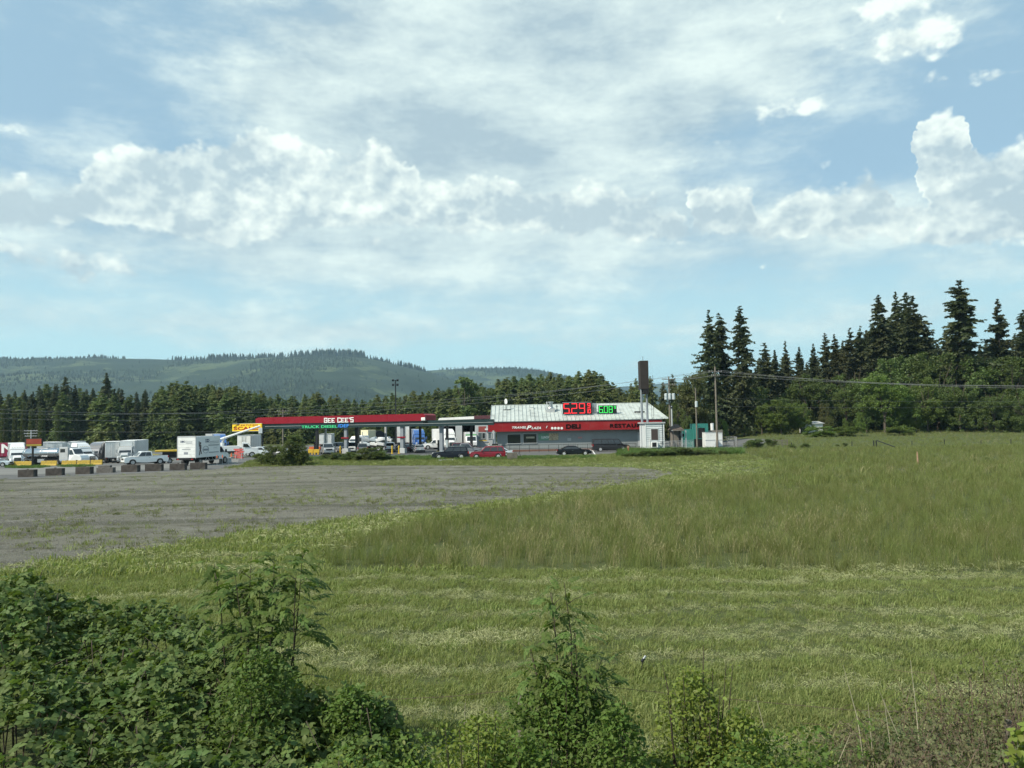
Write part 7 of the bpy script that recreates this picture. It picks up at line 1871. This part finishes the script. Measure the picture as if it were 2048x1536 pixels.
tag(cb.build('bramble_canes', M_STEM), kind='stuff')

def sapling(name, px, D, top_py, stems, nleaf, leaf_L, kind, m, label, spread, zlo=.35, tips=.9, smin=.7, smax=1.15, up=.25):
    """young tree with separate leaves: stems given as (base offset px, tip px, tip py)"""
    b0 = GX(px, D); t = thing(name, b0, 0, label, 'sapling')
    var = [leaf_mesh(kind, leaf_L, 900 + i) for i in range(4)]
    for v_ in var: v_.materials.append(m)
    ax = []
    for (bx_, tx, ty, dy) in stems:
        a = Vector((W(bx_, 900, D).x - b0.x, 0, 0)); e = W(tx, ty, D + dy) - b0
        mid = a.lerp(e, .5) + Vector((rt.uniform(-.08, .08), rt.uniform(-.1, .1), .12))
        pts = [a, a.lerp(mid, .5) + Vector((rt.uniform(-.03, .03), 0, .05)), mid, mid.lerp(e, .5) + Vector((rt.uniform(-.04, .04), 0, .03)), e]
        MB().tube(pts, [.018, .015, .012, .008, .003], 6).build('stem', M_STEM, t); ax.append(pts)
    for i in range(nleaf):
        pts = ax[i % len(ax)]; f = zlo + (1 - zlo) * (rt.random() ** tips); q = f * 4; j = min(3, int(q)); p_ = pts[j].lerp(pts[j + 1], q - j)
        az = i * 2.4 + rt.uniform(-.5, .5)
        L_ = spread * (1.15 - f * .8) * rt.random() ** .6
        off = Vector((math.cos(az) * L_, math.sin(az) * L_, L_ * rt.uniform(.1, .6)))
        if L_ > .12 and i % 3 == 0: MB().tube([p_ - Vector((0, 0, .05)), p_ + off * .6, p_ + off], [.006, .004, .002], 4).build('twig', M_STEM, t)
        o = bpy.data.objects.new('leaf', var[i % 4]); COL.objects.link(o); o.parent = t
        o.location = p_ + off; s_ = rt.uniform(smin, smax) * (1.05 - .3 * f); o.scale = (s_, s_, s_)
        o.rotation_euler = (rt.gauss(0, .35), -up + rt.gauss(0, .35), az + rt.gauss(0, .4))
    return t
sapling('sapling', 510, 10.4, 1100, [(470, 428, 1125, .1), (490, 470, 1150, -.2), (505, 503, 1108, .2), (520, 548, 1112, -.1), (540, 605, 1105, .2), (560, 592, 1150, -.3), (500, 520, 1160, .3)], 350, .095, 'pinnate', M_ASH,
        'tall ash-like sapling with bare dark stems rising out of the left bramble thicket', .38, .34, .8)
sapling('sapling', 1125, 9.2, 1170, [(1115, 1103, 1185, 0), (1130, 1128, 1165, .2), (1140, 1150, 1260, -.2), (1110, 1060, 1290, .1), (1150, 1195, 1310, .2), (1105, 1090, 1330, -.3), (1140, 1170, 1350, -.3)], 340, .078, 'pinnate', M_ASH,
        'slender ash-like sapling with two long bare shoots in the middle of the foreground', .46, .28, .85)
def bush_leaves(name, px, D, top_py, wpx, n, L_, kind, m, label, cat='bush', stems=7, shape=1.0, h_lo=.0, dy=.9, ndeep=.18):
    b0 = GX(px, D); zt = W(px, top_py, D).z; rx = wpx * D / FPX / 2
    t = thing(name, b0, 0, label, cat)
    f = rgr.random(n) ** .8; a = rgr.uniform(0, 6.283, n); prof = (1 - f ** 2.2) ** .6 * (1 + .22 * np.sin(a * 3 + f * 7)) * shape + .06
    r = np.sqrt(rgr.random(n)) ** .55 * prof
    P = np.stack([rx * r * np.cos(a), dy * rx * r * np.sin(a), h_lo + (zt - h_lo) * f * (.92 + .14 * rgr.random(n))], 1)
    # upright shoots poke out of the mass
    for j in range(stems):
        aa = rt.uniform(0, 6.28); rr = rx * rt.uniform(.1, .8); hh = zt * (rt.uniform(.75, 1.08)); k = n // (stems * 9)
        sx_, sy_ = rr * math.cos(aa), dy * rr * math.sin(aa)
        MB().tube([(sx_ * .3, sy_ * .3, 0), (sx_ * .8, sy_ * .8, hh * .6), (sx_, sy_, hh)], [.014, .009, .003], 5).build('stem', M_STEM, t)
        q = rgr.uniform(.55, 1, k); P = np.concatenate([P, np.stack([sx_ * q + rgr.normal(0, .05, k), sy_ * q + rgr.normal(0, .05, k), hh * q + rgr.normal(0, .02, k)], 1)])
    v_ = [(leaf_mesh(kind, L_, 700 + i), m) for i in range(4)]
    leaf_scatter('foliage', P, rgr.uniform(.6, 1.25, len(P)), v_, .6, t)
    return t
bush_leaves('bush', 1120, 8.9, 1365, 330, 5600, .062, 'leaf', M_BUSHL, 'dense round-leaved bush at the foot of the middle sapling', stems=9)
bush_leaves('bush', 1370, 8.9, 1350, 230, 3000, .052, 'leaf', M_YG, 'upright yellow-green bush right of the middle sapling', stems=16, shape=.75)
bush_leaves('bush', 1460, 8.6, 1430, 190, 2600, .05, 'leaf', M_YG, 'low right shoulder of yellow-green growth beside the upright bush', stems=6)
bush_leaves('bush', 700, 9.1, 1385, 210, 5200, .055, 'leaf', M_BUSHL, 'rounded bright bush at the right end of the bramble thicket', stems=6)
bush_leaves('bush', 950, 8.2, 1445, 240, 2800, .052, 'leaf', M_YG, 'low yellow-green bush between the rounded bright bush and the middle sapling', stems=6)
bush_leaves('bush', 1220, 8.2, 1420, 190, 3000, .055, 'leaf', M_BUSHL, 'low leafy bush between the middle sapling and the upright yellow-green bush', stems=6)
bush_leaves('bush', 520, 9.0, 1310, 240, 4200, .060, 'leaf', M_ASH, 'yellow-tinged leafy bush below the tall sapling in the thicket', stems=6)
bush_leaves('bush', 1045, 8.0, 1480, 190, 2600, .055, 'leaf', M_BUSHL, 'lowest leafy bush at the bottom edge left of the middle sapling', stems=4)
sapling('shoot', 1408, 9.0, 1290, [(1400, 1407, 1290, 0), (1385, 1380, 1330, .1), (1330, 1325, 1330, 0)], 60, .06, 'leaf', M_YG, 'thin leafy shoot standing above the yellow-green bush', .12, .4, .8)

# lush uncut grass along the near fence line
lush_v = [(blades(30, .62, .16, .0048, .75, 80 + i, hvar=.45), M_LUSH) for i in range(3)] + [(blades(14, .80, .12, .0042, .5, 84, hvar=.3, seedhead=.5), M_TALLD)]
x, y = samp(6.6, 11.4, 34, -.35, .8, 1.0); px = 1024 + x / y * FPX
k = (px > 600) & (rgr.random(len(x)) < np.clip((11.3 - y) / 2.6, 0, 1) * (.45 + .55 * (fbm(x, y, .9, 40) > -.1))); x, y = x[k], y[k]
i = np.where(rgr.random(len(x)) < .10, 3, rgr.integers(0, 3, len(x)))
lay('rank_grass', x, y, rgr.uniform(.5, 1.15, len(x)), lush_v, idx=i, tilt=.2)
# leafy weeds filling the fence line between the bushes
n = 26000; y = rgr.uniform(7.4, 10.1, n); px = rgr.uniform(600, 1720, n); x = (px - 1024) / FPX * y
hw_ = (.92 + .42 * fbm(x, y, 1.5, 51)) * np.clip((10.3 - y) / 1.5, 0, 1); k = (hw_ > .08) & (fbm(x, y, 2.4, 52) > -.35); x, y, hw_ = x[k], y[k], hw_[k]
leaf_scatter('fence_line_weeds', np.stack([x, y, hw_ * rgr.random(len(x)) ** .6 * 1.3], 1), rgr.uniform(.5, 1.3, len(x)), [(leaf_mesh('leaf', .055, 61), M_BUSHL), (leaf_mesh('tri', .05, 62), M_BUSHL), (leaf_mesh('leaf', .05, 63), M_YG)], .6)
# brown bramble tangle, near right
x0, y0 = 4.2, 8.6
cb = MB(); 
for i in range(800):
    yy = rt.uniform(7.4, 11.2); pxx = rt.uniform(1600, 2250); xx = (pxx - 1024) / FPX * yy
    hmax = (1.12 + .22 * math.sin(xx * 2)) * min(1, (pxx - 1560) / 260) ; hh = hmax * rt.uniform(.5, 1.1); a = rt.uniform(0, 6.28); L_ = rt.uniform(.25, .9)
    dx, dy_ = L_ * math.cos(a), L_ * math.sin(a)
    cb.tube([(xx, yy, 0), (xx + dx * .15, yy + dy_ * .15, hh * .7), (xx + dx * .5, yy + dy_ * .5, hh), (xx + dx, yy + dy_, hh * rt.uniform(.3, .95))], [.006, .005, .004, .002], 3)
tag(cb.build('dry_bramble_canes', M_CANE), kind='stuff')
n = 11000; y = rgr.uniform(7.4, 11.2, n); pxx = rgr.uniform(1600, 2250, n); x = (pxx - 1024) / FPX * y; hm_ = (1.12 + .22 * np.sin(x * 2)) * np.clip((pxx - 1560) / 260, 0, 1)
z = hm_ * rgr.uniform(.2, 1.05, n) ** .7
M_DULL = leaf_mat('dull_bramble_leaves', [(.060, .085, .030), (.115, .135, .055), (.1, .12, .05)], .2, .6, 1.5, patch_col=(.125, .095, .060))
leaf_scatter('dry_bramble_leaves', np.stack([x, y, z], 1), rgr.uniform(.35, .8, n), [(leaf_mesh('tri', .055, 40 + i), M_DULL) for i in range(3)], .6)
bush_leaves('bramble_spray', 2040, 8.0, 1440, 150, 260, .085, 'tri', M_YG, 'fresh yellow-green bramble spray at the lower right corner', 'bramble', stems=3)
# pale dead stalks
for i, (px, pt, lx) in enumerate(((1708, 1330, -22), (1722, 1405, 14), (1760, 1400, 8), (1815, 1320, 6), (1790, 1385, -30), (1640, 1470, 60), (1525, 1390, -14), (915, 1400, 16))):
    D = 9.6; p = GX(px, D); e = W(px + lx, pt, D) - p
    t = tag(MB().tube([(0, 0, 0), (e.x * .35, .02, e.z * .6), tuple(e)], [.006, .005, .002], 5).build('dead_stalk', M_STRAW, None, loc=p), 'pale dead stalk standing in the near fence-line growth', 'stalk', 'pale dead stalks near the fence wire')
# fence wire in the near growth
pts = [W(a, b, 9.9) for a, b in ((-250, 1330), (560, 1400), (700, 1403), (900, 1393), (1010, 1382))]
def barb(pts, label):
    o = Vector(pts[0]); q = [Vector(p_) - o for p_ in pts]; t = thing('barbed_wire', o, 0, label, 'fence wire')
    MB().tube(q, .0028, 5).build('strand', M_CANE, t); bb = MB()
    for a, b_ in zip(q[:-1], q[1:]):
        L_ = (b_ - a).length; k = 0
        while k * .12 < L_:
            c = a.lerp(b_, k * .12 / L_); bb.cyl(c + Vector((-.006, 0, .014)), c + Vector((.006, 0, -.014)), .0016, n=3).cyl(c + Vector((.006, .01, .012)), c + Vector((-.006, -.01, -.012)), .0016, n=3); k += 1
    bb.build('barbs', M_CANE, t)
barb(pts, 'rusty barbed wire strand sagging behind the near bushes left of the middle sapling')
barb([W(a, b, 9.9) for a, b in ((1200, 1372), (1350, 1388), (1480, 1400), (1700, 1420), (1900, 1428), (2300, 1440))], 'rusty barbed wire strand right of the yellow-green bush')
for i, px in enumerate((1030, 560, 1985)):
    p = GX(px, 9.95); tag(MB().cyl((0, 0, -.2), (.02, 0, (1.3, 1.2, .85)[i]), .045, n=8).build('fence_stake', M_WOODP, None, loc=p), ('weathered fence stake hidden behind the middle sapling', 'weathered fence stake inside the bramble thicket', 'weathered fence stake inside the dry brambles at lower right')[i], 'fence stake')
